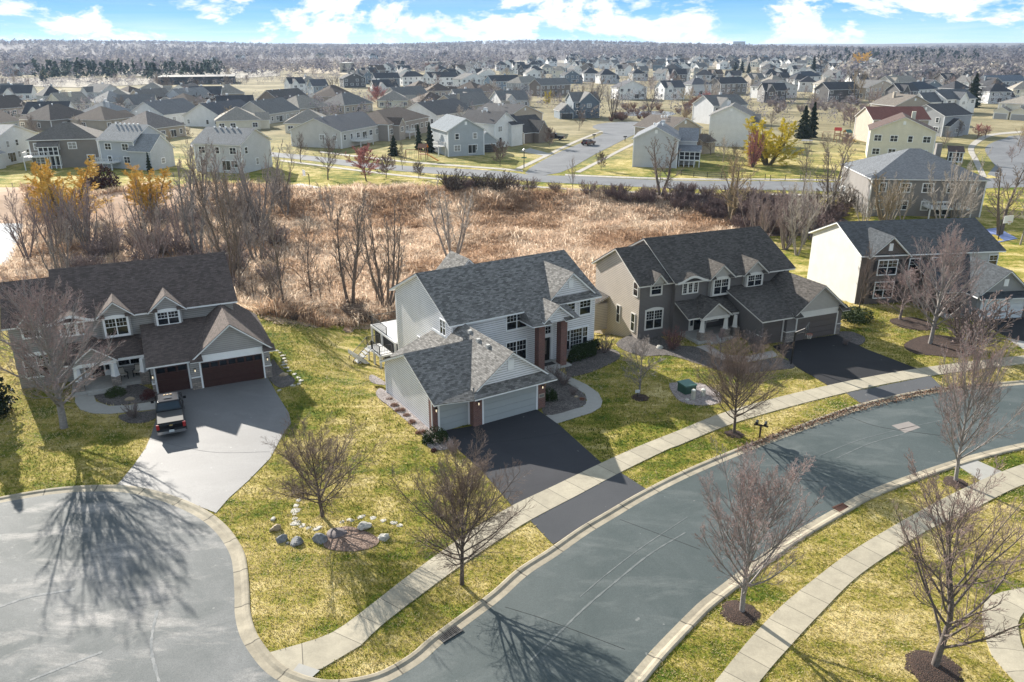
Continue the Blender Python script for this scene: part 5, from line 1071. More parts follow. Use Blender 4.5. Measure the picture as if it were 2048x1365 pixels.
def house2(A, B, d, he, zr, axis, wall, roof, label, extras=(), wins='flr', garage=None, name='suburban_house', group=None, w=None, loc=None, yaw=None, z0=-1.5, floors=None, base=.6, oh=.45):
    if loc is None:
        a, b = at(*A), at(*B); w = w or math.hypot(b.x - a.x, b.y - a.y); yaw = math.atan2(b.y - a.y, b.x - a.x); loc = (a.x, a.y, a.z)
    H = House(name, loc, yaw, label, wcol(wall), SH(roof), WHITE, group); c_, s_ = math.cos(yaw), math.sin(yaw); HOUSEPOS.append((loc[0] + c_ * w / 2 - s_ * d / 2, loc[1] + s_ * w / 2 + c_ * d / 2))
    f = (-oh, w + oh, -oh, d + oh); wl = (0, w, 0, d)
    if axis == 'hip': H.hip(f, he, zr, wl, z0=z0)
    else: H.gable(f, he, zr, axis, wl, z0=z0)
    H.flush(); fl = floors or (2 if he > 4.6 else 1); fh = (he - base) / fl
    for side, L_ in (('f', w), ('l', d), ('r', d)):
        if side not in wins: continue
        nwin = max(1, int(L_ / 3.4))
        for k in range(fl):
            for q in range(nwin):
                if rh.random() < (.15 if side == 'f' else .4): continue
                t = L_ * (q + .5) / nwin; zz = base + fh * k + .75; ww_ = rh.choice((1.0, 1.6, 1.6)); hh = min(1.35, fh - 1.05)
                if garage and side == 'f' and k == 0 and garage[0] - .8 < t < garage[1] + .8: continue
                P = {'f': (t, 0, zz), 'l': (0, t, zz), 'r': (w, t, zz)}[side]; farwin(H, P, ww_, hh, side, 2 if ww_ > 1.2 else 1)
    for cx_, cy_ in ((0, 0), (w, 0), (0, d), (w, d)) if not group else (): cb = MB(); cb.box(cx_ - .1, cy_ - .1, z0, cx_ + .1, cy_ + .1, he - .25); H.part('corner_board', cb, WHITE)
    if 'f' in wins and not garage and rh.random() < .7:
        t_ = w * rh.choice((.5, .35, .66)); pd = MB(); pd.box(t_ - 1.05, -.1, base - .1, t_ + 1.05, -.02, base + 2.15); po = H.part('patio_door', pd, WHITE); pg = MB()
        for q in (-.98, .06): pg.box(t_ + q, -.13, base + .05, t_ + q + .92, -.1, base + 2.03)
        H.part('pane', pg, FARGLASS, po)
    if axis == 'v': gv = MB(); gv.box(w / 2 - .3, -.07, he + (zr - he) * .45, w / 2 + .3, -.01, he + (zr - he) * .45 + .8); H.part('gable_vent', gv, WHITE)
    if rh.random() < .35: ch = MB(); cu = w * rh.uniform(.25, .75); ch.box(cu - .45, d * .6 - .4, he, cu + .45, d * .6 + .4, zr + .7); H.part('chimney', ch, wcol(wall))
    if garage: H.garage_door(garage[0], garage[1], -.05, 2.1, plain(garage[2], garage[3], .6, var=.05) if len(garage) > 2 else plain('pale_garage_door', (.5, .5, .5), .6))
    for e in extras:
        k = e[0]
        if k == 'xg':      # front cross gable u0,u1,depth in front,ze,zr
            _, u0, u1, v0, ze, z1 = e; H.gable((u0 - .35, u1 + .35, v0 - .35, d / 2 + (.4 if axis == 'u' else 0)), ze, z1, 'v', (u0, u1, v0, d / 2), z0=z0); H.flush('gable_wall', 'cross_gable_roof')
            if ze > 4: farwin(H, ((u0 + u1) / 2, v0, ze - 1.9), 1.6, 1.2, 'f')
        elif k == 'wing':   # box u0,u1,v0,v1,ze,zr,axis
            _, u0, u1, v0, v1, ze, z1, ax = e; H.gable((u0 - .35, u1 + .35, v0 - .35, v1 + .35), ze, z1, ax, (u0, u1, v0, v1), z0=z0); H.flush('wing_wall', 'wing_roof'); farwin(H, (u1, (v0 + v1) / 2, 1.2), 1.2, 1.1, 'r', 1)
        elif k == 'gar':    # garage wing with door to the front
            _, u0, u1, v0, v1, ze, z1, c = e; H.gable((u0 - .3, u1 + .3, v0 - .3, v1 + .3), ze, z1, 'v', (u0, u1, v0, v1), z0=z0); H.flush('garage_wall', 'garage_roof'); H.garage_door(u0 + .5, u1 - .5, v0 - .05, 2.1, plain('far_garage_door_%d' % int(c * 100), (c, c, c), .6, var=.05))
        elif k == 'deck':
            _, u0, u1, v0, v1, z = e; m_ = MB(); m_.box(u0, v0, z - .2, u1, v1, z)
            for x in (u0 + .1, u1 - .1): m_.box(x - .1, v0, z0, x + .1, v0 + .2, z)
            for x0, y0, x1, y1 in ((u0, v0, u1, v0 + .08), (u0, v0, u0 + .08, v1), (u1 - .08, v0, u1, v1)):
                m_.box(x0, y0, z + .85, x1, y1, z + .95)
                L_ = max(x1 - x0, y1 - y0); nb = int(L_ / .5)
                for q in range(nb + 1): px_, py_ = x0 + (x1 - x0 - .08) * q / nb if x1 - x0 > .1 else x0, y0 + (y1 - y0 - .08) * q / nb if y1 - y0 > .1 else y0; m_.box(px_, py_, z, px_ + .08, py_ + .08, z + .9)
            H.part('deck', m_, plain('deck_white', (.66, .66, .65), .6, scale=2.))
        elif k == 'porch':
            _, u0, u1, v0, v1, zb, ze = e; H.roofpoly([(u0 - .3, v0 - .3, ze), (u1 + .3, v0 - .3, ze), (u1 + .3, v1, ze + 1.), (u0 - .3, v1, ze + 1.)]); H.flush('wall', 'porch_roof'); m_ = MB(); n_ = 4
            for q in range(n_ + 1): x = u0 + (u1 - u0) * q / n_; m_.box(x - .09, v0, z0, x + .09, v0 + .18, ze)
            m_.box(u0, v0, zb - .15, u1, v0 + .16, zb + .1); m_.box(u0, v0, zb + .9, u1, v0 + .12, zb + 1.); H.part('screen_porch', m_, WHITE); g_ = MB(); g_.box(u0 + .1, v0 + .22, zb, u1 - .1, v1, ze - .1); H.part('porch_screen', g_, plain('under_deck_dark', (.03, .03, .032), .9))
        elif k == 'chim':
            _, u, v, z = e; m_ = MB(); m_.box(u - .5, v - .4, he - 1, u + .5, v + .4, z); H.part('chimney', m_, wcol(wall))
        elif k == 'vents':
            _, u0, u1, n_ = e
            for q in range(n_):
                m_ = MB(); m_.lathe([(.16, 0), (.16, .35), (.26, .38), (.2, .55)], (u0 + (u1 - u0) * q / max(1, n_ - 1), d * .47, zr - .35), 8); H.part('roof_vent', m_, WHITE)
    return H
# hand placed, nearest first
house2((1733, 434), (1958, 435), 16., 6.4, 10.3, 'hip', (.235, .22, .21), (.14, .15, .165), 'big hip-roofed house with blue-grey roof and cream left wall behind the slate-roofed house', [('deck', 8.5, 15., -3.2, 0, 2.2)], 'fl')
house2((1265, 334), (1352, 337), 14., 6.4, 9.2, 'v', LGREY, (.19, .20, .22), 'grey gabled house with white screened porch at the corner of the side street', [('porch', 10.4, 15., 2.5, 6., 1.6, 3.6), ('wing', 10., 14., 6., 13., 5.6, 8.2, 'u'), ('vents', 4, 6, 3)], 'r')
house2((1334, 310), (1398, 304), 13., 6.2, 9., 'v', TAN, (.115, .098, .088), 'tan gabled house with brown roof behind the screened porch house', [('wing', 9., 13., -4., 3., 3., 4.6, 'u'), ('vents', 3, 5, 3)], 'r')
house2((1416, 292), (1497, 295), 14., 8.2, 11.0, 'v', WW, rGR, 'tall plain white gabled house left of the yellow willow', [('wing', 10, 13., 2., 9., 6.4, 8.6, 'u')], '')
house2((1424, 250), (1490, 247), 12., 6.5, 9.8, 'u', LGREY, rGR, 'grey house with small brick-red gable behind the tall white one', [('xg', 2., 7., -1.2, 6.4, 9.2)], 'fr')
house2((1733, 319), (1862, 325), 14., 7., 10.4, 'v', CREAM, (.10, .068, .06), 'cream gabled house with dark red-brown roof behind the hip roof', [('porch', 18., 21., 1., 5., .3, 2.6)], 'f', floors=2)
house2((1740, 287), (1850, 287), 12., 6.6, 9.8, 'u', TAN, rRD, 'house with brick-red roof just behind the cream gabled one', (), '')
house2((1806, 266), (1882, 274), 13., 6.2, 9.3, 'v', GREY, rDK, 'grey gabled house with charcoal roof behind the red roof', [('wing', 11, 15, 1, 8, 3.2, 5.4, 'u')], 'f')
house2((1785, 248), (1860, 246), 13., 6.2, 9.8, 'v', TAN, (.16, .14, .12), 'tan gabled house with white rake boards, fourth in the right-hand row', (), '')
house2((1888, 229), (1946, 226), 12., 5.8, 9.4, 'u', WW, (.10, .105, .115), 'white house with steep dark gables left of the large far spruce', [('xg', 6., 11., -1.5, 5.6, 8.6), ('wing', -9., 0., 2., 10., 4.8, 8.4, 'u')], 'fl')
house2((1992, 237), (2070, 242), 13., 5.8, 8.6, 'hip', CREAM, rTN, 'cream house with beige roof and two grey garage doors at the right margin', [('gar', 0., 5.5, -3.5, 2., 3., 4.6, .34), ('gar', 6., 12., -3.5, 2., 3., 4.8, .34)], 'f')
house2((897, 314), (968, 310), 14., 6.3, 9.3, 'v', (.40, .44, .48), (.17, .195, .22), 'blue-grey gabled house on the corner left of the side street', [('gar', 9., 15., 4., 11., 3., 5.4, .04), ('deck', -2., 0., 2., 6., 2.4)], 'f')
house2((990, 297), (1030, 291), 13., 6.5, 9.4, 'v', WW, rDK, 'white two storey house with skylit dark roof behind the blue-grey one', [('wing', 6., 11., -1., 6., 5.8, 8.2, 'u'), ('vents', 2, 4, 2)], 'fr')
house2((1014, 272), (1084, 262), 15., 5.6, 8.8, 'v', TAN, rDK, 'tan gabled house with charcoal roof above the white two storey one', [('vents', 5, 7, 2)], '')
house2((1048, 288), (1098, 282), 12., 3., 7.2, 'u', BRN, (.07, .066, .064), 'low brown house with steep charcoal garage roof behind the parked pickup', [('xg', 4., 8., -2., 3., 6.2)], 'f')
house2((1146, 237), (1198, 236), 11., 6.1, 9.4, 'u', BLUE, rGR, 'blue craftsman house with white trim at the end of the side street', [('xg', 2.2, 9.8, -1.2, 6., 9.6), ('gar', -6., -.4, -2.5, 6., 3., 5.6, .07)], 'f')
house2((684, 298), (772, 279), 16., 4.6, 7.9, 'u', (.56, .55, .53), rNV, 'long white ranch with navy roof and a row of sunroom windows', [('deck', 5., 12., -3., 0, 1.6), ('vents', 3, 10, 2)], 'fl', base=1.4, floors=1)
house2((778, 283), (858, 264), 14., 4.8, 8.2, 'hip', (.34, .30, .27), rBR, 'brown hip-roofed ranch behind the dark spruces', [('xg', 3., 7., -2., 4.4, 6.4), ('deck', 8., 12., -3., 0, 1.8)], 'f', base=1.2, floors=1)
house2((874, 258), (946, 246), 15., 4.4, 8.4, 'u', WW, (.12, .115, .115), 'white gable-ended ranch with grey roof left of the tan gabled house', [('vents', 4, 9, 2)], 'fl', base=1., floors=1)
house2((395, 343), (487, 348), 11., 6.2, 9.2, 'u', LGREY, (.17, .18, .19), 'grey two storey house with a gable on its right behind the marsh trees', [('vents', 2, 8, 5)], 'fr')
house2((207, 336), (275, 339), 11., 6.3, 9.4, 'u', (.44, .47, .51), (.22, .23, .24), 'blue-grey house with white deck and dark garage wing above the orange willows', [('wing', 8.5, 14., -1., 7., 4.2, 7.6, 'u'), ('deck', 0., 5., -3., 0, 1.6), ('vents', 1, 7, 6)], 'fr')
house2((68, 338), (203, 333), 12., 6.4, 9.6, 'hip', TAUPE, (.15, .135, .12), 'taupe hip-roofed house with raised white deck above the left orange willow', [('deck', -1., 4., -3., 0, 3.), ('porch', 2., 6., -1.5, 0, 3., 5.)], 'f', floors=2)
house2((-4, 336), (84, 316), 13., 6., 8.9, 'v', WW, (.30, .30, .30), 'white gabled house with pale grey roof at the left margin', [('wing', -6., 0., -2., 6., 3.4, 5.6, 'u')], 'f')
# ranch row along the left, then the first dense rows
RANCH = [((-40, 276), (40, 262), 14, 'u', CREAM, rBR, 'cream ranch with brown roof at the left margin, second row'), ((105, 262), (190, 252), 14, 'hip', TAUPE, (.12, .10, .088), 'ranch with wide brown hip roof and white sunroom windows, left'),
  ((215, 254), (280, 246), 14, 'hip', LGREY, (.24, .245, .25), 'ranch with pale blue-grey hip roof right of the wide brown one'), ((330, 250), (405, 240), 15, 'u', WW, (.15, .15, .155), 'white ranch with grey roof in the left rows'),
  ((445, 255), (520, 243), 15, 'u', WW, rNV, 'white ranch with navy roof and white rake boards'), ((300, 282), (372, 272), 14, 'hip', TAN, (.20, .175, .16), 'tan ranch with taupe hip roof behind the blue-grey house'), ((540, 248), (600, 238), 14, 'u', (.5, .48, .44), rGR, 'beige ranch with grey roof right of the navy one'),
  ((600, 236), (660, 229), 14, 'hip', TAN, rTN, 'tan ranch with beige hip roof above the navy sunroom ranch'), ((0, 236), (60, 231), 14, 'u', TAN, (.10, .082, .07), 'ranch with dark brown roof at the left, third row'), ((130, 226), (185, 222), 13, 'u', CREAM, rTN, 'cream ranch with pale roof in the left third row'),
  ((215, 222), (270, 218), 13, 'hip', LGREY, (.26, .255, .25), 'ranch with pale grey roof and chimney in the left third row'), ((290, 216), (350, 212), 13, 'u', TAN, (.17, .155, .14), 'tan ranch with striped white rake boards, left third row'), ((370, 214), (430, 209), 13, 'u', LGREY, (.22, .215, .21), 'grey roofed ranch above the navy-roofed one'),
  ((560, 218), (620, 212), 13, 'u', BRN, (.10, .09, .085), 'brown ranch with charcoal roof below the tall grey houses'), ((690, 228), (745, 222), 13, 'hip', TAN, rGR, 'tan ranch behind the brown hip-roofed one'), ((800, 210), (860, 206), 13, 'u', (.5, .49, .47), rGR, 'long grey roofed ranch in the middle third row'),
  ((920, 232), (985, 222), 14, 'u', TAN, (.17, .16, .15), 'tan ranch with grey roof behind the white gable-ended one'), ((660, 205), (705, 202), 12, 'hip', TAN, rBR, 'brown roofed ranch by the far pink tree'), ((-30, 214), (20, 211), 12, 'hip', LGREY, rGR, 'grey ranch at the left margin, fourth row'), ((90, 207), (135, 205), 12, 'hip', GREY, rDK, 'charcoal hip-roofed ranch in the left fourth row'), ((440, 202), (490, 200), 12, 'hip', TAN, rTN, 'pale tan ranch just below the long dark hedge')]
for A, B, d, ax, wc, rc, lab in RANCH:
    hh = house2(A, B, d, 3.4, 7.8, ax, wc, rc, lab, [('vents', 3, 8, 2)] + ([('chim', 6., 4., 8.)] if rh.random() < .3 else []), 'flr', floors=1, base=.2)
    hh.root.scale = (1, 1, 1)
TALL = [((582, 190), (612, 189), WW, rDK, 'white house with black roof at the left end of the tall row'), ((605, 186), (640, 185), LGREY, rTN, 'pale grey house with beige roof in the tall row'), ((628, 196), (658, 195), (.26, .31, .36), (.10, .10, .11), 'slate blue gabled house in the tall row'), ((688, 176), (732, 175), DKW, rDK, 'black house with white windows, upper middle'), ((752, 176), (800, 175), (.2, .22, .24), rDK, 'charcoal house with turret-like pale bay, upper middle'),
  ((806, 172), (850, 171), WW, rDK, 'white house with black hip roof right of the charcoal one'), ((862, 174), (918, 172), WW, rDK, 'long white house with black roof, middle'), ((924, 178), (972, 176), WW, rGR, 'white house with grey hip roof, middle'), ((985, 184), (1042, 182), (.22, .30, .38), rDK, 'blue house with black hip roof, middle'), ((1042, 188), (1085, 184), (.38, .39, .40), (.24, .225, .2), 'grey house with beige roof and white deck, middle'),
  ((1082, 194), (1140, 191), BRN, rGR, 'brown brick house left of the blue craftsman roof'), ((1236, 200), (1292, 199), WW, (.10, .10, .11), 'white house with two porch levels across the pond'), ((1328, 200), (1368, 199), WW, (.09, .09, .10), 'tall white house with three rows of windows across the pond'), ((1382, 192), (1420, 191), LGREY, (.12, .12, .13), 'grey house with white sunroom right of the tall white one'), ((1440, 190), (1492, 188), (.20, .18, .165), rDK, 'dark taupe house with charcoal roof, upper right middle'),
  ((1524, 198), (1592, 196), (.6, .6, .6), rDK, 'white house with grey gable and balcony, upper right middle'), ((1655, 205), (1715, 203), (.09, .085, .085), rDK, 'black house with white windows among bare trees'), ((1602, 172), (1640, 170), WW, rNV, 'white steep-roofed house with blue roof edge'), ((1815, 172), (1870, 170), (.66, .66, .66), rGR, 'large white house with grey hip roof at the far right'), ((1905, 160), (1950, 159), WW, rTN, 'pale house right of the large white one'), ((1985, 158), (2040, 158), WW, rGR, 'white house at the far right margin'),
  ((1825, 205), (1870, 202), WW, rNV, 'white house with navy roof and two dormers'), ((1975, 184), (2048, 182), LGREY, (.13, .15, .18), 'long blue-roofed house at the right margin'), ((1730, 200), (1790, 196), TAN, rGR, 'tan roofed house half hidden by pale trees'), ((1780, 186), (1830, 184), (.5, .48, .44), rTN, 'beige hip-roofed house behind the round dark tree')]
for k, (A, B, wc, rc, lab) in enumerate(TALL):
    ax = ('u', 'hip', 'u', 'v')[k % 4]
    house2(A, B, 10., 5.9, 9.3, ax, wc, rc, lab, [('xg', 1., 4.6, -1., 5.7, 8.6)] if k % 3 == 0 and ax == 'u' else [], 'flr')
# far rows: a dozen builds, copied
ARCH = []
def copy_tree(o, parent=None):
    c = o.copy(); COL.objects.link(c); c.parent = parent
    for ch in CH.get(o.name, ()): copy_tree(ch, c)
    return c
AR = [(WW, rDK, 'u', 'white-walled far house with black roof in the crowded rows below the wooded ridge'), (LGREY, rDK, 'hip', 'grey-walled far house with black hip roof in the crowded rows below the ridge'), (WW, rGR, 'v', 'white gabled far house with grey roof in the crowded rows below the ridge'), (TAUPE, rBR, 'u', 'taupe far house with brown roof in the crowded rows below the ridge'), (BLUE, rDK, 'v', 'dark blue gabled far house in the crowded rows below the ridge'),
      (CREAM, rTN, 'hip', 'cream far house with beige hip roof in the crowded rows below the ridge'), (TAN, rGR, 'u', 'tan far house with grey roof in the crowded rows below the ridge'), (DKW, rDK, 'u', 'charcoal far house with black roof in the crowded rows below the ridge')]
GRP = ['far white houses with black roofs', 'far grey hip-roofed houses', 'far white gabled houses', 'far taupe houses', 'far dark blue houses', 'far cream houses', 'far tan houses', 'far charcoal houses']
spots = []
for yp, x0, x1 in ((168, 640, 2060), (163, 640, 2060), (157, 640, 2060), (152, 700, 2060), (147.5, 690, 2060), (143, 760, 2060), (139, 800, 1780), (135.5, 820, 1740), (132, 880, 1740), (128.5, 1050, 1700), (125, 1050, 1680), (121.5, 1060, 1660), (118, 1100, 1640)):
    dist = CAMH / (yp - 90.5) * F; step = 19. * F / dist; x = x0 + rh.uniform(0, step)
    while x < x1:
        spots.append((x, yp + rh.uniform(-1.4, 1.4))); x += step * rh.uniform(.75, 1.5)
for x, y in ((30, 150), (55, 148), (85, 149), (112, 151), (5, 153), (20, 128), (45, 124), (62, 121), (205, 140), (335, 137), (398, 139), (150, 118), (905, 108), (935, 107), (1000, 106), (1085, 104), (1110, 105), (75, 133), (100, 136), (130, 132), (160, 135), (225, 133), (260, 131), (290, 128), (420, 128), (470, 124), (15, 139), (50, 140), (90, 143), (640, 118), (690, 116), (740, 119), (790, 117), (840, 120), (880, 117)): spots.append((x, y))
for k in range(8):
    wc, rc, ax, lab = AR[k]
    H = house2(None, None, 9.5, 5.7, 9.2, ax, wc, rc, lab, [('xg', .8, 4.6, -1.2, 5.5, 8.7)] if ax == 'u' else [('wing', 9., 13.5, 1., 7.5, 3., 5.6, 'u')], 'fl', name='far_house', group=GRP[k], w=11., loc=(0, 0, 0), yaw=0); ARCH.append(H.root)
# ranches and two-storey houses that fill the nearer rows, copied too
FILL = [(TAN, rBR, 'hip', 'tan ranch with brown hip roof filling the ranch rows'), (LGREY, rGR, 'u', 'pale grey ranch with grey roof filling the ranch rows'), (WW, rDK, 'u', 'white ranch with charcoal roof filling the ranch rows'), (CREAM, rTN, 'hip', 'cream ranch with beige hip roof filling the ranch rows')]; FR = []
for wc, rc, ax, lab in FILL: FR.append(house2(None, None, 14., 3.3, 7.2, ax, wc, rc, lab, [('xg', 2., 6.5, -1.8, 3.2, 6.) ] if ax == 'u' else [('wing', 13., 17., 2., 10., 3., 5.2, 'u')], 'flr', name='far_house', group=lab.replace('ranch with', 'ranches with'), w=14., loc=(0, 0, 0), yaw=0, floors=1, base=.2).root)
HOUSEPOS = [q for q in HOUSEPOS if abs(q[0]) > 14 or q[1] > 60]
CH = {}
for o in bpy.data.objects:
    if o.parent: CH.setdefault(o.parent.name, []).append(o)
used = set(); rh.shuffle(spots)
FAROK = lambda p, r: all((p.x - q[0]) ** 2 + (p.y - q[1]) ** 2 > r * r for q in HOUSEPOS)
for (x, y) in spots:
    if len(HOUSEPOS) > 285: break
    p = at(x, y)
    if not FAROK(p, 16): continue
    HOUSEPOS.append((p.x, p.y))
    k = rh.choice((0, 0, 0, 1, 1, 2, 2, 2, 3, 4, 5, 6, 7)); p = at(x, y)
    o = ARCH[k] if k not in used else copy_tree(ARCH[k]); used.add(k)
    o.location = (p.x, p.y, p.z - .2); o.rotation_euler = (0, 0, RAD(rh.choice((-60, -25, 6, 12, 18, 24, 30, 65)) + rh.uniform(-6, 6))); sc = rh.uniform(.95, 1.15); o.scale = (sc, sc, sc)
usedf = set(); nf = 0
for k in range(900):
    if nf > 46: break
    zone = rh.choice((0, 0, 1, 2)); x, y = (rh.uniform(-60, 640), rh.uniform(192, 275)) if zone == 0 else (rh.uniform(640, 1010), rh.uniform(186, 222)) if zone == 1 else (rh.uniform(1500, 2090), rh.uniform(168, 208))
    p = at(x, y)
    if not FAROK(p, 21): continue
    if zone == 2: arch, us = ARCH, used; j = rh.randrange(8)
    else: arch, us = FR, usedf; j = rh.randrange(4)
    o = arch[j] if j not in us else copy_tree(arch[j]); us.add(j); HOUSEPOS.append((p.x, p.y)); nf += 1
    o.location = (p.x, p.y, p.z - .1); o.rotation_euler = (0, 0, RAD(rh.choice((-25, 8, 14, 20, 26, 75)) + rh.uniform(-6, 6))); o.scale = (1, 1, 1)
for j in range(4):
    if j not in usedf: p = at(-300, 240 - 6 * j); FR[j].location = p
open('/tmp/houses.txt', 'w').write(str((len(HOUSEPOS), nf, len(spots)))) if False else None
# long dark-walled building, brick school and pale hall far off
def slabhouse(A, B, d, h, wc, rc, label, name, cat='building'):
    a, b = (at(*A), at(*B)) if A[1] > 96 else (far_at(A[0], 2900), far_at(B[0], 2900)); w = math.hypot(b.x - a.x, b.y - a.y); root = empty(name, a, math.atan2(b.y - a.y, b.x - a.x), label, cat); m_ = MB(); m_.box(0, 0, -1, w, d, h); m_.build('wall', plain('far_wall_' + name, wc, .8), root)
    r_ = MB(); r_.box(-.5, -.5, h, w + .5, d + .5, h + .6); r_.build('roof', plain('far_flat_roof_' + name, rc, .8), root); n_ = int(w / 9); 
    for k in range(n_): g_ = MB(); g_.box((k + .25) * w / n_, -.06, 1, (k + .7) * w / n_, 0, min(3, h - .6)); g_.build('window', FARGLASS, root)
slabhouse((316, 170), (470, 168), 40, 4.6, (.05, .052, .055), (.05, .05, .055), 'long low dark building in front of the pale fields', 'long_shed'); slabhouse((848, 141), (888, 141), 25, 8, (.26, .13, .10), (.3, .28, .26), 'red brick school building behind the white houses', 'school_building'); slabhouse((1466, 91.5), (1490, 91), 60, 22, (.5, .5, .5), (.55, .55, .55), 'pale hall rising above the wooded skyline', 'skyline_hall'); slabhouse((680, 146), (700, 146), 25, 9, (.55, .5, .42), (.5, .48, .45), 'pale boxy building at the end of the tan field', 'field_building')
# pale fields
def field(pts, c, nm): sheet(nm, [Vector((at(*p).x, at(*p).y)) for p in pts], .25, plain('dry_field_' + nm, c, 1., scale=.02, var=.2), .3, drape=True)
field([(560, 138), (540, 130), (700, 125), (760, 128), (715, 140), (690, 150), (600, 146)], (.36, .29, .19), 'tan_field'); field([(240, 150), (200, 143), (460, 139), (560, 143), (560, 152), (470, 158), (330, 156)], (.30, .27, .22), 'pale_field'); field([(0, 172), (0, 158), (150, 156), (330, 158), (330, 168), (160, 176)], (.24, .21, .165), 'dry_meadow'); field([(205, 127), (215, 119), (250, 115), (255, 121)], (.42, .37, .32), 'pale_field'); field([(1010, 128), (1040, 121.5), (1180, 121), (1190, 126)], (.36, .34, .3), 'pale_field'); field([(1560, 126), (1545, 118), (1630, 116), (1625, 126)], (.36, .31, .22), 'tan_field')
# ---------------------------------------------------------------- far trees and woods
TREEL = {'BARKT': 'brown bare tree among the far houses', 'BARKL': 'pale grey bare tree among the far houses', 'BARKM': 'mauve bare tree among the far houses', 'BARKB': 'straw-coloured bare tree among the far houses', 'BARK': 'dark bare tree among the far houses'}
fm = {'BARKT': BARKT, 'BARKL': BARKL, 'BARKM': BARKM, 'BARKB': BARKB, 'BARK': BARK}
fp = [(rh.uniform(-20, 640), rh.uniform(215, 330)) for k in range(26)] + [(rh.uniform(760, 1100), rh.uniform(205, 285)) for k in range(14)] + [(rh.uniform(1290, 2040), rh.uniform(200, 330)) for k in range(18)]
for k in range(215):
    yp = 128 + 115 * rh.random() ** 1.5; x = rh.uniform(-40, 2090)
    if yp > 215 and x > 640: continue
    if x > 640 and yp < 142 and rh.random() < .3: continue
    fp.append((x, yp))
for x, y in fp:
    key = rh.choice(('BARKT', 'BARKT', 'BARKL', 'BARKM', 'BARKB', 'BARK')); p = at(x, y); h = rh.uniform(6, 11) * (.7 if y > 200 else 1); p_ = PR['far_tree']
    root = empty('bare_tree', (p.x, p.y, p.z), rh.uniform(0, 6.28), TREEL[key], 'tree', 'trees among the far houses, ' + TREEL[key].split(' ')[0]); s = h / p_['H']; root.scale = (s * rh.uniform(.9, 1.4),) * 2 + (s,)
    for q in ('trunk', 'crown'): set_mat(mesh_obj(q, p_[q], root), fm[key])
for pr, px, py, tp, wd, mt, lab in (('spread', 1700, 200, 130, .9, BARKL, 'tall pale tree in front of the black house among the trees'), ('spread', 1712, 205, 135, .8, BARKB, 'tall straw-coloured tree right of the pale one'), ('marsh_b', 1745, 235, 165, 1.1, BARKM, 'reddish tall clump left of the right-hand house row'), ('spread', 1650, 200, 150, .9, BARKL, 'pale broad tree left of the black house'), ('marsh', 1190, 235, 150, 1.2, BARKT, 'tall bare clump right of the blue craftsman house'), ('marsh_b', 1225, 238, 165, 1.0, BARKT, 'second tall bare clump right of the blue craftsman house'), ('spread', 1300, 224, 170, .9, BARK, 'dark round bare tree by the far pond'), ('marsh_b', 1420, 215, 150, 1.1, BARKL, 'pale tall tree behind the grey gable'), ('spread', 1940, 205, 145, 1., BARK, 'dark twisted tree right of the large far spruce'), ('spread', 1865, 180, 140, 1., BARK, 'dark twisted tree left of the large far spruce'),
     ('willow', 1095, 208, 180, .8, BARKY, 'small golden willow by the tan roof'), ('willow', 978, 184, 170, .8, BARKY, 'small golden willow in the middle rows'), ('willow', 1725, 116, 103, 1.6, BARKO, 'orange willow far off at the upper right'), ('small', 755, 214, 168, 1.3, BARKP, 'pink-budded tree in the middle rows'), ('small', 1412, 225, 180, 1.0, BARKP, 'salmon pink tree beside the grey gable'), ('small', 1390, 225, 190, 1.2, bark_mat('rust_twigs', (.13, .09, .07), (.36, .17, .10)), 'rusty tree left of the salmon pink one'), ('small', 1955, 278, 245, 1.1, BARKP, 'pinkish round tree on the right-hand lawn, left of two'), ('small', 1970, 276, 248, 1.1, BARKP, 'pinkish round tree on the right-hand lawn, right of two'), ('maple', 1915, 274, 240, .9, BARK, 'dark young tree before the charcoal-roofed grey house'), ('small', 1700, 255, 210, 1.3, BARKM, 'mauve tree on the park lawn'), ('small', 1690, 300, 262, 1.2, BARKM, 'bare shrub tree by the playset'), ('spread', 1688, 252, 215, .8, BARKT, 'thin tree on the park lawn')):
    tree(pr, (px, py), lab, 'bare_tree' if pr != 'willow' else 'willow_tree', top=tp, wide=wd, mat=mt)
# brush around the far pond and beside the park
for x, y in scatter([(at(*p).x, at(*p).y) for p in [(1210, 246), (1220, 216), (1430, 214), (1440, 236), (1340, 240)]], 34, rg): bush(x, y, rt.uniform(1.8, 3.6), 1.2, bark_mat('rust_brush', (.16, .09, .07), (.34, .17, .12)) if 'rustb' not in MATS else MATS['rustb'], 'rusty bare bush on the bank of the far pond', 'rusty bushes by the far pond')
for x, y in scatter([(at(*p).x, at(*p).y) for p in [(1530, 212), (1800, 205), (1800, 222), (1540, 228)]], 40, rg): bush(x, y, rt.uniform(2.2, 4.4), 1.1, BARKM, 'mauve bare bush in the strip between the park lawn and far houses', 'mauve bushes by the park')
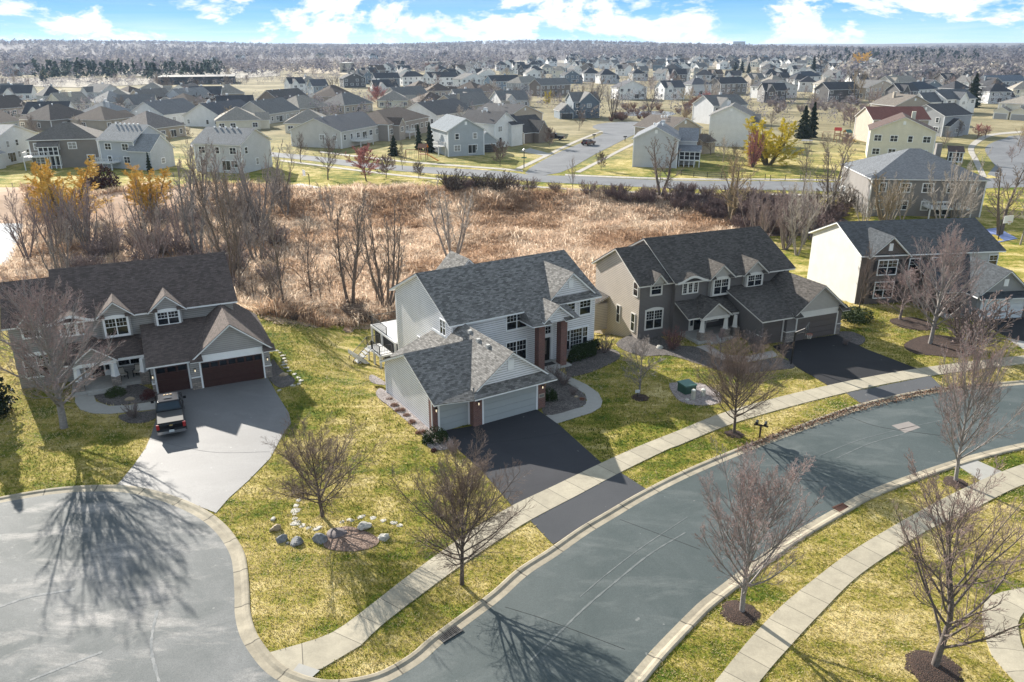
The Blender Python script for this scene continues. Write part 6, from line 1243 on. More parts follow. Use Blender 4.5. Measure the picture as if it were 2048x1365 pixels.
# distant woods: far-off masses of bare crowns
def woods(n, x0, x1, d0, d1, name, label, pal, hh=(7, 13), cone=False, power=1., fine=24, qs=.5):
    a = rg.uniform(x0, x1, n); az = np.arctan((a - CX) / F); d = d0 + (d1 - d0) * rg.uniform(0, 1, n) ** power; X = np.sin(az) * d; Y = np.cos(az) * d; Z = T(X, Y); h = rg.uniform(hh[0], hh[1], n)
    dens = np.sin(X / 95. + 2 * np.sin(Y / 160.)) + np.cos(Y / 120. + X / 210.); keep = dens > -1.1; X, Y, Z, h = X[keep], Y[keep], Z[keep], h[keep]; n = len(X)
    Bn = fine; r = h * rg.uniform(.34, .5, n); t = rg.uniform(0, 1, (n, Bn)); ph = rg.uniform(0, 2 * PI, (n, Bn)); zz = .18 + .82 * t
    R = np.sin(np.clip(zz, 0, 1) * PI * .9) ** .7 * np.sqrt(rg.uniform(.2, 1, (n, Bn))); 
    if cone: R = (1 - t) * .55
    C = np.stack([X[:, None] + r[:, None] * R * np.cos(ph), Y[:, None] + r[:, None] * R * np.sin(ph), Z[:, None] + h[:, None] * zz * (.9 + .1 * np.cos(ph))], -1).reshape(-1, 3)
    N_ = len(C); q = nrm(rg.normal(0, 1, (N_, 3))); q2 = nrm(np.cross(q, rg.normal(0, 1, (N_, 3)))); s = np.repeat(r, Bn)[:, None] * rg.uniform(.3 * qs, qs, (N_, 1))
    V = np.stack([C - q * s, C + q2 * s * .55, C + q * s, C - q2 * s * .55], 1).reshape(-1, 3); pal = np.array(pal)
    col = pal[rg.integers(0, len(pal), n)] * rg.uniform(.85, 1.18, (n, 1)); col = np.repeat(col, Bn * 4, 0); return tag(mesh_obj(name, quadmesh(name, V, np.arange(4 * N_).reshape(-1, 4), WOODM, smooth=False, colors=col)), label, 'woods', kind='stuff')
PALW = [(.12, .115, .135), (.15, .14, .155), (.105, .10, .12), (.185, .17, .175), (.135, .125, .14), (.22, .205, .20)]  # blue cast of distance haze mixed into the crown colours
woods(13000, -250, 2300, 1250, 3600, 'ridge_woods', 'bare grey-mauve woods covering the far ridge', PALW)
woods(1500, -200, 1000, 800, 1200, 'near_woods', 'bare woods at the foot of the left ridge', PALW, power=.8, fine=40, qs=.33); woods(1700, 1640, 2300, 620, 1250, 'east_woods', 'pale bare woods on the far right', PALW + [(.27, .245, .225), (.3, .275, .25)], fine=40, qs=.33)
woods(1000, 560, 2200, 300, 700, 'neighbourhood_woods', 'scattered bare trees between the far rows', PALW + [(.25, .21, .17)], hh=(3.5, 7), fine=90, qs=.16); woods(900, -50, 700, 330, 760, 'meadow_brush', 'low bare brush beyond the ranch rows', PALW, hh=(3, 7), fine=90, qs=.16)
woods(130, 120, 480, 700, 980, 'pine_wood', 'dark conifers at the left edge of the fields', [(.022, .032, .028), (.03, .042, .034)], hh=(9, 15), cone=True); woods(160, 1600, 1900, 1150, 1700, 'far_pine_wood', 'dark conifers along the upper right', [(.022, .032, .028), (.03, .042, .034)], hh=(9, 15), cone=True); woods(26, 318, 470, 405, 425, 'long_hedge', 'dark hedge behind the ranch roofs', [(.05, .045, .045)], hh=(4, 6))
# ---------------------------------------------------------------- vehicles and yard things
RUBBER = plain('tyre_rubber', (.014, .014, .015), .85); RIMM = plain('alloy_rim', (.32, .33, .34), .35, metal=.8); CHROME = plain('chrome', (.6, .61, .62), .2, metal=1.)
TAILR = plain('tail_lamp_red', (.32, .012, .012), .25); PLATE = plain('plate_white', (.62, .66, .68), .5, scale=30., var=.45)
def vehicle(loc, yaw, label, paint, kind='pickup', name='pickup_truck', cat='pickup truck', S=1.):
    """length along +Y (front), origin under the middle"""
    root = empty(name, loc, yaw, label, cat); root.scale = (S, S, S)
    if kind == 'pickup':
        L, W = 5.8, 1.0
        low = [(-2.9, .55), (-2.9, 1.12), (-.75, 1.14), (2.75, 1.08), (2.9, .95), (2.9, .5)]; cab = [(-.75, 1.12), (-.55, 1.86), (1.0, 1.9), (1.75, 1.12)]
    else:
        L, W = 4.7, .95
        low = [(-2.35, .5), (-2.38, 1.0), (-2.2, 1.08), (1.15, 1.08), (2.2, .98), (2.35, .85), (2.35, .45)]; cab = [(-2.2, 1.06), (-1.95, 1.68), (.15, 1.72), (1.1, 1.06)]
    b = MB(); w2 = W
    def prism(P, wa, wb, m_):
        z0 = min(p[1] for p in P); z1 = max(p[1] for p in P); f = lambda z: wa + (wb - wa) * (z - z0) / (z1 - z0 + 1e-6); n = len(P); i = len(m_.v)
        for s in (-1, 1): m_.v += [(s * f(z), y, z) for y, z in P]
        m_.face(tuple(i + k for k in range(n))); m_.face(tuple(i + n + k for k in range(n))[::-1])
        for k in range(n):
            j = (k + 1) % n; m_.face((i + k, i + n + k, i + n + j, i + j))
    prism(low, W, W * .96, b); 
    prism([(low[0][0] + .1, .35), (low[0][0], .56), (low[-1][0], .5), (low[-1][0] - .2, .33)], W * .9, W * .96, b)
    bo = b.build('body', paint, root); bm = bo.modifiers.new('edge', 'BEVEL'); bm.width = .07; bm.segments = 2; bm.limit_method = 'ANGLE'
    c = MB(); prism(cab, W * .93, W * .76, c); co = c.build('cab', paint, root); bm = co.modifiers.new('edge', 'BEVEL'); bm.width = .09; bm.segments = 3; bm.limit_method = 'ANGLE'
    # glazing just proud of the cab
    (y0, z0), (y1, z1), (y2, z2), (y3, z3) = cab; zl, zh = z0 + .12, z1 - .12
    g_ = MB(); wf = lambda z: W * (.93 - .17 * (z - z0) / (z1 - z0))
    def cross(ya, za, yb, zb, t0, t1, off):
        p, q = (ya + (yb - ya) * t0, za + (zb - za) * t0), (ya + (yb - ya) * t1, za + (zb - za) * t1); n = Vector((0, zb - za, -(yb - ya))).normalized() * off
        g_.poly([(-wf(p[1]) * .88, p[0] + n.y, p[1] + n.z), (wf(p[1]) * .88, p[0] + n.y, p[1] + n.z), (wf(q[1]) * .88, q[0] + n.y, q[1] + n.z), (-wf(q[1]) * .88, q[0] + n.y, q[1] + n.z)])
    cross(y3, z3, y2, z2, .1, .92, .02); cross(y0, z0, y1, z1, .2, .9, -.02)
    for s in (-1, 1):
        for ta, tb in ((.04, .48), (.52, .97)):
            yb0, yb1 = y0 + .25, y3 - .45; yt0, yt1 = y1 + .12, y2 - .1; x0, x1 = s * (wf(zl) + .012), s * (wf(zh) + .012)
            g_.poly([(x0, yb0 + (yb1 - yb0) * ta, zl), (x0, yb0 + (yb1 - yb0) * tb, zl), (x1, yt0 + (yt1 - yt0) * tb, zh), (x1, yt0 + (yt1 - yt0) * ta, zh)])
    g_.build('window', GLASS, root)
    for s in (-1, 1):
        for y in (L * .31, -L * .31):
            t = MB(); prof = [(.24, -.13), (.37, -.12), (.39, -.06), (.39, .06), (.37, .12), (.24, .13)]; t.lathe(prof, (0, 0, 0), 18); t.v = [(z + s * (W - .12), x + y, yy + .39) for x, yy, z in t.v]; wl = t.build('wheel', RUBBER, root, smooth=False)
            r_ = MB(); r_.lathe([(.05, -.13), (.235, -.12), (.235, .12), (.05, .135)], (0, 0, 0), 12); r_.v = [(z + s * (W - .115), x + y, yy + .39) for x, yy, z in r_.v]; r_.build('rim', RIMM, wl)
        m_ = MB(); m_.obox((s * (W + .13), y3 - .55, zl + .02), (.11, 0, 0), (0, .05, 0), (0, 0, .09)); m_.build('mirror', paint, root)
        t = MB(); ye = low[0][0]; t.obox((s * (W - .12), ye - .01, .93 if kind == 'pickup' else .9), (.1, 0, 0), (0, .04, 0), (0, 0, .19)); t.build('tail_lamp', TAILR, root)
        t = MB(); yf = low[-1][0]; t.obox((s * (W - .22), yf - .02, .82), (.2, 0, 0), (0, .06, 0), (0, 0, .09)); t.build('headlight', CHROME, root)
    bp = MB(); bp.obox((0, low[0][0] - .09, .52), (W * .95, 0, 0), (0, .09, 0), (0, 0, .11)); bp.build('rear_bumper', CHROME if kind == 'pickup' else BLACKM, root)
    pl = MB(); pl.obox((.0, low[0][0] - .2 if kind == 'pickup' else low[0][0] - .03, .62 if kind == 'pickup' else .78), (.17, 0, 0), (0, .012, 0), (0, 0, .085)); pl.build('number_plate', PLATE, root)
    if kind == 'pickup':
        tc = MB(); tc.slab([(-W * .86, -2.78, 1.15), (W * .86, -2.78, 1.15), (W * .86, -.85, 1.17), (-W * .86, -.85, 1.17)], .03, 0); tc.build('tonneau_cover', plain('tonneau_grey', (.07, .07, .07), .7, var=.08, spec=.2), root)
        e = MB(); e.obox((0, -2.925, .98), (.12, 0, 0), (0, .012, 0), (0, 0, .028)); e.obox((0, -2.925, .98), (.05, 0, 0), (0, .014, 0), (0, 0, .05)); e.build('tailgate_emblem', plain('gold_emblem', (.55, .42, .18), .35, metal=.6), root)
        rw = MB(); rw.obox((0, .2, 1.905), (.28, 0, 0), (0, .3, 0), (0, 0, .012)); rw.build('sunroof', GLASS, root)
        cl = MB()
        for q in (-.22, 0, .22): cl.obox((q, .55, 1.93), (.07, 0, 0), (0, .05, 0), (0, 0, .025))
        cl.build('roof_lamp', plain('amber_lamp', (.5, .3, .1), .3), root)
    return root
BLKP = plain('black_paint', (.006, .006, .008), .12, var=.1, spec=.3); MAROON = plain('maroon_paint', (.06, .012, .016), .2, spec=.8)
a, b = at(346, 874), at(340, 806)
yaw = math.atan2(b.y - a.y, b.x - a.x) - PI / 2
d = Vector((-math.sin(yaw), math.cos(yaw), 0)); vehicle((a + d * 2.75) + Vector((0, 0, .035)), yaw, 'black pickup truck parked on the pale driveway before the wood garage doors', BLKP)
p = at(1177, 291); vehicle(p + Vector((0, 0, .05)), RAD(-38), 'dark red sport utility vehicle driving on the side street', MAROON, 'suv', 'sport_utility_vehicle', 'car')
p = at(1109, 280); vehicle(p + Vector((0, 0, .05)), RAD(75), 'black pickup parked side-on by the garage beside the side street', BLKP, 'pickup', 'pickup_truck', 'pickup truck')
p = at(500, 146); vehicle(p, RAD(80), 'white van far away at the edge of the pale field', plain('white_paint', (.7, .7, .7), .3), 'suv', 'delivery_van', 'van', 2.6)
# basketball hoops
def hoop(base, face, label, h=3.75, clear=True, polem=BLACKM):
    p = at(*base); root = empty('basketball_hoop', p, face, label, 'basketball hoop'); m_ = MB(); m_.tube([(0, 0, 0), (0, 0, h - .7)], .075, 8); m_.tube([(0, 0, h - .9), (0, -.9, h - .55)], .04, 5); m_.tube([(0, 0, h - .75), (0, -.9, h - .15)], .04, 5); m_.build('pole', polem, root)
    b_ = MB(); w_, t_ = .92, .035
    for x0, x1, z0, z1 in ((-w_, w_, h - .95, h - .88), (-w_, w_, h + .05, h + .12), (-w_, -w_ + .07, h - .95, h + .12), (w_ - .07, w_, h - .95, h + .12), (-.3, .3, h - .72, h - .68), (-.3, .3, h - .3, h - .26), (-.3, -.26, h - .72, h - .26), (.26, .3, h - .72, h - .26), (-.03, .03, h - .88, h + .05)): b_.box(x0, -.95, z0, x1, -.9, z1)
    bb = b_.build('backboard', BLACKM if clear else WHITE, root)
    g_ = MB(); g_.box(-w_ + .07, -.93, h - .88, w_ - .07, -.92, h + .05); mt = plain('acrylic_panel', (.22, .22, .23), .15) if clear else WHITE; g_.build('panel', mt, bb)
    r_ = MB(); K = 14; r_.tube([(.23 * math.cos(2 * PI * k / K), -1.2 + .23 * math.sin(2 * PI * k / K), h - .7) for k in range(K + 1)], .018, 5); ri = r_.build('rim', plain('orange_rim', (.5, .10, .03), .5), root)
    n_ = MB()
    for k in range(10): a_ = 2 * PI * k / 10; n_.tube([(.23 * math.cos(a_), -1.2 + .23 * math.sin(a_), h - .7), (.13 * math.cos(a_ + .3), -1.2 + .13 * math.sin(a_ + .3), h - 1.1)], .01, 3)
    n_.build('net', WHITE, ri); pd = MB(); pd.box(-.12, -.12, 0, .12, .12, 1.6); return root
hoop((1582, 729), RAD(60), 'tall black basketball hoop on the edge of the black driveway')
hoop((620, 378), RAD(-60), 'basketball hoop with white board by the pale sport court', 3.6, False); hoop((1996, 480), RAD(20), 'basketball hoop at the blue and yellow sport court', 3.6, False)
sheet('sport_court', px2([(1968, 460), (1995, 456), (2035, 478), (1990, 487)]), .05, plain('court_blue', (.16, .21, .42), .7, var=.1)); sheet('court_key', px2([(1976, 470), (1990, 470), (2008, 482), (1990, 484)]), .056, plain('court_yellow', (.55, .40, .05), .7, var=.1), .01)
c_ = at(600, 378); sp = MB(); sp.v = []; P4 = [at(559, 378), at(602, 371), at(640, 378), (at(575, 389))]; tagged = sheet('sport_court', [Vector((q.x, q.y)) for q in P4], .35, plain('court_pale', (.5, .52, .54), .6, var=.15), .5, drape=True)
# boulders, stepping stones, slab
def rock(name, base, r, label, mat, group=None, squash=.7, seed=0, cat='rock', lift=0):
    rg_ = np.random.default_rng(seed + int(base[0])); p = at(*base); n, m_ = 14, 9; r *= .8; V = []
    ax = rg_.uniform(.75, 1.25, 3) * np.array([1, 1, squash]); pl_ = nrm(rg_.normal(0, 1, (14, 3))); cut = rg_.uniform(.5, .85, 14)
    for j in range(m_ + 1):
        th = PI * j / m_
        for i in range(n):
            ph = 2 * PI * i / n; v = np.array([math.sin(th) * math.cos(ph), math.sin(th) * math.sin(ph), math.cos(th)]); dd = pl_ @ v; s = min([1.] + [c / q for c, q in zip(cut, dd) if q > 1e-3]); V.append(v * s * ax * r)
    Fq = [(j * n + i, (j + 1) * n + i, (j + 1) * n + (i + 1) % n, j * n + (i + 1) % n) for j in range(m_) for i in range(n)]
    me = bpy.data.meshes.new(name); me.from_pydata([tuple(v) for v in V], [], Fq); me.materials.append(mat); me.update(); o = mesh_obj(name, me); o.location = (p.x, p.y, p.z + r * squash * .22 + lift); o.rotation_euler = (0, 0, rg_.uniform(0, 6)); return tag(o, label, cat, group)
GRK = plain('granite_grey', (.25, .255, .26), .9, (.10, .10, .10), scale=5., bumps=.4); TANK = plain('granite_tan', (.40, .31, .20), .85, (.22, .18, .13), scale=5., bumps=.4); PALEK = plain('limestone_pale', (.56, .54, .49), .9, (.30, .28, .24), scale=6., bumps=.4); DARKK = plain('slab_dark', (.10, .085, .085), .8, (.16, .13, .13), scale=4., bumps=.3)
for base, r, mt, lab in (((550, 1060), .44, TANK, 'tan boulder at the left end of the boulder arc'), ((563, 1081), .46, GRK, 'grey boulder next to the tan one'), ((593, 1086), .5, GRK, 'blue-grey pointed boulder, middle of the boulder arc'), ((641, 1083), .62, GRK, 'largest blue-grey boulder left of the dark flat slab'), ((768, 1077), .52, PALEK, 'pale boulder at the right end of the boulder arc'), ((728, 1055), .5, PALEK, 'white jagged boulder behind the leaf-littered bed'), ((546, 1040), .26, PALEK, 'small pale round stone beyond the tan boulder'), ((575, 1088), .2, GRK, 'small grey stone between the boulders')): rock('boulder', base, r, lab, mt)
rock('flat_slab', (676, 1068), .85, 'dark flat stone slab between the boulders', DARKK, squash=.28)
STEP = 'pale flat stepping stone in the arcs around the bare lawn tree'
for k, q in enumerate([(596, 1001), (593, 1012), (591, 1021), (589, 1029), (590, 1038), (593, 1046), (605, 1052), (617, 1056), (636, 1057), (684, 1044), (701, 1041), (722, 1035), (745, 1036), (766, 1042), (787, 1047), (801, 1052)]): rock('stepping_stone', q, .29 + .06 * (k % 3), STEP, PALEK, 'stepping stones around the lawn tree', .13, k)
STEP2 = 'pale flat stepping stone curving round the side of the taupe garage'
for k, q in enumerate([(554, 702), (561, 706), (566, 712), (568, 718), (570, 724), (568, 730), (573, 736), (579, 742), (588, 749), (596, 756), (601, 762), (598, 768), (586, 771), (559, 781)]): rock('stepping_stone', q, .34, STEP2, PALEK, 'stepping stones beside the taupe garage', .2, k)
rock('boulder', (259, 800), .55, 'flat tan boulder in the bed before the taupe porch', TANK, squash=.5); rock('boulder', (568, 752), .5, 'brown boulder in the bed right of the taupe garage', TANK); rock('boulder', (1318, 697), .45, 'pale boulder in the bed left of the stone porch', PALEK); rock('boulder', (1152, 795), .4, 'tan rock in the gravel bed by the curved walkway', TANK, squash=.5); rock('boulder', (1374, 801), .28, 'pale round stone in front of the green utility box', PALEK)
# hedge and shrubs
def hedge(pts, w_, h, label):
    rg_ = np.random.default_rng(3); C, s = resample(px2(pts), 40); n = 5200
    def fn(n):
        k = rg_.uniform(0, 39, n); i = np.minimum(k.astype(int), 38); c = C[i] + (C[i + 1] - C[i]) * (k - i)[:, None]; a_ = rg_.uniform(0, PI, n); q = np.sqrt(rg_.uniform(.3, 1, n)); e = np.minimum(1, np.minimum(k + 1.5, 40.5 - k) / 4) ** .5; return np.c_[c[:, 0] + np.cos(a_) * w_ * q * .3, c[:, 1] + np.cos(a_) * w_ * q * e, np.abs(np.sin(a_)) ** .6 * h * q * e * (1 + .08 * np.sin(k * 2.1))]
    V, Fq = leafcloud(rg_, n, fn, .075); return tag(mesh_obj('clipped_hedge', quadmesh('hedge', V, Fq, BOXM, smooth=False)), label, 'hedge')
hedge([(1140, 722), (1165, 716), (1196, 706)], 1.0, 1.35, 'dark clipped hedge under the right front window of the grey house')
shrub((871, 882), 1.0, 'round dark evergreen at the corner of the three-bay garage', h=1.3); shrub((1098, 800), .75, 'dark evergreen tucked beside the brick pier', h=1.7); shrub((232, 790), .85, 'green rounded shrub before the taupe porch', YEWM, h=1.); shrub((298, 796), .75, 'burgundy shrub left of the wood garage door', REDM, h=1.1)
shrub((1715, 640), 1.9, 'spreading dark green juniper at the corner of the slate-roofed house', YEWM, h=.8); shrub((1655, 580), 2.0, 'bushy dark evergreen against the cream side wall', YEWM, h=1.0); shrub((1700, 652), 1.5, 'clipped olive mushroom-shaped shrub by the brown garage', YEWM, h=.8, lift=.6)
for k, (x, y) in enumerate(((779, 800), (789, 812), (800, 822), (813, 832), (824, 846), (842, 866))): shrub((x, y), .32 + .06 * (k % 3), 'small rusty perennial in the gravel strip along the garage side', RUSTM, 'perennial_clump', .7, group='perennials along the garage side', cat='plant')
for (x, y, h_, lab) in ((1110, 763, 1.5, 'bare twiggy shrub in the bed at the start of the curved walkway'), (1128, 770, 1.2, 'second bare twiggy shrub in the bed by the curved walkway'), (1146, 790, .8, 'low bare shrub inside the bend of the curved walkway'), (1210, 706, 1.6, 'bare shrub at the end of the clipped hedge'), (268, 836, 1.3, 'bare shrub in the bed below the west walkway'), (905, 905, 1.0, 'bare shrub on the lawn edge by the dark driveway'), (1510, 705, 2.2, 'dense bare shrub beside the brown garage door'), (1565, 700, .9, 'small bare shrub at the end of the east walkway'), (1690, 690, .7, 'small dry tuft in the bed by the brown garage')):
    q = at(x, y); bush(q.x, q.y, h_, 1.0, BARKM, lab, None)
shrub((1164, 800), .3, 'rusty low perennial in the gravel bed by the brick pier', RUSTM, 'perennial_clump', .7, cat='plant'); shrub((868, 903), .0001 + .25, 'small stake-guarded plant in the gravel by the dark driveway', REDM, 'young_plant', 1.2, cat='plant')
# utility box, pedestals, yard sign, mailbox post, drains, lamp post, playsets, porch chairs, hydrant
p = at(1373, 784); root = empty('utility_box', p, RAD(28), 'dark green utility box in the gravel patch', 'utility box'); m_ = MB(); m_.box(-.55, -.5, 0, .55, .5, .72); m_.build('cabinet', plain('utility_green', (.025, .075, .055), .5), root); m_ = MB(); m_.slab([(-.6, -.55, .74), (.6, -.55, .70), (.6, .55, .78), (-.6, .55, .82)], .05, -.06); m_.build('lid', plain('utility_green_lid', (.06, .15, .12), .45), root); m_ = MB(); m_.box(.2, -.512, .3, .34, -.5, .46); m_.build('warning_label', plain('label_yellow', (.6, .55, .3), .6), root)
for (x, y, h_, lab) in ((1386, 800, .8, 'taller pale utility pedestal beside the green box'), (1406, 793, .55, 'shorter pale utility pedestal right of the green box')):
    p = at(x, y); root = empty('utility_pedestal', p, .3, lab, 'utility pedestal'); m_ = MB(); m_.box(-.13, -.13, 0, .13, .13, h_); m_.build('post', plain('pedestal_cream', (.45, .44, .38), .6), root); m_ = MB(); m_.lathe([(.19, 0), (.17, .07), (.08, .10)], (0, 0, h_), 8); m_.build('cap', plain('pedestal_cap', (.6, .6, .55), .5), root)
p = at(1274, 797); root = empty('yard_sign', p, RAD(10), 'small white sign on a stake under the ornamental tree', 'sign'); m_ = MB(); m_.box(-.03, -.02, 0, .03, .02, .5); m_.build('stake', BLACKM, root); m_ = MB(); m_.obox((0, -.04, .62), (.19, 0, 0), (0, .012, .0), (0, -.02, .14)); m_.build('panel', plain('sign_white', (.62, .66, .72), .5, scale=12., var=.3), root)
p = at(1519, 876); root = empty('mailbox_post', p, RAD(-25), 'dark double mailbox on a post by the kerb', 'mailbox'); m_ = MB(); m_.box(-.06, -.06, 0, .06, .06, 1.05); m_.box(-.5, -.05, .95, .5, .05, 1.04); m_.build('post', plain('post_brown', (.05, .03, .025), .7), root)
for s in (-.3, .3):
    m_ = MB(); K = 8; m_.v = []; pr = [(-.1, 0), (.1, 0)] + [(.1 * math.cos(a_), .15 + .1 * math.sin(a_)) for a_ in np.linspace(0, PI, 7)]
    n = len(pr); m_.v = [(s + x, -.25, 1.05 + z) for x, z in pr] + [(s + x, .22, 1.05 + z) for x, z in pr]; m_.face(range(n)[::-1]); m_.face(range(n, 2 * n))
    for k in range(n): m_.face((k, (k + 1) % n, n + (k + 1) % n, n + k))
    m_.build('box', BLACKM, root)
def drain(pxa, w_, d_, yaw, label, mat):
    p = at(*pxa); root = empty('storm_drain', (p.x, p.y, .055), yaw, label, 'drain'); m_ = MB(); m_.box(-w_ / 2, -d_ / 2, -.02, w_ / 2, d_ / 2, .0); m_.build('pit', plain('drain_dark', (.006, .006, .007), .9), root); g_ = MB()
    for k in range(int(w_ / .09) + 1): x = -w_ / 2 + k * .09; g_.box(x - .018, -d_ / 2, .0, x + .018, d_ / 2, .025)
    for y in (-d_ / 2, d_ / 2): g_.box(-w_ / 2 - .05, y - .04, .0, w_ / 2 + .05, y + .04, .03)
    g_.build('grate', mat, root)
drain((898, 1268), 1.15, .62, RAD(43), 'dark storm drain grate in the kerb below the street tree', plain('iron_grate', (.03, .03, .032), .6)); drain((1682, 1017), .9, .5, RAD(30), 'rusty storm drain grate in the inner kerb of the bend', plain('rusty_grate', (.10, .04, .025), .8))
def lamp_post(base, top, label):
    p = at(*base); h_ = top_height(p, base[0], top); root = empty('street_sign_post', p, 0, label, 'sign post'); m_ = MB(); m_.tube([(0, 0, 0), (0, 0, h_ - .5)], .1, 8); m_.build('pole', plain('dark_green_pole', (.015, .03, .025), .5), root); m_ = MB(); m_.lathe([(.1, 0), (.3, .15), (.34, .5), (.1, .75)], (0, 0, h_ - .6), 8); m_.build('lantern', plain('lantern_glass', (.3, .3, .28), .3), root)
    for z, r_ in ((h_ - 1.9, 0), (h_ - 2.35, 1.57)): m_ = MB(); m_.obox((0, 0, z), (.6 * math.cos(r_) , .6 * math.sin(r_), 0), (-.02 * math.sin(r_), .02 * math.cos(r_), 0), (0, 0, .14)); m_.build('sign_blade', plain('sign_green', (.02, .18, .12), .5), root)
lamp_post((1048, 337), 299, 'dark lamp post with green street name signs at the far corner')
for x, y, lab in ((1188, 279, 'dark mailbox on the left verge of the side street'), (1250, 283, 'dark mailbox on the right verge of the side street')):
    p = at(x, y); root = empty('mailbox_post', p, .6, lab, 'mailbox'); m_ = MB(); m_.box(-.08, -.08, 0, .08, .08, 1.2); m_.build('post', BLACKM, root); m_ = MB(); m_.box(-.5, -.2, 1.15, .5, .2, 1.5); m_.build('box', BLACKM, root)
def playset(base, yaw, label, roofc, slidec, S=1.):
    p = at(*base); root = empty('playset', p, yaw, label, 'playset'); root.scale = (S, S, S); wood = plain('playset_wood', (.30, .15, .07), .7); m_ = MB()
    for x in (0, 1.6):
        for y in (0, 1.6): m_.box(x - .06, y - .06, 0, x + .06, y + .06, 2.9)
    m_.box(0, 0, 1.35, 1.6, 1.6, 1.45); m_.box(0, -.05, 1.9, 1.6, .0, 2.1); m_.build('tower', wood, root)
    m_ = MB(); m_.slab([(-.2, -.2, 2.8), (1.8, -.2, 2.8), (1.8, .8, 3.6), (-.2, .8, 3.6)], .05, -.03); m_.build('canopy', plain('playset_canopy_a%d' % (roofc[0] * 99), roofc, .6), root); m_ = MB(); m_.slab([(1.8, 1.8, 2.8), (-.2, 1.8, 2.8), (-.2, .8, 3.6), (1.8, .8, 3.6)], .05, -.03); m_.build('canopy', plain('playset_canopy_b%d' % (slidec[1] * 99), slidec, .6), root)
    m_ = MB(); m_.obox((2.9, .8, .75), (1.35, 0, -.72), (0, .3, 0), (.04, 0, .06)); m_.build('slide', plain('playset_slide_%d' % (slidec[0] * 99), slidec, .4), root)
    m_ = MB(); m_.tube([(-.1, .8, 2.3), (-3.2, .8, 2.3)], .07, 6); m_.tube([(-3.2, .8, 2.3), (-3.4, 0, 0)], .06, 5); m_.tube([(-3.2, .8, 2.3), (-3.4, 1.6, 0)], .06, 5); m_.build('swing_frame', wood, root)
    for x in (-1., -2.2): m_ = MB(); m_.tube([(x - .2, .8, 2.3), (x - .2, .8, .5)], .015, 3); m_.tube([(x + .2, .8, 2.3), (x + .2, .8, .5)], .015, 3); m_.box(x - .25, .65, .46, x + .25, .95, .5); m_.build('swing', BLACKM, root)
playset((838, 322), RAD(-10), 'playset with orange slide between the spruces and the blue-grey house', (.25, .12, .07), (.75, .26, .02), 1.1); playset((1668, 281), RAD(-15), 'colourful playset with red and yellow canopy on the park lawn', (.6, .06, .04), (.7, .45, .02)); playset((1692, 286), RAD(20), 'playset with green canopy right of the colourful one', (.03, .12, .10), (.65, .35, .03))
p = at(1610, 287); root = empty('trampoline', p, 0, 'round trampoline on the lawn below the dark spruces', 'trampoline'); m_ = MB(); m_.lathe([(1.9, .75), (2.1, .8), (2.1, .86), (1.9, .84)], (0, 0, 0), 16); m_.build('mat', plain('trampoline_mat', (.2, .2, .2), .7), root)
for k in range(6): a_ = k * PI / 3; m_ = MB(); m_.tube([(2. * math.cos(a_), 2. * math.sin(a_), 0), (2. * math.cos(a_), 2. * math.sin(a_), .8)], .04, 4); m_.build('leg', BLACKM, root)
for k, (u, v, yw) in enumerate(((-5.9, 4.2, .5), (-4.7, 4.4, -.4))):
    q = local(Lh.root, u, v, .3); root = empty('porch_chair', q, Lh.root.rotation_euler.z + yw, ('left' if k == 0 else 'right') + ' dark porch chair with pale cushion under the taupe house window', 'chair'); m_ = MB()
    for x in (-.3, .3): m_.box(x - .03, -.3, 0, x + .03, -.24, .62); m_.box(x - .03, .26, 0, x + .03, .32, .95); m_.box(x - .04, -.3, .58, x + .04, .3, .63)
    m_.box(-.3, -.28, .36, .3, .3, .4); m_.box(-.3, .27, .5, .3, .31, .95); m_.build('frame', BLACKM, root); m_ = MB(); m_.box(-.27, -.27, .4, .27, .24, .5); m_.obox((0, .2, .7), (.27, 0, 0), (0, .05, .0), (0, .06, .22)); m_.build('cushion', plain('cushion_cream', (.5, .46, .40), .9), root)
def fence(pts, h, label, mat, n=2, gap=2.4):
    C, s = resample(px2(pts), max(3, int(resample(px2(pts), 2)[1][-1] / gap))); p0 = Vector((C[0][0], C[0][1], float(T(*C[0])))); root = empty('rail_fence', p0, 0, label, 'fence'); q = [Vector((x, y, float(T(x, y)))) - p0 for x, y in C]
    for a_ in q: m_ = MB(); m_.box(a_.x - .05, a_.y - .05, a_.z, a_.x + .05, a_.y + .05, a_.z + h); m_.build('post', mat, root)
    m_ = MB()
    for k in range(n): m_.tube([a_ + Vector((0, 0, h * (.3 + .65 * k / max(1, n - 1)))) for a_ in q], .04, 4)
    m_.build('rail', mat, root)
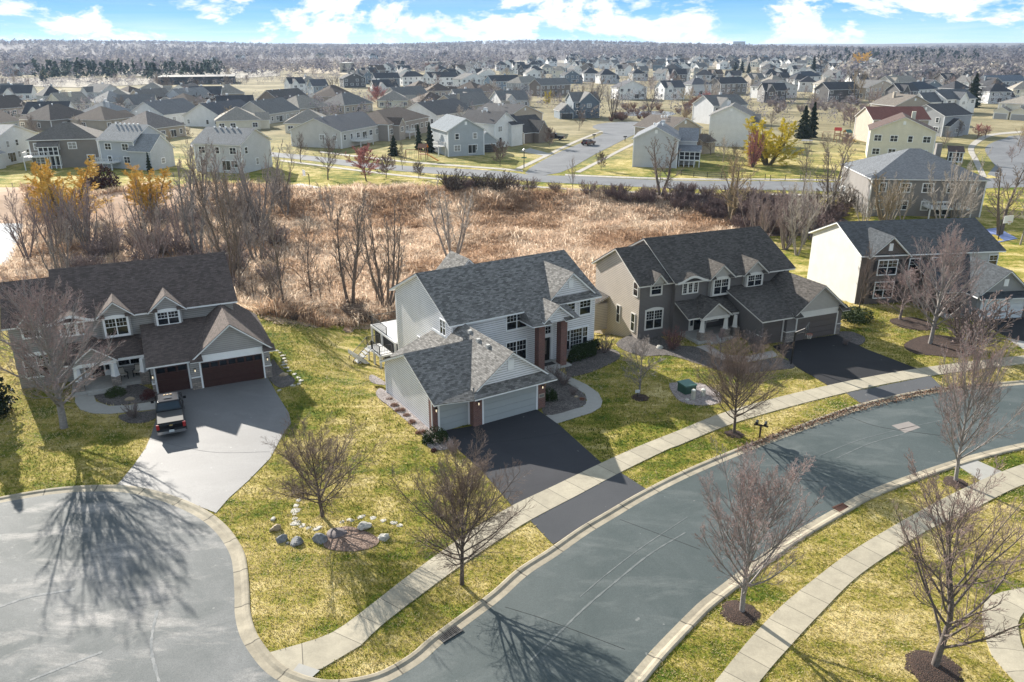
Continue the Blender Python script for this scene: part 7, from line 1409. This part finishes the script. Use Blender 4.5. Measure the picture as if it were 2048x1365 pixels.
fence([(1540, 362), (1600, 361), (1660, 363), (1700, 365)], 1.2, 'black rail fence behind the verge below the yellow willow', BLACKM, 3); fence([(1362, 352), (1400, 356), (1450, 357), (1530, 360)], 1.2, 'black rail fence behind the grey house with the screened porch', BLACKM, 3)
fence([(1440, 208), (1455, 207)], 1.5, 'short fence among the far rows', BLACKM)
# radio mast and airliner
p = far_at(766, 2300); root = empty('radio_mast', p, 0, 'thin radio mast on the wooded ridge', 'mast'); hh_ = top_height(p, 766, 82)
for k in range(3): a_ = k * 2.094; m_ = MB(); m_.tube([(1.6 * math.cos(a_), 1.6 * math.sin(a_), 0), (.3 * math.cos(a_), .3 * math.sin(a_), hh_)], .25, 4); m_.build('leg', plain('mast_grey', (.3, .3, .32), .6), root)
r_ = ray(1246, 75); t_ = 6000 / r_[1]; root = empty('airliner', (r_[0] * t_, 6000, CAMH + r_[2] * t_), RAD(10), 'tiny airliner low in the sky', 'airplane'); m_ = MB(); m_.tube([(-17, 0, 0), (-14, 0, .3), (12, 0, .4), (17, 0, 1)], [.6, 2., 2., .5], 8); m_.build('fuselage', WHITE, root)
m_ = MB(); m_.obox((0, 0, 0), (2.2, 0, 0), (-4, 16, 1), (0, 0, .3)); m_.build('wing', WHITE, root); m_ = MB(); m_.obox((15, 0, 3.2), (1.6, 0, 0), (0, .2, 0), (.8, 0, 2.8)); m_.build('tail_fin', plain('fin_grey', (.2, .2, .25), .5), root)
# ---------------------------------------------------------------- air
hz = MB(); hz.box(-7200, -120, -5., 7200, 9150, 75.); m, nt, b_ = newmat('haze_air'); nt.nodes.remove(b_); pv = nt.nodes.new('ShaderNodeVolumePrincipled'); pv.inputs['Color'].default_value = (.5, .7, 1., 1); pv.inputs['Density'].default_value = .00006; pv.inputs['Anisotropy'].default_value = .2
nt.links.new(pv.outputs[0], [n for n in nt.nodes if n.type == 'OUTPUT_MATERIAL'][0].inputs['Volume']); ho = hz.build('haze', m); tag(ho, 'thin pale blue air haze over the whole suburb', 'haze', kind='stuff')
